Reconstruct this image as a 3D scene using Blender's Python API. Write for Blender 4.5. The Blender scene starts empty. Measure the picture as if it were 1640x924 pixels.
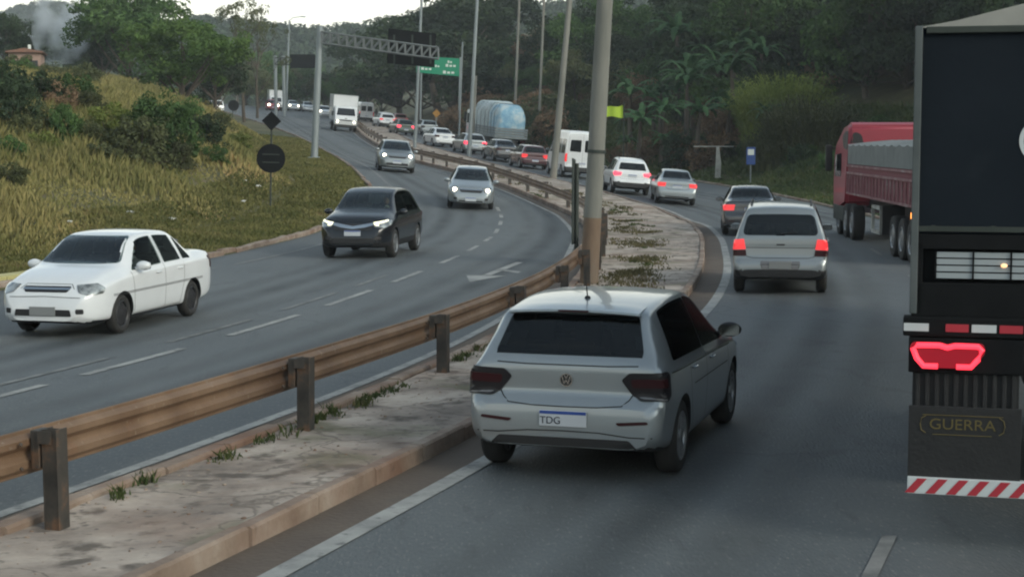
import bpy, bmesh, math, random
import numpy as np
from mathutils import Vector, Matrix
from mathutils.bvhtree import BVHTree

rnd = random.Random(7)
npr = np.random.default_rng(11)
R = math.radians
scn = bpy.context.scene
COL = scn.collection

# ------------------------------------------------------------------ camera
CAM_H = 2.78
PITCH = 5.14
FPX = 2600.0            # focal length in pixels of the 1640 px wide photograph
cam_d = bpy.data.cameras.new('camera')
cam_d.sensor_width = 36.0
cam_d.lens = FPX / 1640.0 * 36.0
cam_d.clip_start = 0.1
cam_d.clip_end = 9000.0
cam = bpy.data.objects.new('camera', cam_d)
COL.objects.link(cam)
cam.location = (0, 0, CAM_H)
cam.rotation_euler = (R(90 - PITCH), 0, 0)
scn.camera = cam

# ------------------------------------------------------------------ world, sun, exposure
world = bpy.data.worlds.new('World')
scn.world = world
world.use_nodes = True
wn = world.node_tree
sky = wn.nodes.new('ShaderNodeTexSky')
sky.sky_type = 'NISHITA'
sky.sun_disc = False
SUN_EL, SUN_AZ = 24.0, 128.0      # low sun behind thin cloud, to the right and behind
sky.sun_elevation = R(SUN_EL)
sky.sun_rotation = R(SUN_AZ)
sky.air_density = 1.0
sky.dust_density = 2.2
sky.ozone_density = 0.9
bg = wn.nodes['Background']
bg.inputs['Strength'].default_value = 0.15
hsv = wn.nodes.new('ShaderNodeHueSaturation')        # thin cloud greys the sky a little
hsv.inputs['Saturation'].default_value = 0.60
wn.links.new(sky.outputs['Color'], hsv.inputs['Color'])
tint = wn.nodes.new('ShaderNodeMix'); tint.data_type = 'RGBA'; tint.blend_type = 'MULTIPLY'; tint.inputs['Factor'].default_value = 1.0
tint.inputs['B'].default_value = (0.93, 1.03, 1.00, 1)
wn.links.new(hsv.outputs['Color'], tint.inputs['A'])
# pale cream cloud, thickest low over the horizon
wtc = wn.nodes.new('ShaderNodeTexCoord'); wsx = wn.nodes.new('ShaderNodeSeparateXYZ'); wn.links.new(wtc.outputs['Generated'], wsx.inputs[0])
wmp = wn.nodes.new('ShaderNodeMapping'); wmp.inputs['Scale'].default_value = (1, 1, 4); wn.links.new(wtc.outputs['Generated'], wmp.inputs[0])
wnz = wn.nodes.new('ShaderNodeTexNoise'); wnz.inputs['Scale'].default_value = 2.2; wnz.inputs['Detail'].default_value = 5; wn.links.new(wmp.outputs[0], wnz.inputs['Vector'])
wel = wn.nodes.new('ShaderNodeMapRange'); wel.inputs['From Min'].default_value = 0.02; wel.inputs['From Max'].default_value = 0.45
wel.inputs['To Min'].default_value = 0.72; wel.inputs['To Max'].default_value = -0.42; wn.links.new(wsx.outputs['Z'], wel.inputs['Value'])
wad = wn.nodes.new('ShaderNodeMath'); wad.operation = 'MULTIPLY_ADD'; wad.inputs[1].default_value = 0.7; wad.use_clamp = True
wn.links.new(wnz.outputs['Fac'], wad.inputs[0]); wn.links.new(wel.outputs['Result'], wad.inputs[2])
cloud = wn.nodes.new('ShaderNodeMix'); cloud.data_type = 'RGBA'; cloud.inputs['B'].default_value = (7.6, 7.4, 6.3, 1)
wn.links.new(wad.outputs[0], cloud.inputs['Factor']); wn.links.new(tint.outputs['Result'], cloud.inputs['A'])
wn.links.new(cloud.outputs['Result'], bg.inputs['Color'])
sun_d = bpy.data.lights.new('sun', 'SUN')
sun_d.energy = 0.9
sun_d.angle = R(24)
sun_d.color = (1.0, 0.93, 0.82)
sun = bpy.data.objects.new('sun', sun_d)
COL.objects.link(sun)
sd = Vector((math.sin(R(SUN_AZ)) * math.cos(R(SUN_EL)), math.cos(R(SUN_AZ)) * math.cos(R(SUN_EL)), math.sin(R(SUN_EL))))
sun.rotation_euler = sd.to_track_quat('Z', 'Y').to_euler()
sun.location = (-40, 60, 60)
scn.view_settings.view_transform = 'Standard'
scn.view_settings.look = 'None'
scn.view_settings.exposure = 0.68
scn.view_settings.gamma = 1.0
scn.view_settings.use_curve_mapping = False
scn.render.engine = 'CYCLES'
scn.cycles.use_denoising = True
scn.cycles.max_bounces = 6
scn.cycles.diffuse_bounces = 3
scn.cycles.glossy_bounces = 3
scn.cycles.transmission_bounces = 3
scn.cycles.volume_bounces = 1
scn.cycles.transparent_max_bounces = 8
scn.cycles.filter_width = 2.1

# ------------------------------------------------------------------ helpers
def tag(o, label=None, cat=None, group=None, kind=None):
    if label: o['label'] = label
    if cat: o['category'] = cat
    if group: o['group'] = group
    if kind: o['kind'] = kind
    return o

def link(o, parent=None):
    COL.objects.link(o)
    if parent is not None:
        o.parent = parent
    return o

def empty(name, loc=(0, 0, 0), rz=0.0, rx=0.0, ry=0.0):
    o = bpy.data.objects.new(name, None)
    o.empty_display_size = 0.3
    o.location = loc
    o.rotation_euler = (rx, ry, rz)
    return link(o)

def mesh_from(name, verts, faces, mats=(), smooth=False, midx=None):
    me = bpy.data.meshes.new(name)
    me.from_pydata([tuple(v) for v in verts], [], [tuple(f) for f in faces])
    for m in mats:
        me.materials.append(m)
    if midx is not None:
        me.polygons.foreach_set('material_index', midx)
    if smooth:
        me.polygons.foreach_set('use_smooth', [True] * len(me.polygons))
    me.update()
    return me

def obj(name, me, parent=None, loc=None):
    o = bpy.data.objects.new(name, me)
    if loc is not None: o.location = loc
    return link(o, parent)

def np_mesh(name, V, F, mat, smooth=False):
    """V (n,3) float, F (m,k) int with equal k"""
    me = bpy.data.meshes.new(name)
    V = np.asarray(V, np.float32); F = np.asarray(F, np.int32)
    m, k = F.shape
    me.vertices.add(len(V)); me.vertices.foreach_set('co', V.ravel())
    me.loops.add(m * k); me.loops.foreach_set('vertex_index', F.ravel())
    me.polygons.add(m); me.polygons.foreach_set('loop_start', np.arange(0, m * k, k, dtype=np.int32))
    if smooth: me.polygons.foreach_set('use_smooth', np.ones(m, bool))
    me.materials.append(mat)
    me.update(calc_edges=True)
    me.validate()
    return me

class MB:
    """collects simple solids into one mesh"""
    def __init__(s): s.v = []; s.f = []; s.m = []; s.cur = 0
    def add(s, verts, faces):
        n = len(s.v)
        s.v += [tuple(v) for v in verts]
        s.f += [tuple(i + n for i in f) for f in faces]
        s.m += [s.cur] * len(faces)
    def box(s, x0, x1, y0, y1, z0, z1, b=0.0):
        bm = bmesh.new()
        bmesh.ops.create_cube(bm, size=1)
        for v in bm.verts:
            v.co = Vector(((x0 + x1) / 2 + v.co.x * (x1 - x0), (y0 + y1) / 2 + v.co.y * (y1 - y0), (z0 + z1) / 2 + v.co.z * (z1 - z0)))
        if b > 0:
            bmesh.ops.bevel(bm, geom=list(bm.edges), offset=b, segments=2, affect='EDGES', profile=0.6)
        s.bm(bm)
    def bm(s, bm, M=None):
        bm.verts.ensure_lookup_table(); bm.verts.index_update()
        vs = [(M @ v.co if M else v.co) for v in bm.verts]
        s.add(vs, [[v.index for v in f.verts] for f in bm.faces])
        bm.free()
    def tube(s, pts, r, n=8, cap=True):
        pts = [Vector(p) for p in pts]
        rr = r if isinstance(r, (list, tuple)) else [r] * len(pts)
        vs = []; fs = []
        for i, p in enumerate(pts):
            d = (pts[min(i + 1, len(pts) - 1)] - pts[max(i - 1, 0)])
            if d.length < 1e-9: d = Vector((0, 0, 1))
            d.normalize()
            a = d.cross(Vector((0, 0, 1)) if abs(d.z) < 0.9 else Vector((1, 0, 0))).normalized()
            b = d.cross(a)
            for k in range(n):
                t = 2 * math.pi * k / n
                vs.append(p + (a * math.cos(t) + b * math.sin(t)) * rr[i])
        for i in range(len(pts) - 1):
            for k in range(n):
                k2 = (k + 1) % n
                fs.append((i * n + k, i * n + k2, (i + 1) * n + k2, (i + 1) * n + k))
        if cap:
            fs.append(tuple(range(n - 1, -1, -1)))
            fs.append(tuple((len(pts) - 1) * n + k for k in range(n)))
        s.add(vs, fs)
    def prism(s, poly, axis, t0, t1):
        """poly of 2-D points extruded along axis 'x','y' or 'z'"""
        def P(u, v, t):
            return {'x': (t, u, v), 'y': (u, t, v), 'z': (u, v, t)}[axis]
        n = len(poly)
        vs = [P(u, v, t0) for u, v in poly] + [P(u, v, t1) for u, v in poly]
        fs = [tuple(range(n - 1, -1, -1)), tuple(range(n, 2 * n))]
        fs += [(i, (i + 1) % n, (i + 1) % n + n, i + n) for i in range(n)]
        s.add(vs, fs)
    def lathe(s, prof, axis='x', c=(0, 0, 0), n=28):
        """prof list of (t, r) revolved round the axis through c"""
        vs = []; fs = []
        for t, r in prof:
            for k in range(n):
                a = 2 * math.pi * k / n
                if axis == 'x': vs.append((c[0] + t, c[1] + r * math.cos(a), c[2] + r * math.sin(a)))
                elif axis == 'z': vs.append((c[0] + r * math.cos(a), c[1] + r * math.sin(a), c[2] + t))
                else: vs.append((c[0] + r * math.cos(a), c[1] + t, c[2] + r * math.sin(a)))
        for i in range(len(prof) - 1):
            for k in range(n):
                k2 = (k + 1) % n
                fs.append((i * n + k, i * n + k2, (i + 1) * n + k2, (i + 1) * n + k))
        s.add(vs, fs)
    def mesh(s, name, mats, smooth=False, fix=True):
        me = bpy.data.meshes.new(name)
        me.from_pydata(s.v, [], s.f)
        for m in (mats if isinstance(mats, (list, tuple)) else [mats]): me.materials.append(m)
        me.polygons.foreach_set('material_index', s.m)
        if fix:
            bm = bmesh.new(); bm.from_mesh(me)
            bmesh.ops.recalc_face_normals(bm, faces=bm.faces)
            bm.to_mesh(me); bm.free()
        if smooth:
            me.polygons.foreach_set('use_smooth', [True] * len(me.polygons))
            if smooth != 'full': me.set_sharp_from_angle(angle=R(35))
        me.update()
        return me
    def build(s, name, mats, parent=None, smooth=False, loc=None):
        return obj(name, s.mesh(name, mats, smooth), parent, loc)

def pchip(xs, ys):
    xs = np.array(xs, float); ys = np.array(ys, float)
    h = np.diff(xs); d = np.diff(ys) / h
    m = np.zeros(len(xs))
    for i in range(1, len(xs) - 1):
        if d[i - 1] * d[i] > 0:
            w1 = 2 * h[i] + h[i - 1]; w2 = h[i] + 2 * h[i - 1]
            m[i] = (w1 + w2) / (w1 / d[i - 1] + w2 / d[i])
    m[0] = d[0]; m[-1] = d[-1]
    def f(x):
        x = np.asarray(x, float)
        i = np.clip(np.searchsorted(xs, x) - 1, 0, len(xs) - 2)
        t = (x - xs[i]) / h[i]
        lo = x < xs[0]; hi = x > xs[-1]
        t2 = np.clip(t, 0, 1)
        r = ((1 + 2 * t2) * (1 - t2) ** 2 * ys[i] + t2 * (1 - t2) ** 2 * h[i] * m[i]
             + t2 ** 2 * (3 - 2 * t2) * ys[i + 1] + t2 ** 2 * (t2 - 1) * h[i] * m[i + 1])
        r = np.where(lo, ys[0] + (x - xs[0]) * m[0], r)
        r = np.where(hi, ys[-1] + (x - xs[-1]) * m[-1], r)
        return r if r.ndim else float(r)
    return f

def smooth_noise(seed, n=24):
    g = np.random.default_rng(seed)
    k = g.normal(size=(n, 2)); k /= np.linalg.norm(k, axis=1)[:, None]
    ph = g.uniform(0, 6.28, n); fr = g.uniform(0.5, 2.0, n)
    def f(x, y, s):
        x = np.asarray(x, float); y = np.asarray(y, float)
        r = 0
        for i in range(n):
            r = r + np.sin((x * k[i, 0] + y * k[i, 1]) * fr[i] / s + ph[i])
        return r / math.sqrt(n)
    return f
NZ = smooth_noise(3)

# ------------------------------------------------------------------ materials
def mat(name, color=(0.5, 0.5, 0.5), rough=0.6, metal=0.0, emit=None, estr=0.0, coat=0.0, spec=0.5):
    m = bpy.data.materials.new(name)
    m.use_nodes = True
    b = m.node_tree.nodes['Principled BSDF']
    b.inputs['Base Color'].default_value = (*color, 1)
    b.inputs['Roughness'].default_value = rough
    b.inputs['Metallic'].default_value = metal
    b.inputs['Specular IOR Level'].default_value = spec
    b.inputs['Coat Weight'].default_value = coat
    b.inputs['Coat Roughness'].default_value = 0.06
    if emit:
        b.inputs['Emission Color'].default_value = (*emit, 1)
        b.inputs['Emission Strength'].default_value = estr
    return m

def noisy(name, stops, scale=4.0, detail=6.0, rough=0.8, bump=0.0, bscale=None, coords='Object', stretch=None,
          second=None, rough_var=0.0, metal=0.0, distort=0.0, coat=0.0):
    """colour ramp over fractal noise; stops = [(pos, rgb), ...]; second = (scale, rgb, lo, hi, amount) for stains"""
    m = mat(name, stops[0][1], rough, metal, coat=coat)
    nt = m.node_tree; N = nt.nodes; L = nt.links
    b = N['Principled BSDF']
    tc = N.new('ShaderNodeTexCoord')
    mp = N.new('ShaderNodeMapping')
    if stretch: mp.inputs['Scale'].default_value = stretch
    L.new(tc.outputs[coords], mp.inputs['Vector'])
    nz = N.new('ShaderNodeTexNoise'); nz.inputs['Scale'].default_value = scale
    nz.inputs['Detail'].default_value = detail; nz.inputs['Roughness'].default_value = 0.62
    nz.inputs['Distortion'].default_value = distort
    L.new(mp.outputs['Vector'], nz.inputs['Vector'])
    cr = N.new('ShaderNodeValToRGB')
    e = cr.color_ramp.elements
    e[0].position, e[0].color = stops[0][0], (*stops[0][1], 1)
    e[1].position, e[1].color = stops[-1][0], (*stops[-1][1], 1)
    for p, c in stops[1:-1]:
        q = e.new(p); q.color = (*c, 1)
    L.new(nz.outputs['Fac'], cr.inputs['Fac'])
    out = cr.outputs['Color']
    if second:
        for sc_, rgb, lo, hi, amt in (second if isinstance(second, list) else [second]):
            n2 = N.new('ShaderNodeTexNoise'); n2.inputs['Scale'].default_value = sc_
            n2.inputs['Detail'].default_value = 5
            L.new(mp.outputs['Vector'], n2.inputs['Vector'])
            mr = N.new('ShaderNodeMapRange')
            mr.inputs['From Min'].default_value = lo; mr.inputs['From Max'].default_value = hi
            mr.inputs['To Max'].default_value = amt
            L.new(n2.outputs['Fac'], mr.inputs['Value'])
            mx = N.new('ShaderNodeMix'); mx.data_type = 'RGBA'
            mx.inputs['B'].default_value = (*rgb, 1)
            L.new(mr.outputs['Result'], mx.inputs['Factor']); L.new(out, mx.inputs['A'])
            out = mx.outputs['Result']
    L.new(out, b.inputs['Base Color'])
    if rough_var:
        mr = N.new('ShaderNodeMapRange'); mr.inputs['To Min'].default_value = rough - rough_var
        mr.inputs['To Max'].default_value = rough + rough_var
        L.new(nz.outputs['Fac'], mr.inputs['Value']); L.new(mr.outputs['Result'], b.inputs['Roughness'])
    if bump:
        n3 = N.new('ShaderNodeTexNoise'); n3.inputs['Scale'].default_value = bscale or scale * 4
        n3.inputs['Detail'].default_value = 6
        L.new(mp.outputs['Vector'], n3.inputs['Vector'])
        bp = N.new('ShaderNodeBump'); bp.inputs['Strength'].default_value = 1.0; bp.inputs['Distance'].default_value = bump
        L.new(n3.outputs['Fac'], bp.inputs['Height']); L.new(bp.outputs['Normal'], b.inputs['Normal'])
    return m

def glass_mat(name, tint_, rough=.04, ior=1.5, gl=(.85, .9, .9)):
    """thin car glass: tinted see-through with a mirror-like surface"""
    m = bpy.data.materials.new(name); m.use_nodes = True; nt = m.node_tree; nt.nodes.clear()
    o = nt.nodes.new('ShaderNodeOutputMaterial'); t = nt.nodes.new('ShaderNodeBsdfTransparent'); g = nt.nodes.new('ShaderNodeBsdfGlossy')
    t.inputs['Color'].default_value = (*tint_, 1); g.inputs['Roughness'].default_value = rough; g.inputs['Color'].default_value = (*gl, 1)
    f = nt.nodes.new('ShaderNodeFresnel'); f.inputs['IOR'].default_value = ior; mx = nt.nodes.new('ShaderNodeMixShader')
    nt.links.new(f.outputs[0], mx.inputs[0]); nt.links.new(t.outputs[0], mx.inputs[1]); nt.links.new(g.outputs[0], mx.inputs[2]); nt.links.new(mx.outputs[0], o.inputs['Surface'])
    return m
def leaf_mat(name, dark, light, scale=0.25, dry=None):
    """foliage: colour by clump noise and by leaf"""
    m = mat(name, dark, 0.75, spec=0.25)
    nt = m.node_tree; N = nt.nodes; L = nt.links; b = N['Principled BSDF']
    tc = N.new('ShaderNodeTexCoord'); g = N.new('ShaderNodeNewGeometry'); oi = N.new('ShaderNodeObjectInfo')
    nz = N.new('ShaderNodeTexNoise'); nz.inputs['Scale'].default_value = scale; nz.inputs['Detail'].default_value = 3
    L.new(tc.outputs['Object'], nz.inputs['Vector'])
    a = N.new('ShaderNodeMath'); a.operation = 'MULTIPLY_ADD'; a.inputs[1].default_value = 0.45
    L.new(g.outputs['Random Per Island'], a.inputs[0])
    mr = N.new('ShaderNodeMapRange'); mr.inputs['From Min'].default_value = 0.35; mr.inputs['From Max'].default_value = 0.7
    mr.inputs['To Max'].default_value = 0.6
    L.new(nz.outputs['Fac'], mr.inputs['Value']); L.new(mr.outputs['Result'], a.inputs[2])
    cr = N.new('ShaderNodeValToRGB'); e = cr.color_ramp.elements
    e[0].position, e[0].color = 0.05, (*dark, 1)
    e[1].position, e[1].color = 0.95, (*light, 1)
    if dry:
        q = e.new(0.99); q.color = (*dry, 1); e[1].position = 0.8
    L.new(a.outputs[0], cr.inputs['Fac'])
    hs = N.new('ShaderNodeHueSaturation')
    m2 = N.new('ShaderNodeMapRange'); m2.inputs['To Min'].default_value = 0.7; m2.inputs['To Max'].default_value = 1.3
    L.new(oi.outputs['Random'], m2.inputs['Value']); L.new(m2.outputs['Result'], hs.inputs['Value'])
    L.new(cr.outputs['Color'], hs.inputs['Color'])
    L.new(hs.outputs['Color'], b.inputs['Base Color'])
    tr = N.new('ShaderNodeBsdfTranslucent'); L.new(hs.outputs['Color'], tr.inputs['Color'])
    ms = N.new('ShaderNodeMixShader'); ms.inputs[0].default_value = 0.25
    out = N['Material Output']
    L.new(b.outputs[0], ms.inputs[1]); L.new(tr.outputs[0], ms.inputs[2]); L.new(ms.outputs[0], out.inputs['Surface'])
    return m

# ------------------------------------------------------------------ the lie of the land
A_ = pchip([-80, 48, 58, 65, 77, 100, 110, 126, 157, 200, 260, 300, 360, 500],
           [0, 0, .20, .50, .87, 1.22, 1.48, 1.95, 2.8, 3.9, 5.2, 5.3, 4.4, 2.5])
B_ = pchip([-80, 50, 62, 80, 110, 260, 400, 500], [0, 0, .06, .08, .08, .08, .04, .03])
def H(x, y):
    return A_(y) - B_(y) * np.clip(x, -60, 9)
LE = pchip([-10, 10, 22, 30.7, 37.4, 44, 51, 60, 65, 71, 82, 94, 113, 138, 165, 195, 260, 330, 420],
           [-25, -17.2, -12.6, -9.6, -7.6, -6.6, -5.95, -5.45, -5.6, -6.5, -8.2, -10.2, -13.9, -19.9, -27.0, -35, -53, -80, -135])
RL = pchip([-10, 0, 7, 11.24, 15.03, 18.75, 22.28, 25.6, 30, 34.5, 40, 50, 58, 64, 78, 100, 131, 165, 200, 260, 330, 420],
           [-11.3, -7.4, -4.75, -3.21, -1.93, -.82, .07, .72, 1.36, 1.83, 2.25, 2.75, 2.55, 1.6, -1.14, -6.1, -11.3, -15.7, -20.5, -32, -50, -90])
KR = pchip([-10, 0, 9.74, 13.41, 15.77, 22, 28.5, 34, 40.2, 49, 57.6, 63, 68, 73.7, 83.7, 92, 107, 131, 165, 200, 260, 330, 420],
           [-9.2, -5.7, -2.37, -1.10, -.34, 1.45, 2.92, 3.85, 4.65, 5.55, 5.95, 5.7, 4.95, 3.9, 1.9, .5, -2.6, -8.0, -12.6, -17.5, -29, -47, -87])
RE = pchip([-10, 0, 10.4, 16.4, 30, 42, 55, 69, 82, 90, 98, 107, 120, 131, 165, 200, 260, 330, 420],
           [0, 3.2, 6.5, 8.6, 12, 13.6, 14.3, 13.6, 12.6, 11.8, 10.6, 8.0, 4.2, 1.0, -5.5, -10, -20, -37, -75])

cth, sth = math.cos(R(PITCH)), math.sin(R(PITCH))
def ray(px, py):
    u = (px - 820) / FPX; v = (462 - py) / FPX
    return Vector((u, cth + v * sth, -sth + v * cth))
def G(px, py, surf=H, z0=0.0):
    """world point where the sight line through a photo pixel meets the road surface"""
    d = ray(px, py)
    y = 5.0
    prev = None
    while y < 420:
        t = y / d.y
        x, z = d.x * t, CAM_H + d.z * t
        g = float(surf(x, y)) + z0
        if z <= g:
            lo, hi = (y - 0.5, y)
            for _ in range(20):
                mid = (lo + hi) / 2; t = mid / d.y
                if CAM_H + d.z * t <= float(surf(d.x * t, mid)) + z0: hi = mid
                else: lo = mid
            t = hi / d.y
            return Vector((d.x * t, hi, CAM_H + d.z * t))
        y += 0.5
    t = 300 / d.y
    return Vector((d.x * t, 300, CAM_H + d.z * t))
def at(px, py, depth):
    """world point on the sight line at a given distance Y"""
    d = ray(px, py); t = depth / d.y
    return Vector((d.x * t, depth, CAM_H + d.z * t))

def sst(t):
    t = np.clip(t, 0, 1); return t * t * (3 - 2 * t)
def T(x, y):
    """ground height everywhere (just under the paved surfaces)"""
    x = np.asarray(x, float); y = np.asarray(y, float)
    le, re = LE(y), RE(y)
    dl = le - x; dr = x - re
    base = H(np.clip(x, le, re), y)
    inner = base - 0.10
    # left bank
    rl = np.where(dl < 3.2, 0.04 * dl, 0.13 + 5.4 * (1 - np.exp(-np.maximum(dl - 3.2, 0) / 10.5)))
    rl = rl * (0.55 + 0.45 * sst((y - 20) / 50)) + 0.02 * np.maximum(dl - 20, 0)
    rl = rl + 0.10 * NZ(x, y, 2.0) * sst(dl / 4) + 0.35 * NZ(x, y, 9.0) * sst((dl - 4) / 12)
    left = base + 0.06 + rl
    # right bank, climbing into the wooded hillside
    rr = np.where(dr < 2.0, 0.03 * dr, 0.06 + 0.34 * (dr - 2.0))
    rr = np.minimum(rr, 16 + 0.12 * dr)
    rr = rr + 0.10 * NZ(x + 40, y, 2.0) * sst(dr / 4) + 0.8 * NZ(x, y, 14.0) * sst((dr - 6) / 20)
    right = base + 0.05 + rr
    z = np.where(dl > 0.0, left, np.where(dr > 0.0, right, inner))
    # far country: valley beyond the crest, then hills
    return z
HAZE = 0.0004
# ------------------------------------------------------------------ ground, roads, median
M = {}
M['verge'] = noisy('verge_ground', [(0.30, (.050, .046, .020)), (0.48, (.080, .078, .030)), (0.60, (.115, .095, .044)), (0.75, (.060, .070, .024))],
                   scale=0.35, detail=9, rough=0.95, bump=0.06, bscale=6,
                   second=[(0.08, (.030, .045, .016), .5, .62, .7), (1.3, (.14, .085, .05), .62, .72, .6)])
M['asphalt'] = noisy('asphalt', [(0.25, (.066, .076, .080)), (0.5, (.085, .096, .100)), (0.75, (.104, .114, .116))],
                     scale=1.3, detail=8, rough=0.72, bump=0.012, bscale=42, rough_var=0.06, stretch=(1, 0.25, 1),
                     second=[(0.22, (.052, .060, .063), .50, .62, .6), (0.6, (.115, .118, .112), .58, .72, .5), (4.5, (.045, .05, .052), .60, .70, .5), (38, (.19, .19, .185), .58, .70, .6)])
M['gutter'] = noisy('dusty_gutter', [(0.3, (.085, .065, .052)), (0.6, (.11, .085, .066)), (0.8, (.075, .068, .06))],
                    scale=1.5, detail=8, rough=0.95, bump=0.01, bscale=20)
M['paver'] = noisy('worn_paving', [(0.22, (.11, .088, .072)), (0.42, (.25, .205, .17)), (0.58, (.40, .34, .285)), (0.78, (.54, .48, .41))],
                   scale=1.1, detail=10, rough=0.95, bump=0.03, bscale=5,
                   second=[(2.6, (.075, .060, .048), .56, .66, .85), (0.5, (.26, .16, .11), .5, .7, .5), (0.9, (.13, .125, .065), .56, .66, .6), (9.0, (.10, .085, .07), .60, .68, .7)])
def add_cracks(m, scale, col, width=.02, coords='Object'):
    nt = m.node_tree; N = nt.nodes; L = nt.links; b = N['Principled BSDF']
    src = b.inputs['Base Color'].links[0].from_socket
    tc = N.new('ShaderNodeTexCoord'); vo = N.new('ShaderNodeTexVoronoi'); vo.feature = 'DISTANCE_TO_EDGE'; vo.inputs['Scale'].default_value = scale
    nz = N.new('ShaderNodeTexNoise'); nz.inputs['Scale'].default_value = scale * 2.5; nz.inputs['Detail'].default_value = 4
    va = N.new('ShaderNodeVectorMath'); va.operation = 'MULTIPLY_ADD'; va.inputs[1].default_value = (.6 / scale,) * 3
    L.new(tc.outputs[coords], nz.inputs['Vector']); L.new(nz.outputs['Color'], va.inputs[0]); L.new(tc.outputs[coords], va.inputs[2]); L.new(va.outputs[0], vo.inputs['Vector'])
    mr = N.new('ShaderNodeMapRange'); mr.inputs['From Min'].default_value = width * .35; mr.inputs['From Max'].default_value = width; mr.inputs['To Min'].default_value = .6; mr.inputs['To Max'].default_value = 0
    L.new(vo.outputs['Distance'], mr.inputs['Value'])
    mx = N.new('ShaderNodeMix'); mx.data_type = 'RGBA'; mx.inputs['B'].default_value = (*col, 1)
    L.new(mr.outputs['Result'], mx.inputs['Factor']); L.new(src, mx.inputs['A']); L.new(mx.outputs['Result'], b.inputs['Base Color'])
add_cracks(M['paver'], .55, (.10, .08, .062), .014)
add_cracks(M['asphalt'], .11, (.060, .066, .069), .007)
M['kerb'] = noisy('stained_kerb', [(0.3, (.15, .105, .078)), (0.5, (.24, .18, .138)), (0.75, (.37, .32, .27))],
                  scale=1.6, detail=8, rough=0.9, bump=0.012, bscale=12,
                  second=[(0.7, (.15, .07, .04), .48, .66, .7), (5, (.09, .06, .045), .62, .7, .6)])
M['paint'] = noisy('road_paint', [(0.32, (.12, .125, .12)), (0.48, (.25, .25, .235)), (0.72, (.36, .36, .335))],
                   scale=2.2, detail=9, rough=0.7, bump=0.002, bscale=40, second=(9, (.10, .10, .098), .58, .68, .8))
M['faded'] = noisy('faded_paint', [(0.35, (.085, .090, .088)), (0.55, (.17, .172, .165)), (0.7, (.22, .22, .21))],
                   scale=3.0, detail=9, rough=0.75)
M['yellow'] = noisy('yellow_paint', [(0.3, (.30, .27, .10)), (0.7, (.50, .46, .22))], scale=2, rough=0.8)
M['grass'] = leaf_mat('grass_blades', (.10, .115, .034), (.31, .26, .105), scale=0.16, dry=(.38, .25, .12))
M['weed'] = leaf_mat('weeds', (.035, .060, .018), (.095, .115, .038), scale=1.5, dry=(.16, .13, .06))
M['straw'] = leaf_mat('dry_median_grass', (.060, .060, .024), (.17, .145, .07), scale=1.0, dry=(.24, .18, .10))

ys_near = np.concatenate([np.arange(-14, 60, 1.0), np.arange(60, 160, 1.5), np.arange(160, 330, 3.0), [345, 365, 390, 420]])

def sheet(name, fl, fr, ncol, dz, m, ys=ys_near, hf=H, kind='structure'):
    V = []; F = []
    for y in ys:
        a, b = float(fl(y)), float(fr(y))
        for k in range(ncol + 1):
            x = a + (b - a) * k / ncol
            V.append((x, y, float(hf(x, y)) + dz))
    n = ncol + 1
    for i in range(len(ys) - 1):
        for k in range(ncol):
            F.append((i * n + k, i * n + k + 1, (i + 1) * n + k + 1, (i + 1) * n + k))
    o = obj(name, mesh_from(name, V, F, [m], smooth=True))
    return tag(o, kind=kind)

# the ground as one sheet to the horizon
def build_ground():
    ys = np.concatenate([[-600, -300, -150, -60, -30], np.arange(-14, 170, 1.6), np.arange(170, 420, 5), [440, 480, 540, 640, 800, 1100, 1600, 2400, 4000]])
    offL = np.array([2500, 1200, 600, 300, 160, 100, 70, 50, 40, 34, 29, 25, 22, 19.5, 17, 15, 13, 11.5, 10, 8.7, 7.5, 6.4, 5.4, 4.5, 3.7, 3.0, 2.4, 1.8, 1.3, .8, .4, .05])
    V = []
    for y in ys:
        le, re = float(LE(y)), float(RE(y))
        xs = list(le - offL) + list(np.linspace(le + .15, re - .15, 14)) + list(re + offL[::-1])
        xs = np.array(xs)
        z = T(xs, np.full_like(xs, y))
        if y > 420: z = np.minimum(z, 14)
        for x, zz in zip(xs, z): V.append((x, y, float(zz)))
    n = len(offL) * 2 + 14
    F = [(i * n + k, i * n + k + 1, (i + 1) * n + k + 1, (i + 1) * n + k) for i in range(len(ys) - 1) for k in range(n - 1)]
    tag(obj('ground', mesh_from('ground', V, F, [M['verge']], smooth=True)), kind='structure')
build_ground()

MED = 0.13     # height of the median over the road
KL = lambda y: RL(y) - 0.20                       # inner line of the left median kerb
sheet('road_oncoming', lambda y: LE(y) - 0.1, lambda y: KL(y) - 0.16, 10, 0.0, M['asphalt'])
sheet('road_outbound', lambda y: KR(y) + 0.13, lambda y: RE(y) + 0.1, 12, 0.0, M['asphalt'])
sheet('gutter', lambda y: KR(y) + 0.13, lambda y: KR(y) + 0.13 + 0.44, 2, 0.004, M['gutter'])
sheet('gutter', lambda y: KL(y) - 0.60, lambda y: KL(y) - 0.16, 1, 0.004, M['gutter'])
def med_h(x, y):
    return H(x, y) + MED - 0.02 + 0.018 * NZ(x, y, 0.7) + 0.012 * NZ(x, y, 0.25)
ysm = np.concatenate([np.arange(-6, 60, 0.35), np.arange(60, 330, 1.5)])
sheet('median', KL, KR, 14, 0.0, M['paver'], ys=ysm, hf=med_h)

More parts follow.
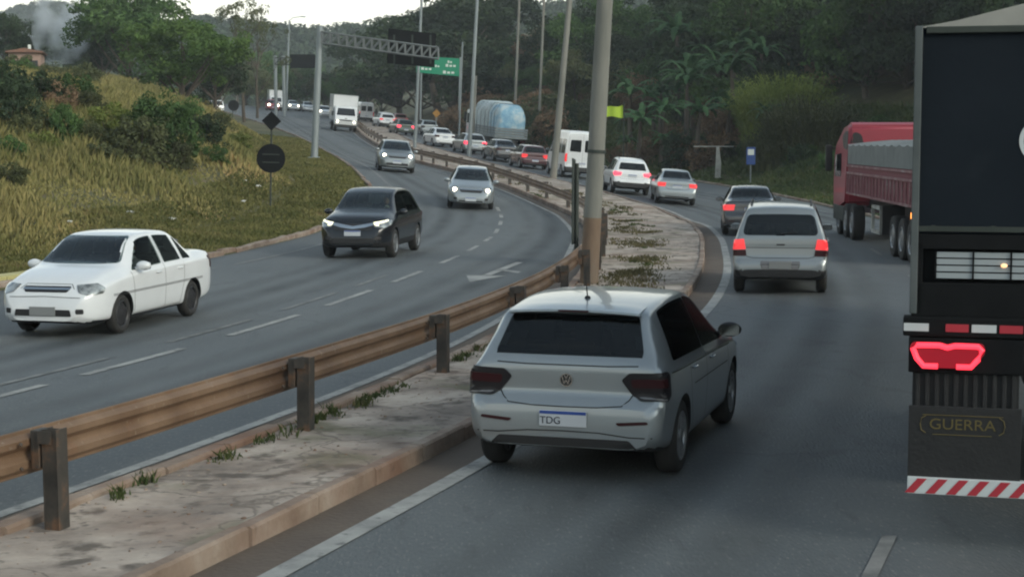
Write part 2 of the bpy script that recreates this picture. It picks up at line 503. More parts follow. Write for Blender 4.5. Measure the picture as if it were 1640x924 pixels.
def kerb(name, f, w0, w1, top, m, ys, wob=0.012, seg=1.0):
    """kerb stones laid along x=f(y): each stone slightly out of line, joints left open"""
    b = MB()
    y = ys[0]; g = random.Random(5)
    while y < ys[1]:
        L = seg * (1 if y < 70 else 3)
        y2 = min(y + L, ys[1])
        j = [g.uniform(-wob, wob) for _ in range(4)]
        gap = 0.012 if y < 70 else 0
        vs = []
        nsub = 3
        for q in range(nsub + 1):
            yy = y + gap + (y2 - y - 2 * gap) * q / nsub
            t = q / nsub
            dz = j[0] * (1 - t) + j[1] * t
            xl, xr = float(f(yy)) + w0 + j[2], float(f(yy)) + w1 + j[3]
            hl, hr = float(H(xl, yy)), float(H(xr, yy))
            c = 0.02
            vs += [(xl, yy, hl - .2), (xl, yy, hl + top - c + dz), (xl + c, yy, hl + top + dz), (xr - c, yy, hr + top + dz), (xr, yy, hr + top - c + dz), (xr, yy, hr - .2)]
        fs = []
        for q in range(nsub):
            for k in range(5):
                fs.append((q * 6 + k, q * 6 + k + 1, q * 6 + k + 7, q * 6 + k + 6))
        fs += [(5, 4, 3, 2, 1, 0), tuple(nsub * 6 + k for k in range(6))]
        b.add(vs, fs)
        y = y2
    o = b.build(name, m)
    return tag(o, kind='structure')
kerb('kerb', KL, -0.16, 0.0, 0.15, M['kerb'], (-6, 330), 0.014)
kerb('kerb', KR, 0.0, 0.13, 0.15, M['kerb'], (-6, 330), 0.010)
def LEk(y): return LE(y)
kerb('kerb', LEk, -0.16, 0.0, 0.13, M['kerb'], (6, 330), 0.03)
kerb('kerb', RE, 0.0, 0.14, 0.10, M['kerb'], (20, 330), 0.02)
kerb('kerb', LE, -0.62, -0.18, 0.24, M['yellow'], (24, 33.4), 0.01)

# ------------------------------------------------------------------ painted lines
def ribbon(f, w, y0, y1, dz=0.008, step=1.0):
    b = MB(); n = max(2, int((y1 - y0) / step) + 1); ys = np.linspace(y0, y1, n); vs = []
    for y in ys:
        s = (float(f(y + .1)) - float(f(y - .1))) / .2
        k = w / 2 * math.sqrt(1 + s * s)
        for x in (float(f(y)) - k, float(f(y)) + k):
            vs.append((x, y, float(H(x, y)) + dz))
    return vs, [(2 * i, 2 * i + 1, 2 * i + 3, 2 * i + 2) for i in range(n - 1)]
def marking(spans, f, w, m, dz=0.008):
    b = MB()
    for y0, y1 in spans: b.add(*ribbon(f, w, y0, y1, dz))
    tag(b.build('road_marking', m), kind='structure')
laneB = pchip([0, 10, 17.6, 21.7, 26.07, 30.5, 35, 39.8, 43.7, 50, 56, 60, 72, 100, 140, 200, 300], [-11.6, -8.2, -5.65, -4.48, -3.46, -2.66, -1.97, -1.33, -.93, -.50, -.36, -.50, -2.6, -8.6, -16.2, -28, -53])
LBf = lambda y: laneB(y)
def worn_band(name, col, amt):
    m = mat(name, col, .68); nt = m.node_tree; N = nt.nodes; L = nt.links
    uv = N.new('ShaderNodeUVMap'); sx = N.new('ShaderNodeSeparateXYZ'); L.new(uv.outputs[0], sx.inputs[0])
    a = N.new('ShaderNodeMath'); a.operation = 'PINGPONG'; a.inputs[1].default_value = .5; L.new(sx.outputs['X'], a.inputs[0])
    mr = N.new('ShaderNodeMapRange'); mr.interpolation_type = 'SMOOTHSTEP'; mr.inputs['From Max'].default_value = .5; mr.inputs['To Max'].default_value = amt; L.new(a.outputs[0], mr.inputs['Value'])
    tc = N.new('ShaderNodeTexCoord'); nz = N.new('ShaderNodeTexNoise'); nz.inputs['Scale'].default_value = .5; nz.inputs['Detail'].default_value = 6; L.new(tc.outputs['Object'], nz.inputs['Vector'])
    mu = N.new('ShaderNodeMath'); mu.operation = 'MULTIPLY'; L.new(mr.outputs[0], mu.inputs[0])
    m2 = N.new('ShaderNodeMapRange'); m2.inputs['From Min'].default_value = .3; m2.inputs['From Max'].default_value = .7; m2.inputs['To Min'].default_value = .35; L.new(nz.outputs['Fac'], m2.inputs['Value']); L.new(m2.outputs[0], mu.inputs[1])
    t = N.new('ShaderNodeBsdfTransparent'); ms = N.new('ShaderNodeMixShader'); L.new(mu.outputs[0], ms.inputs[0]); L.new(t.outputs[0], ms.inputs[1]); L.new(N['Principled BSDF'].outputs[0], ms.inputs[2]); L.new(ms.outputs[0], N['Material Output'].inputs['Surface'])
    return m
M['track'] = worn_band('polished_wheel_track', (.125, .135, .136), .40)
M['oil'] = worn_band('oil_darkened_strip', (.045, .051, .053), .42)
def band(f, w, y0, y1, m):
    vs, fs = ribbon(f, w, y0, y1, .005)
    me = mesh_from('road_wear', vs, fs, [m]); uv = me.uv_layers.new(name='UVMap')
    for p in me.polygons:
        for li in p.loop_indices: uv.data[li].uv = (me.loops[li].vertex_index % 2, me.vertices[me.loops[li].vertex_index].co.y)
    tag(obj('road_wear', me), kind='structure')
for o_ in (1.85, 3.45, 5.7, 7.3): band(lambda y, o_=o_: KR(y) + o_, .75, -6, 200, M['track'])
for o_ in (2.65, 6.5): band(lambda y, o_=o_: KR(y) + o_, .8, -6, 200, M['oil'])
for o_ in (.95, 2.5): band(lambda y, o_=o_: LBf(y) + o_, .75, 4, 200, M['track'])
for o_ in (-1.1, -2.7): band(lambda y, o_=o_: LBf(y) + o_, .75, 14, 200, M['track'])
for o_ in (1.72, -1.9): band(lambda y, o_=o_: LBf(y) + o_, .8, 10, 200, M['oil'])
GL = lambda off: (lambda y: KR(y) + off)
marking([(-6, 330)], GL(0.66), 0.17, M['paint'])                           # right carriageway, inner edge line
marking([(-6, 330)], lambda y: KL(y) - 0.68, 0.13, M['paint'])             # left carriageway, inner edge line
laneB = pchip([0, 10, 17.6, 21.7, 26.07, 30.5, 35, 39.8, 43.7, 50, 56, 60, 72, 100, 140, 200, 300], [-11.6, -8.2, -5.65, -4.48, -3.46, -2.66, -1.97, -1.33, -.93, -.50, -.36, -.50, -2.6, -8.6, -16.2, -28, -53])
sp = [(5.5, 8.4), (10.2, 12.9), (14.9, 18.5), (19.3, 21.8), (23.3, 26.1), (27.6, 30.5), (32.3, 35), (37.3, 39.8), (41.6, 43.7), (45.6, 47.8), (49.6, 51.6), (53.2, 55), (56.4, 58), (59.4, 61), (62.4, 64)]
marking(sp, laneB, 0.13, M['paint'])
sp = [(64 + 8 * i, 67.5 + 8 * i) for i in range(16)]
marking(sp, laneB, 0.12, M['faded'])
laneA = lambda y: laneB(y) - 0.52
marking([(13.5, 16.4), (18, 20.8), (22.5, 25.4), (26.9, 30), (31.4, 34.0)], laneA, 0.10, M['faded'])
marking([(30, 36), (37, 45.5), (47, 60)], lambda y: LE(y) + 1.35, 0.12, M['faded'])
marking([(60, 200)], lambda y: LE(y) + 0.9, 0.12, M['faded'])
laneR = lambda y: KR(y) + 4.5
marking([(8.8, 11.3), (16.2, 18.6), (24, 26), (31.5, 34), (40, 42.5), (49, 52), (58, 61), (67, 70), (76, 79), (85, 88), (94, 97), (103, 106)], laneR, 0.10, M['faded'])
marking([(40, 300)], lambda y: RE(y) - 0.45, 0.12, M['faded'])
# direction arrow worn into the left carriageway
def arrow(px, py, L, ang):
    p = G(px, py); b = MB()
    ca, sa = math.cos(ang), math.sin(ang)
    def W(u, v):
        x = p.x + u * ca - v * sa; y = p.y + u * sa + v * ca
        return (x, y, float(H(x, y)) + 0.008)
    for poly in ([(-.09, 1.6), (.09, 1.6), (.09, L), (-.09, L)], [(0, 0), (.42, 1.6), (-.42, 1.6)], [(.09, 3.3), (.09, 2.9), (.55, 2.3), (.55, 2.7)]):
        b.add([W(*q) for q in poly], [tuple(range(len(poly)))])
    tag(b.build('road_marking', M['paint']), kind='structure')
arrow(752, 452, 5.4, -0.19)

# ------------------------------------------------------------------ guardrail on the median
M['rust'] = noisy('rusty_steel', [(0.25, (.095, .058, .038)), (0.45, (.185, .115, .070)), (0.62, (.25, .165, .105)), (0.8, (.32, .24, .17))],
                  scale=.9, detail=6, rough=0.58, bump=0.001, bscale=40, stretch=(1, 1.2, .8), metal=.35,
                  second=[(0.7, (.085, .050, .035), .52, .68, .5), (5, (.22, .10, .05), .60, .72, .4), (16, (.36, .31, .26), .64, .72, .5)])
M['post'] = noisy('weathered_post', [(0.3, (.030, .030, .028)), (0.52, (.060, .052, .044)), (0.64, (.15, .085, .05)), (0.8, (.22, .14, .09))],
                  scale=5.0, detail=9, rough=0.7, bump=0.003, bscale=25, stretch=(1, 1, .8), metal=.2)
def build_guardrail():
    root = empty('guardrail', (0, 12, 0))
    tag(root, 'long rusty steel guardrail on short posts along the median', 'guardrail')
    ys = np.concatenate([np.arange(-5, 75, 0.5), np.arange(75, 300, 2.0)])
    # W profile: (sideways, up), opened to the left carriageway
    prof = [(-.135, .158), (-.122, .164), (-.110, .160), (-.108, .138), (-.066, .112), (-.060, .104), (-.060, .062), (-.066, .054), (-.108, .020), (-.112, .008), (-.112, -.014), (-.108, -.024), (-.082, -.050), (-.078, -.058), (-.078, -.104), (-.084, -.112), (-.112, -.138), (-.114, -.158)]
    cz = 0.55; th = 0.008
    V = []; F = []; n = len(prof)
    for y in ys:
        x0 = float(RL(y)); s = (float(RL(y + .2)) - float(RL(y - .2))) / .4
        nx, ny = 1 / math.hypot(1, s), -s / math.hypot(1, s)
        h = float(H(x0, y)); sag = 0.004 * math.sin(y * .9)
        for side in (0, th):
            for (u, v) in prof:
                uu = u - side - 0.09
                V.append((x0 + uu * nx, y + uu * ny, h + MED * .5 + cz + v + sag - (0.004 if side else 0)))
    for i in range(len(ys) - 1):
        a = i * 2 * n; c = (i + 1) * 2 * n
        for k in range(n - 1):
            F.append((a + k, a + k + 1, c + k + 1, c + k))
            F.append((a + n + k + 1, a + n + k, c + n + k, c + n + k + 1))
        F.append((a, c, c + n, a + n)); F.append((a + n - 1, a + 2 * n - 1, c + 2 * n - 1, c + n - 1))
    me = mesh_from('beam', V, F, [M['rust']], smooth=True); me.set_sharp_from_angle(angle=R(22))
    bo = obj('beam', me, root, loc=(0, -12, 0))
    bt = MB(); bm = bmesh.new(); bmesh.ops.create_icosphere(bm, subdivisions=1, radius=.016); bt.bm(bm); btm = bt.mesh('bolt', M['post'])
    sp_ = MB()
    for q in (0,): sp_.box(-.004, .004, -.17, .17, -.16, .155)
    spm = None
    # posts
    pm = MB()
    for (x0, x1, y0, y1) in ((-.060, -.053, -.065, .065), (.053, .060, -.065, .065), (-.053, .053, -.004, .004)):
        pm.box(x0, x1, y0, y1, -.25, .70)
    pm.box(-.053, .053, -.0600, -.055, -.25, .70)
    pme = pm.mesh('post', M['post'])
    bl = MB(); bl.box(-.15, -.08, -.07, .07, .42, .69, .008); bl.box(-.08, .03, -.086, -.079, .60, .69)
    bme = bl.mesh('spacer_block', M['post'])
    y = 3.70; k = 0
    while y < 250 and k < 96:
        x = float(RL(y)); s = (float(RL(y + .2)) - float(RL(y - .2))) / .4
        o = obj('post', pme, root); o.location = (x + .02, y - 12, float(H(x, y)) + MED * .7)
        o.rotation_euler = (rnd.uniform(-.03, .03), rnd.uniform(-.03, .03), -math.atan(s))
        if y < 130: obj('spacer_block', bme, o)
        if y < 40:
            for (du, dz) in ((-.20, .61), (.20, .61), (-.20, .44), (.20, .44)):
                bb_ = obj('bolt', btm, o); bb_.location = (-.135, du, dz)
        y += 3.76 if y < 24 else 3.9; k += 1
build_guardrail()

# ------------------------------------------------------------------ poles, signs
M['conc'] = noisy('old_concrete', [(0.3, (.12, .125, .11)), (0.5, (.18, .18, .16)), (0.75, (.24, .235, .21))], scale=1.2, detail=9, rough=0.9,
                  bump=0.006, bscale=14, stretch=(1, 1, .25), second=[(0.8, (.16, .12, .09), .52, .68, .6)])
M['conc_red'] = noisy('earth_stained_concrete', [(0.3, (.12, .080, .056)), (0.5, (.17, .118, .080)), (0.75, (.21, .175, .14))], scale=2.2, detail=9, rough=0.9,
                      bump=0.006, bscale=14, stretch=(1, 1, .3))
M['galv'] = noisy('galvanised_steel', [(0.3, (.17, .20, .21)), (0.7, (.26, .29, .30))], scale=1.5, rough=0.55, metal=0.3, stretch=(1, 1, .2))
M['galv_unlit'] = noisy('unlit_galvanised_steel', [(0.3, (.085, .10, .105)), (0.7, (.135, .15, .155))], scale=1.5, rough=0.6)  # darker galvanised tone: the gantry truss's unlit look put into the colour
M['dark_steel'] = noisy('dark_green_steel', [(0.3, (.018, .026, .022)), (0.7, (.035, .045, .038))], scale=3, rough=0.7)
M['black'] = noisy('matt_black_paint', [(0.3, (.005, .006, .007)), (0.7, (.009, .010, .011))], scale=4, rough=0.9)
M['black'].node_tree.nodes['Principled BSDF'].inputs['Specular IOR Level'].default_value = .15
LEAN = R(2.3)

def pole(name, label, p, h, r0, r1, m, lean=LEAN, stain=None, group=None, arm=None, cat='pole', band=False):
    root = empty(name, p, 0, 0, lean)
    tag(root, label, cat, group)
    b = MB(); n = 10
    b.tube([(0, 0, -.4 + (h + .4) * i / n) for i in range(n + 1)], [r0 + (r1 - r0) * i / n for i in range(n + 1)], 16)
    b.build('shaft', m, root, smooth=True)
    if stain:
        s = MB(); rs = lambda z: r0 + (r1 - r0) * z / h + .004
        s.tube([(0, 0, -.1), (0, 0, .3), (0, 0, stain * .7), (0, 0, stain)], [rs(0) + .004, rs(.3) + .003, rs(stain), rs(stain) - .003], 16, cap=False)
        s.build('stained_base', M['conc_red'], root, smooth=True)
    if band:
        for z in (2.50,):
            s = MB(); s.lathe([(-.03, r0 + .001), (-.03, r0 + .006), (.03, r0 + .006), (.03, r0 + .001)], 'z', (0, 0, z), 20)
            s.build('strap', M['dark_steel'], root)
    if arm:
        s = MB(); s.tube([(0, 0, h - .1), (arm * .3, 0, h + .35), (arm, 0, h + .55)], .045, 8)
        s.build('lamp_arm', M['galv'], root, smooth=True)
        s = MB(); s.box(arm - .1 if arm > 0 else arm - .6, arm + .6 if arm > 0 else arm + .1, -.14, .14, h + .48, h + .62, .05)
        s.build('lamp_head', M['galv'], root)
    return root

p = G(943, 452, H, MED); pole('lamp_post', 'thick concrete pole rising from the median behind the silver hatchback, stained red at its foot', (p.x, p.y, p.z - .02), 9.5, .172, .135, M['conc'], lean=R(3.0), stain=1.25, cat='lamp post', arm=-1.6, band=True)
BIGP = p.copy()
p = at(886, 283, 84); p.z = float(H(p.x, p.y)) + MED; pole('lamp_post', 'second concrete lamp pole on the median, beside the white van', p, 12, .19, .12, M['conc'], lean=R(5.2), cat='lamp post', arm=-1.8)
def ground_pole(px, y, *a, **k):
    q = at(px, 200, y); q.z = float(T(q.x, q.y)) if k.pop('off', False) else float(H(q.x, q.y)) + MED - .03
    return pole(a[0], a[1], q, *a[2:], **k)
ground_pole(751, 112, 'lamp_post', 'slender grey lamp pole on the median left of the truck with the blue load', 12, .15, .10, M['galv'], lean=R(3.2), cat='lamp post', arm=-1.8)
ground_pole(757, 128, 'street_pole', 'short pale pole just behind the slender lamp pole by the blue-loaded truck', 5.6, .12, .10, M['conc'], lean=R(2.6), cat='pole')
ground_pole(664, 118, 'lamp_post', 'thin grey lamp pole on the median in front of the green sign', 13, .13, .08, M['galv'], lean=R(3.0), cat='lamp post', arm=-1.8)
def side_pole(px, pyb, y, *a, **k):
    q = at(px, pyb, y); q.z = float(T(q.x, q.y))
    return pole(a[0], a[1], q, *a[2:], **k)
side_pole(458, 168, 225, 'lamp_post', 'thin bright lamp pole where the road meets the far trees', 12.5, .16, .10, M['galv'], lean=R(2.8), cat='lamp post', arm=1.6)
side_pole(823, 200, 150, 'street_pole', 'thin grey pole standing in the brown scrub on the right hillside', 14, .14, .10, M['conc'], cat='pole')
side_pole(862, 200, 140, 'street_pole', 'thin pale pole in the trees just left of the second median lamp pole', 14, .12, .10, M['conc'], cat='pole')
side_pole(735, 220, 150, 'street_pole', 'faint slim pole beside the green highway sign', 9, .09, .07, M['galv'], cat='pole')
side_pole(378, 175, 190, 'marker_post', 'short white post at the left kerb on the far crest', 2.0, .09, .08, M['conc'], cat='post')
side_pole(355, 160, 170, 'marker_post', 'short pale post beside the parked white truck', 1.9, .08, .07, M['conc'], cat='post')

# sign seen edge-on just behind the thick pole
root = empty('road_sign', (BIGP.x + .02, BIGP.y + 6.5, float(H(BIGP.x, BIGP.y + 6.5)) + MED - .03), R(85), 0, LEAN)
tag(root, 'dark road sign seen edge-on just left of the thick median pole', 'road sign')
b = MB(); b.tube([(0, 0, -.2), (0, 0, 2.2)], .05, 8); b.build('sign_post', M['dark_steel'], root)
b = MB(); b.prism([(-.6, .35), (.6, .35), (.6, 2.3), (-.6, 2.3)], 'y', .055, .085); b.build('sign_panel', M['dark_steel'], root)

# diamond and round sign backs on the left verge
p = G(433, 332, T)
root = empty('road_sign', p, 0, 0, R(1.6))
tag(root, 'black round sign under a small black diamond on one post, on the left verge', 'road sign')
SG = p.y / FPX
b = MB(); b.tube([(0, 0, -.3), (0, 0, 3.32)], .035, 8); b.build('sign_post', M['dark_steel'], root)
b = MB(); c = 1.73; rr = 23 * SG
b.prism([(rr * math.cos(a), c + rr * math.sin(a)) for a in np.linspace(0, 2 * math.pi, 40, endpoint=False)], 'y', -.045, -.037)
ro = b.build('round_panel', M['black'], root)
b = MB(); b.box(-.3, .3, -.060, -.046, c + .12, c + .16); b.box(-.3, .3, -.060, -.046, c - .16, c - .12); b.build('bracket', M['dark_steel'], ro)
b = MB(); c = 3.05; rr = 15.5 * SG
b.prism([(-rr, c), (0, c - rr), (rr, c), (0, c + rr)], 'y', -.045, -.037); b.build('diamond_panel', M['black'], root)
p = at(372, 180, 165); p.z = float(T(p.x, p.y))
root = empty('road_sign', p, R(20), 0, R(6))
tag(root, 'small dark round sign back leaning at the far left kerb near the crest', 'road sign')
b = MB(); b.tube([(0, 0, -.3), (0, 0, 1.2)], .05, 8); b.build('sign_post', M['dark_steel'], root)
b = MB(); b.prism([(.55 * math.cos(a), 1.2 + .55 * math.sin(a)) for a in np.linspace(0, 2 * math.pi, 24, endpoint=False)], 'y', -.09, -.06); b.build('round_panel', M['black'], root)

# sign gantry over the oncoming lanes
def truss(b, x0, x1, z0, z1, y0, y1, r, bays, slope=0.0):
    def Z(x, z): return z + slope * (x - x0)
    for z in (z0, z1):
        for y in (y0, y1): b.tube([(x0, y, Z(x0, z)), (x1, y, Z(x1, z))], r, 6)
    for i in range(bays + 1):
        x = x0 + (x1 - x0) * i / bays
        for y in (y0, y1): b.tube([(x, y, Z(x, z0)), (x, y, Z(x, z1))], r * .8, 6)
        if i < bays:
            xn = x0 + (x1 - x0) * (i + 1) / bays
            for y in (y0, y1): b.tube([(x, y, Z(x, z0)), (xn, y, Z(xn, z1))], r * .7, 6)
            b.tube([(x, y0, Z(x, z1)), (xn, y1, Z(xn, z1))], r * .6, 6)
GY = 88.0
def build_gantry():
    p = at(503, 262, GY); p.z = float(T(p.x, p.y))
    k = GY / FPX
    root = empty('sign_gantry', p, 0, 0, 0)
    tag(root, 'steel sign gantry reaching over the oncoming lanes with black sign backs', 'sign gantry')
    def L(px, py): q = at(px, py, GY); return q.x - p.x, q.z - p.z
    b = MB(); x, z = L(513, 42)
    b.tube([(0, 0, -.3), (x * .5, 0, z * .5), (x, 0, z)], [.20, .185, .16], 14); b.box(-.3, .3, -.3, .3, -.2, .12, .02)
    b.build('column', M['galv'], root, smooth=True)
    x0, z0 = L(516, 70); x1, z1 = L(702, 95); xa, za = L(516, 52)
    b = MB(); truss(b, x0, x1, z0, za, -.35, .35, .05, 14, slope=(z1 - z0) / (x1 - x0)); b.build('truss', M['galv_unlit'], root)
    for (py0, py1) in ((44, 105),):
        q = [L(621, 45), L(698, 54), L(695, 108), L(619, 101)]
        b = MB(); b.prism(q, 'y', .40, .46)
        o = b.build('sign_panel', M['black'], root)
        b = MB()
        for t in (.12, .5, .88):
            xx = q[0][0] * (1 - t) + q[1][0] * t
            b.box(xx - .05, xx + .05, .36, .40, min(q[2][1], q[3][1]) + .2, min(q[0][1], q[1][1]) - .05)
        b.build('stiffener', M['dark_steel'], o)
build_gantry()

def build_far_gantry():
    Y = 190.0
    p = at(441, 168, Y); p.z = float(T(p.x, p.y)); root = empty('sign_gantry', p)
    tag(root, 'far sign gantry with dark panel seen behind the near gantry column', 'sign gantry')
    def L(px, py): q = at(px, py, Y); return q.x - p.x, q.z - p.z
    for px in (441, 454):
        b = MB(); x, z = L(px, 90); b.tube([(x, 0, -.3), (x, 0, z)], .2, 8); b.build('column', M['galv'], root, smooth=True)
    x0, z0 = L(441, 104); x1, z1 = L(508, 104); b = MB(); truss(b, x0, x1, z0, L(441, 93)[1], -.3, .3, .06, 8); b.build('truss', M['dark_steel'], root)
    b = MB(); q = L(465, 88); q2 = L(506, 110); b.box(q[0], q2[0], -.42, -.35, q2[1], q[1]); b.build('sign_panel', M['black'], root)
build_far_gantry()

M['green'] = mat('sign_green', (.0, .22, .115), 0.5)
M['white'] = mat('sign_white', (.62, .66, .62), 0.5)
def build_green_sign():
    Y = 165.0
    a = at(664, 115, Y); c = at(733, 115, Y); p = Vector(((a.x + c.x) / 2, Y, 0)); p.z = float(T(p.x, Y))
    root = empty('highway_sign', p, 0, 0, R(1.5)); tag(root, 'green highway direction sign with white lettering beyond the gantry', 'highway sign')
    def L(px, py): q = at(px, py, Y); return q.x - p.x, q.z - p.z
    b = MB(); x0, z1 = L(664, 91); x1, z0 = L(733, 122)
    b.prism([(x0, z0 + .3), (x1, z0), (x1, z1 - .15), (x0, z1)], 'y', -.05, .0); pan = b.build('sign_panel', M['green'], root)
    b = MB()
    def dash(px0, px1, py, h):
        a0, zz = L(px0, py); a1, _ = L(px1, py); n = max(2, int((a1 - a0) / .34))
        for i in range(n):
            t0 = a0 + (a1 - a0) * i / n; hh = h * (1.0 if i == 0 else .72)
            b.box(t0, t0 + (a1 - a0) / n * .68, -.062, -.05, zz, zz + hh)
    dash(714, 722, 101, .24); dash(711, 729, 107, .26); dash(672, 690, 113, .26); dash(707, 727, 118, .28); dash(694, 702, 108, .22)
    b.build('lettering', M['white'], pan)
    for px in (672, 734):
        b = MB(); x, _ = L(px, 100); b.tube([(x, .08, -1.5), (x, .08, z1)], .09, 8); b.build('sign_post', M['galv'], root, smooth=True)
build_green_sign()

M['lime'] = mat('lime_cloth', (.32, .46, .03), 0.8)
M['blue'] = mat('sign_blue', (.02, .06, .22), 0.5)
M['orange'] = mat('sign_orange', (.34, .17, .03), 0.7)
def text_mesh(txt, size, m, name='lettering', bold=0.0, extrude=.003):
    cu = bpy.data.curves.new(name, 'FONT'); cu.body = txt; cu.size = size; cu.extrude = extrude; cu.offset = bold
    cu.align_x = 'CENTER'; cu.align_y = 'CENTER'
    o = bpy.data.objects.new(name, cu); COL.objects.link(o)
    dg = bpy.context.evaluated_depsgraph_get(); me = bpy.data.meshes.new_from_object(o.evaluated_get(dg))
    bpy.data.objects.remove(o); bpy.data.curves.remove(cu); me.name = name
    me.materials.clear(); me.materials.append(m)
    return me

# right-hand verge furniture
Y = 98.0; p = at(970, 190, Y); p.z = float(T(p.x, Y))
root = empty('banner', (p.x, p.y, p.z)); tag(root, 'yellow-green cloth banner strung between thin poles in front of the palms', 'banner')
b = MB(); zz0, zz1 = at(970, 188, Y).z - p.z, at(970, 172, Y).z - p.z; nb = 10; x1 = at(999, 0, Y).x - p.x
vs = []; 
for i in range(nb + 1):
    t = i / nb; d = .06 * math.sin(t * 9); vs += [(x1 * t, d, zz0 + .05 * math.sin(t * 5)), (x1 * t, d + .03, zz1 + .1 * t + .04 * math.sin(t * 7))]
    vs += [(x1 * t, d + .012, zz0 + .05 * math.sin(t * 5)), (x1 * t, d + .042, zz1 + .1 * t + .04 * math.sin(t * 7))]
fs = []
for i in range(nb):
    a = 4 * i; c = a + 4
    fs += [(a, a + 1, c + 1, c), (a + 2, c + 2, c + 3, a + 3), (a, c, c + 2, a + 2), (a + 1, a + 3, c + 3, c + 1)]
b.add(vs, fs); b.build('cloth', M['lime'], root, smooth=True)
for x in (-.05, x1 + .05):
    b = MB(); b.tube([(x, 0, -.5), (x, 0, zz1 + .3)], .04, 6); b.build('sign_post', M['dark_steel'], root)

M['pale'] = noisy('chalky_paint', [(.3, (.20, .20, .18)), (.7, (.42, .42, .39))], scale=2.5, rough=.9)
Y = G(1149, 288, T).y; p = at(1149, 288, Y); p.z = float(T(p.x, Y)); k = Y / FPX
root = empty('barrier_post', p); tag(root, 'white tapered post with a long level bar across its top on the right verge', 'barrier')
b = MB(); zt = 52 * k
b.prism([(-.16, -.2), (.16, -.2), (.20, zt * .5), (.08, zt), (-.08, zt)], 'y', -.10, .10); b.build('pillar', M['pale'], root)
b = MB(); b.box(-1.45, .95, -.05, .05, zt, zt + .06, .01); b.build('bar', M['pale'], root)
b = MB(); b.box(-.26, .26, -.16, .16, -.25, .10, .02); b.build('foot', M['black'], root)
Y = 90.0; p = at(1202, 290, Y); p.z = float(T(p.x, Y))
root = empty('bus_stop_sign', p); tag(root, 'small blue and white stop sign on a post by the green bank', 'sign')
b = MB(); h1 = at(1202, 236, Y).z - p.z; h0 = at(1202, 264, Y).z - p.z
b.box(-.25, .25, -.03, .0, h0, h1, .01); pn = b.build('sign_panel', M['blue'], root)
b = MB(); b.box(-.17, .17, -.042, -.031, h0 + .55 * (h1 - h0), h0 + .88 * (h1 - h0)); b.build('sign_face', M['white'], pn)
b = MB(); b.tube([(0, .04, -.4), (0, .04, h1 - .1)], .035, 8); b.build('sign_post', M['galv'], root)
Y = 150.0; p = at(697, 200, Y); p.z = float(T(p.x, Y))
root = empty('warning_sign', p, 0, 0, R(3)); tag(root, 'small orange diamond sign on the scrubby bank beyond the queue', 'road sign')
hc = at(697, 182, Y).z - p.z
b = MB(); b.prism([(-.38, hc), (0, hc - .38), (.38, hc), (0, hc + .38)], 'y', -.04, .0); b.build('sign_panel', M['orange'], root)
b = MB(); b.tube([(0, .05, -.4), (0, .05, hc)], .05, 6); b.build('sign_post', M['galv'], root)
# ------------------------------------------------------------------ vegetation
M['bark'] = noisy('bark', [(0.3, (.045, .035, .026)), (0.7, (.11, .09, .07))], scale=3, rough=0.95, bump=0.02, bscale=10, stretch=(1, 1, .2))
M['leaf_dark'] = leaf_mat('dark_leaves', (.017, .030, .017), (.050, .078, .032), 0.30)
M['leaf_mid'] = leaf_mat('green_leaves', (.030, .068, .020), (.095, .165, .046), 0.30)
M['leaf_light'] = leaf_mat('fresh_leaves', (.060, .130, .030), (.170, .270, .065), 0.30)
M['leaf_palm'] = leaf_mat('palm_leaves', (.030, .075, .030), (.085, .170, .060), 0.4)
M['leaf_dry'] = leaf_mat('dry_scrub', (.085, .058, .036), (.28, .18, .105), 0.25)
M['leaf_olive'] = leaf_mat('olive_scrub', (.052, .066, .028), (.135, .145, .062), 0.35)
M['leaf_bamboo'] = leaf_mat('cane_leaves', (.10, .14, .030), (.27, .31, .075), 0.35)

def leaves(centres, rad, per, size, g, flat=0.35, aspect=2.0):
    """leaf quads (two faces, folded) scattered in clumps round the centres"""
    C_ = np.repeat(np.asarray(centres), per, axis=0)
    Rr = np.repeat(np.asarray(rad), per)[:, None]
    n = len(C_)
    d = g.normal(size=(n, 3)); d /= np.linalg.norm(d, axis=1)[:, None]
    r = g.uniform(0.35, 1.0, (n, 1)) ** 0.6
    P = C_ + d * r * Rr * np.array([1, 1, .8])
    nrm = d + g.normal(scale=.7, size=(n, 3)) + np.array([0, 0, flat]); nrm /= np.linalg.norm(nrm, axis=1)[:, None]
    u = np.cross(nrm, g.normal(size=(n, 3))); u /= np.linalg.norm(u, axis=1)[:, None]
    v = np.cross(nrm, u)
    s = size * g.uniform(.6, 1.35, (n, 1))
    a = P - u * s * .5; b = P + v * s / aspect * .5 + nrm * s * .08; c = P + u * s * .5; e = P - v * s / aspect * .5 + nrm * s * .08
    V = np.stack([a, b, c, e], 1).reshape(-1, 3)
    F = np.arange(n * 4).reshape(-1, 4)
    return V, F

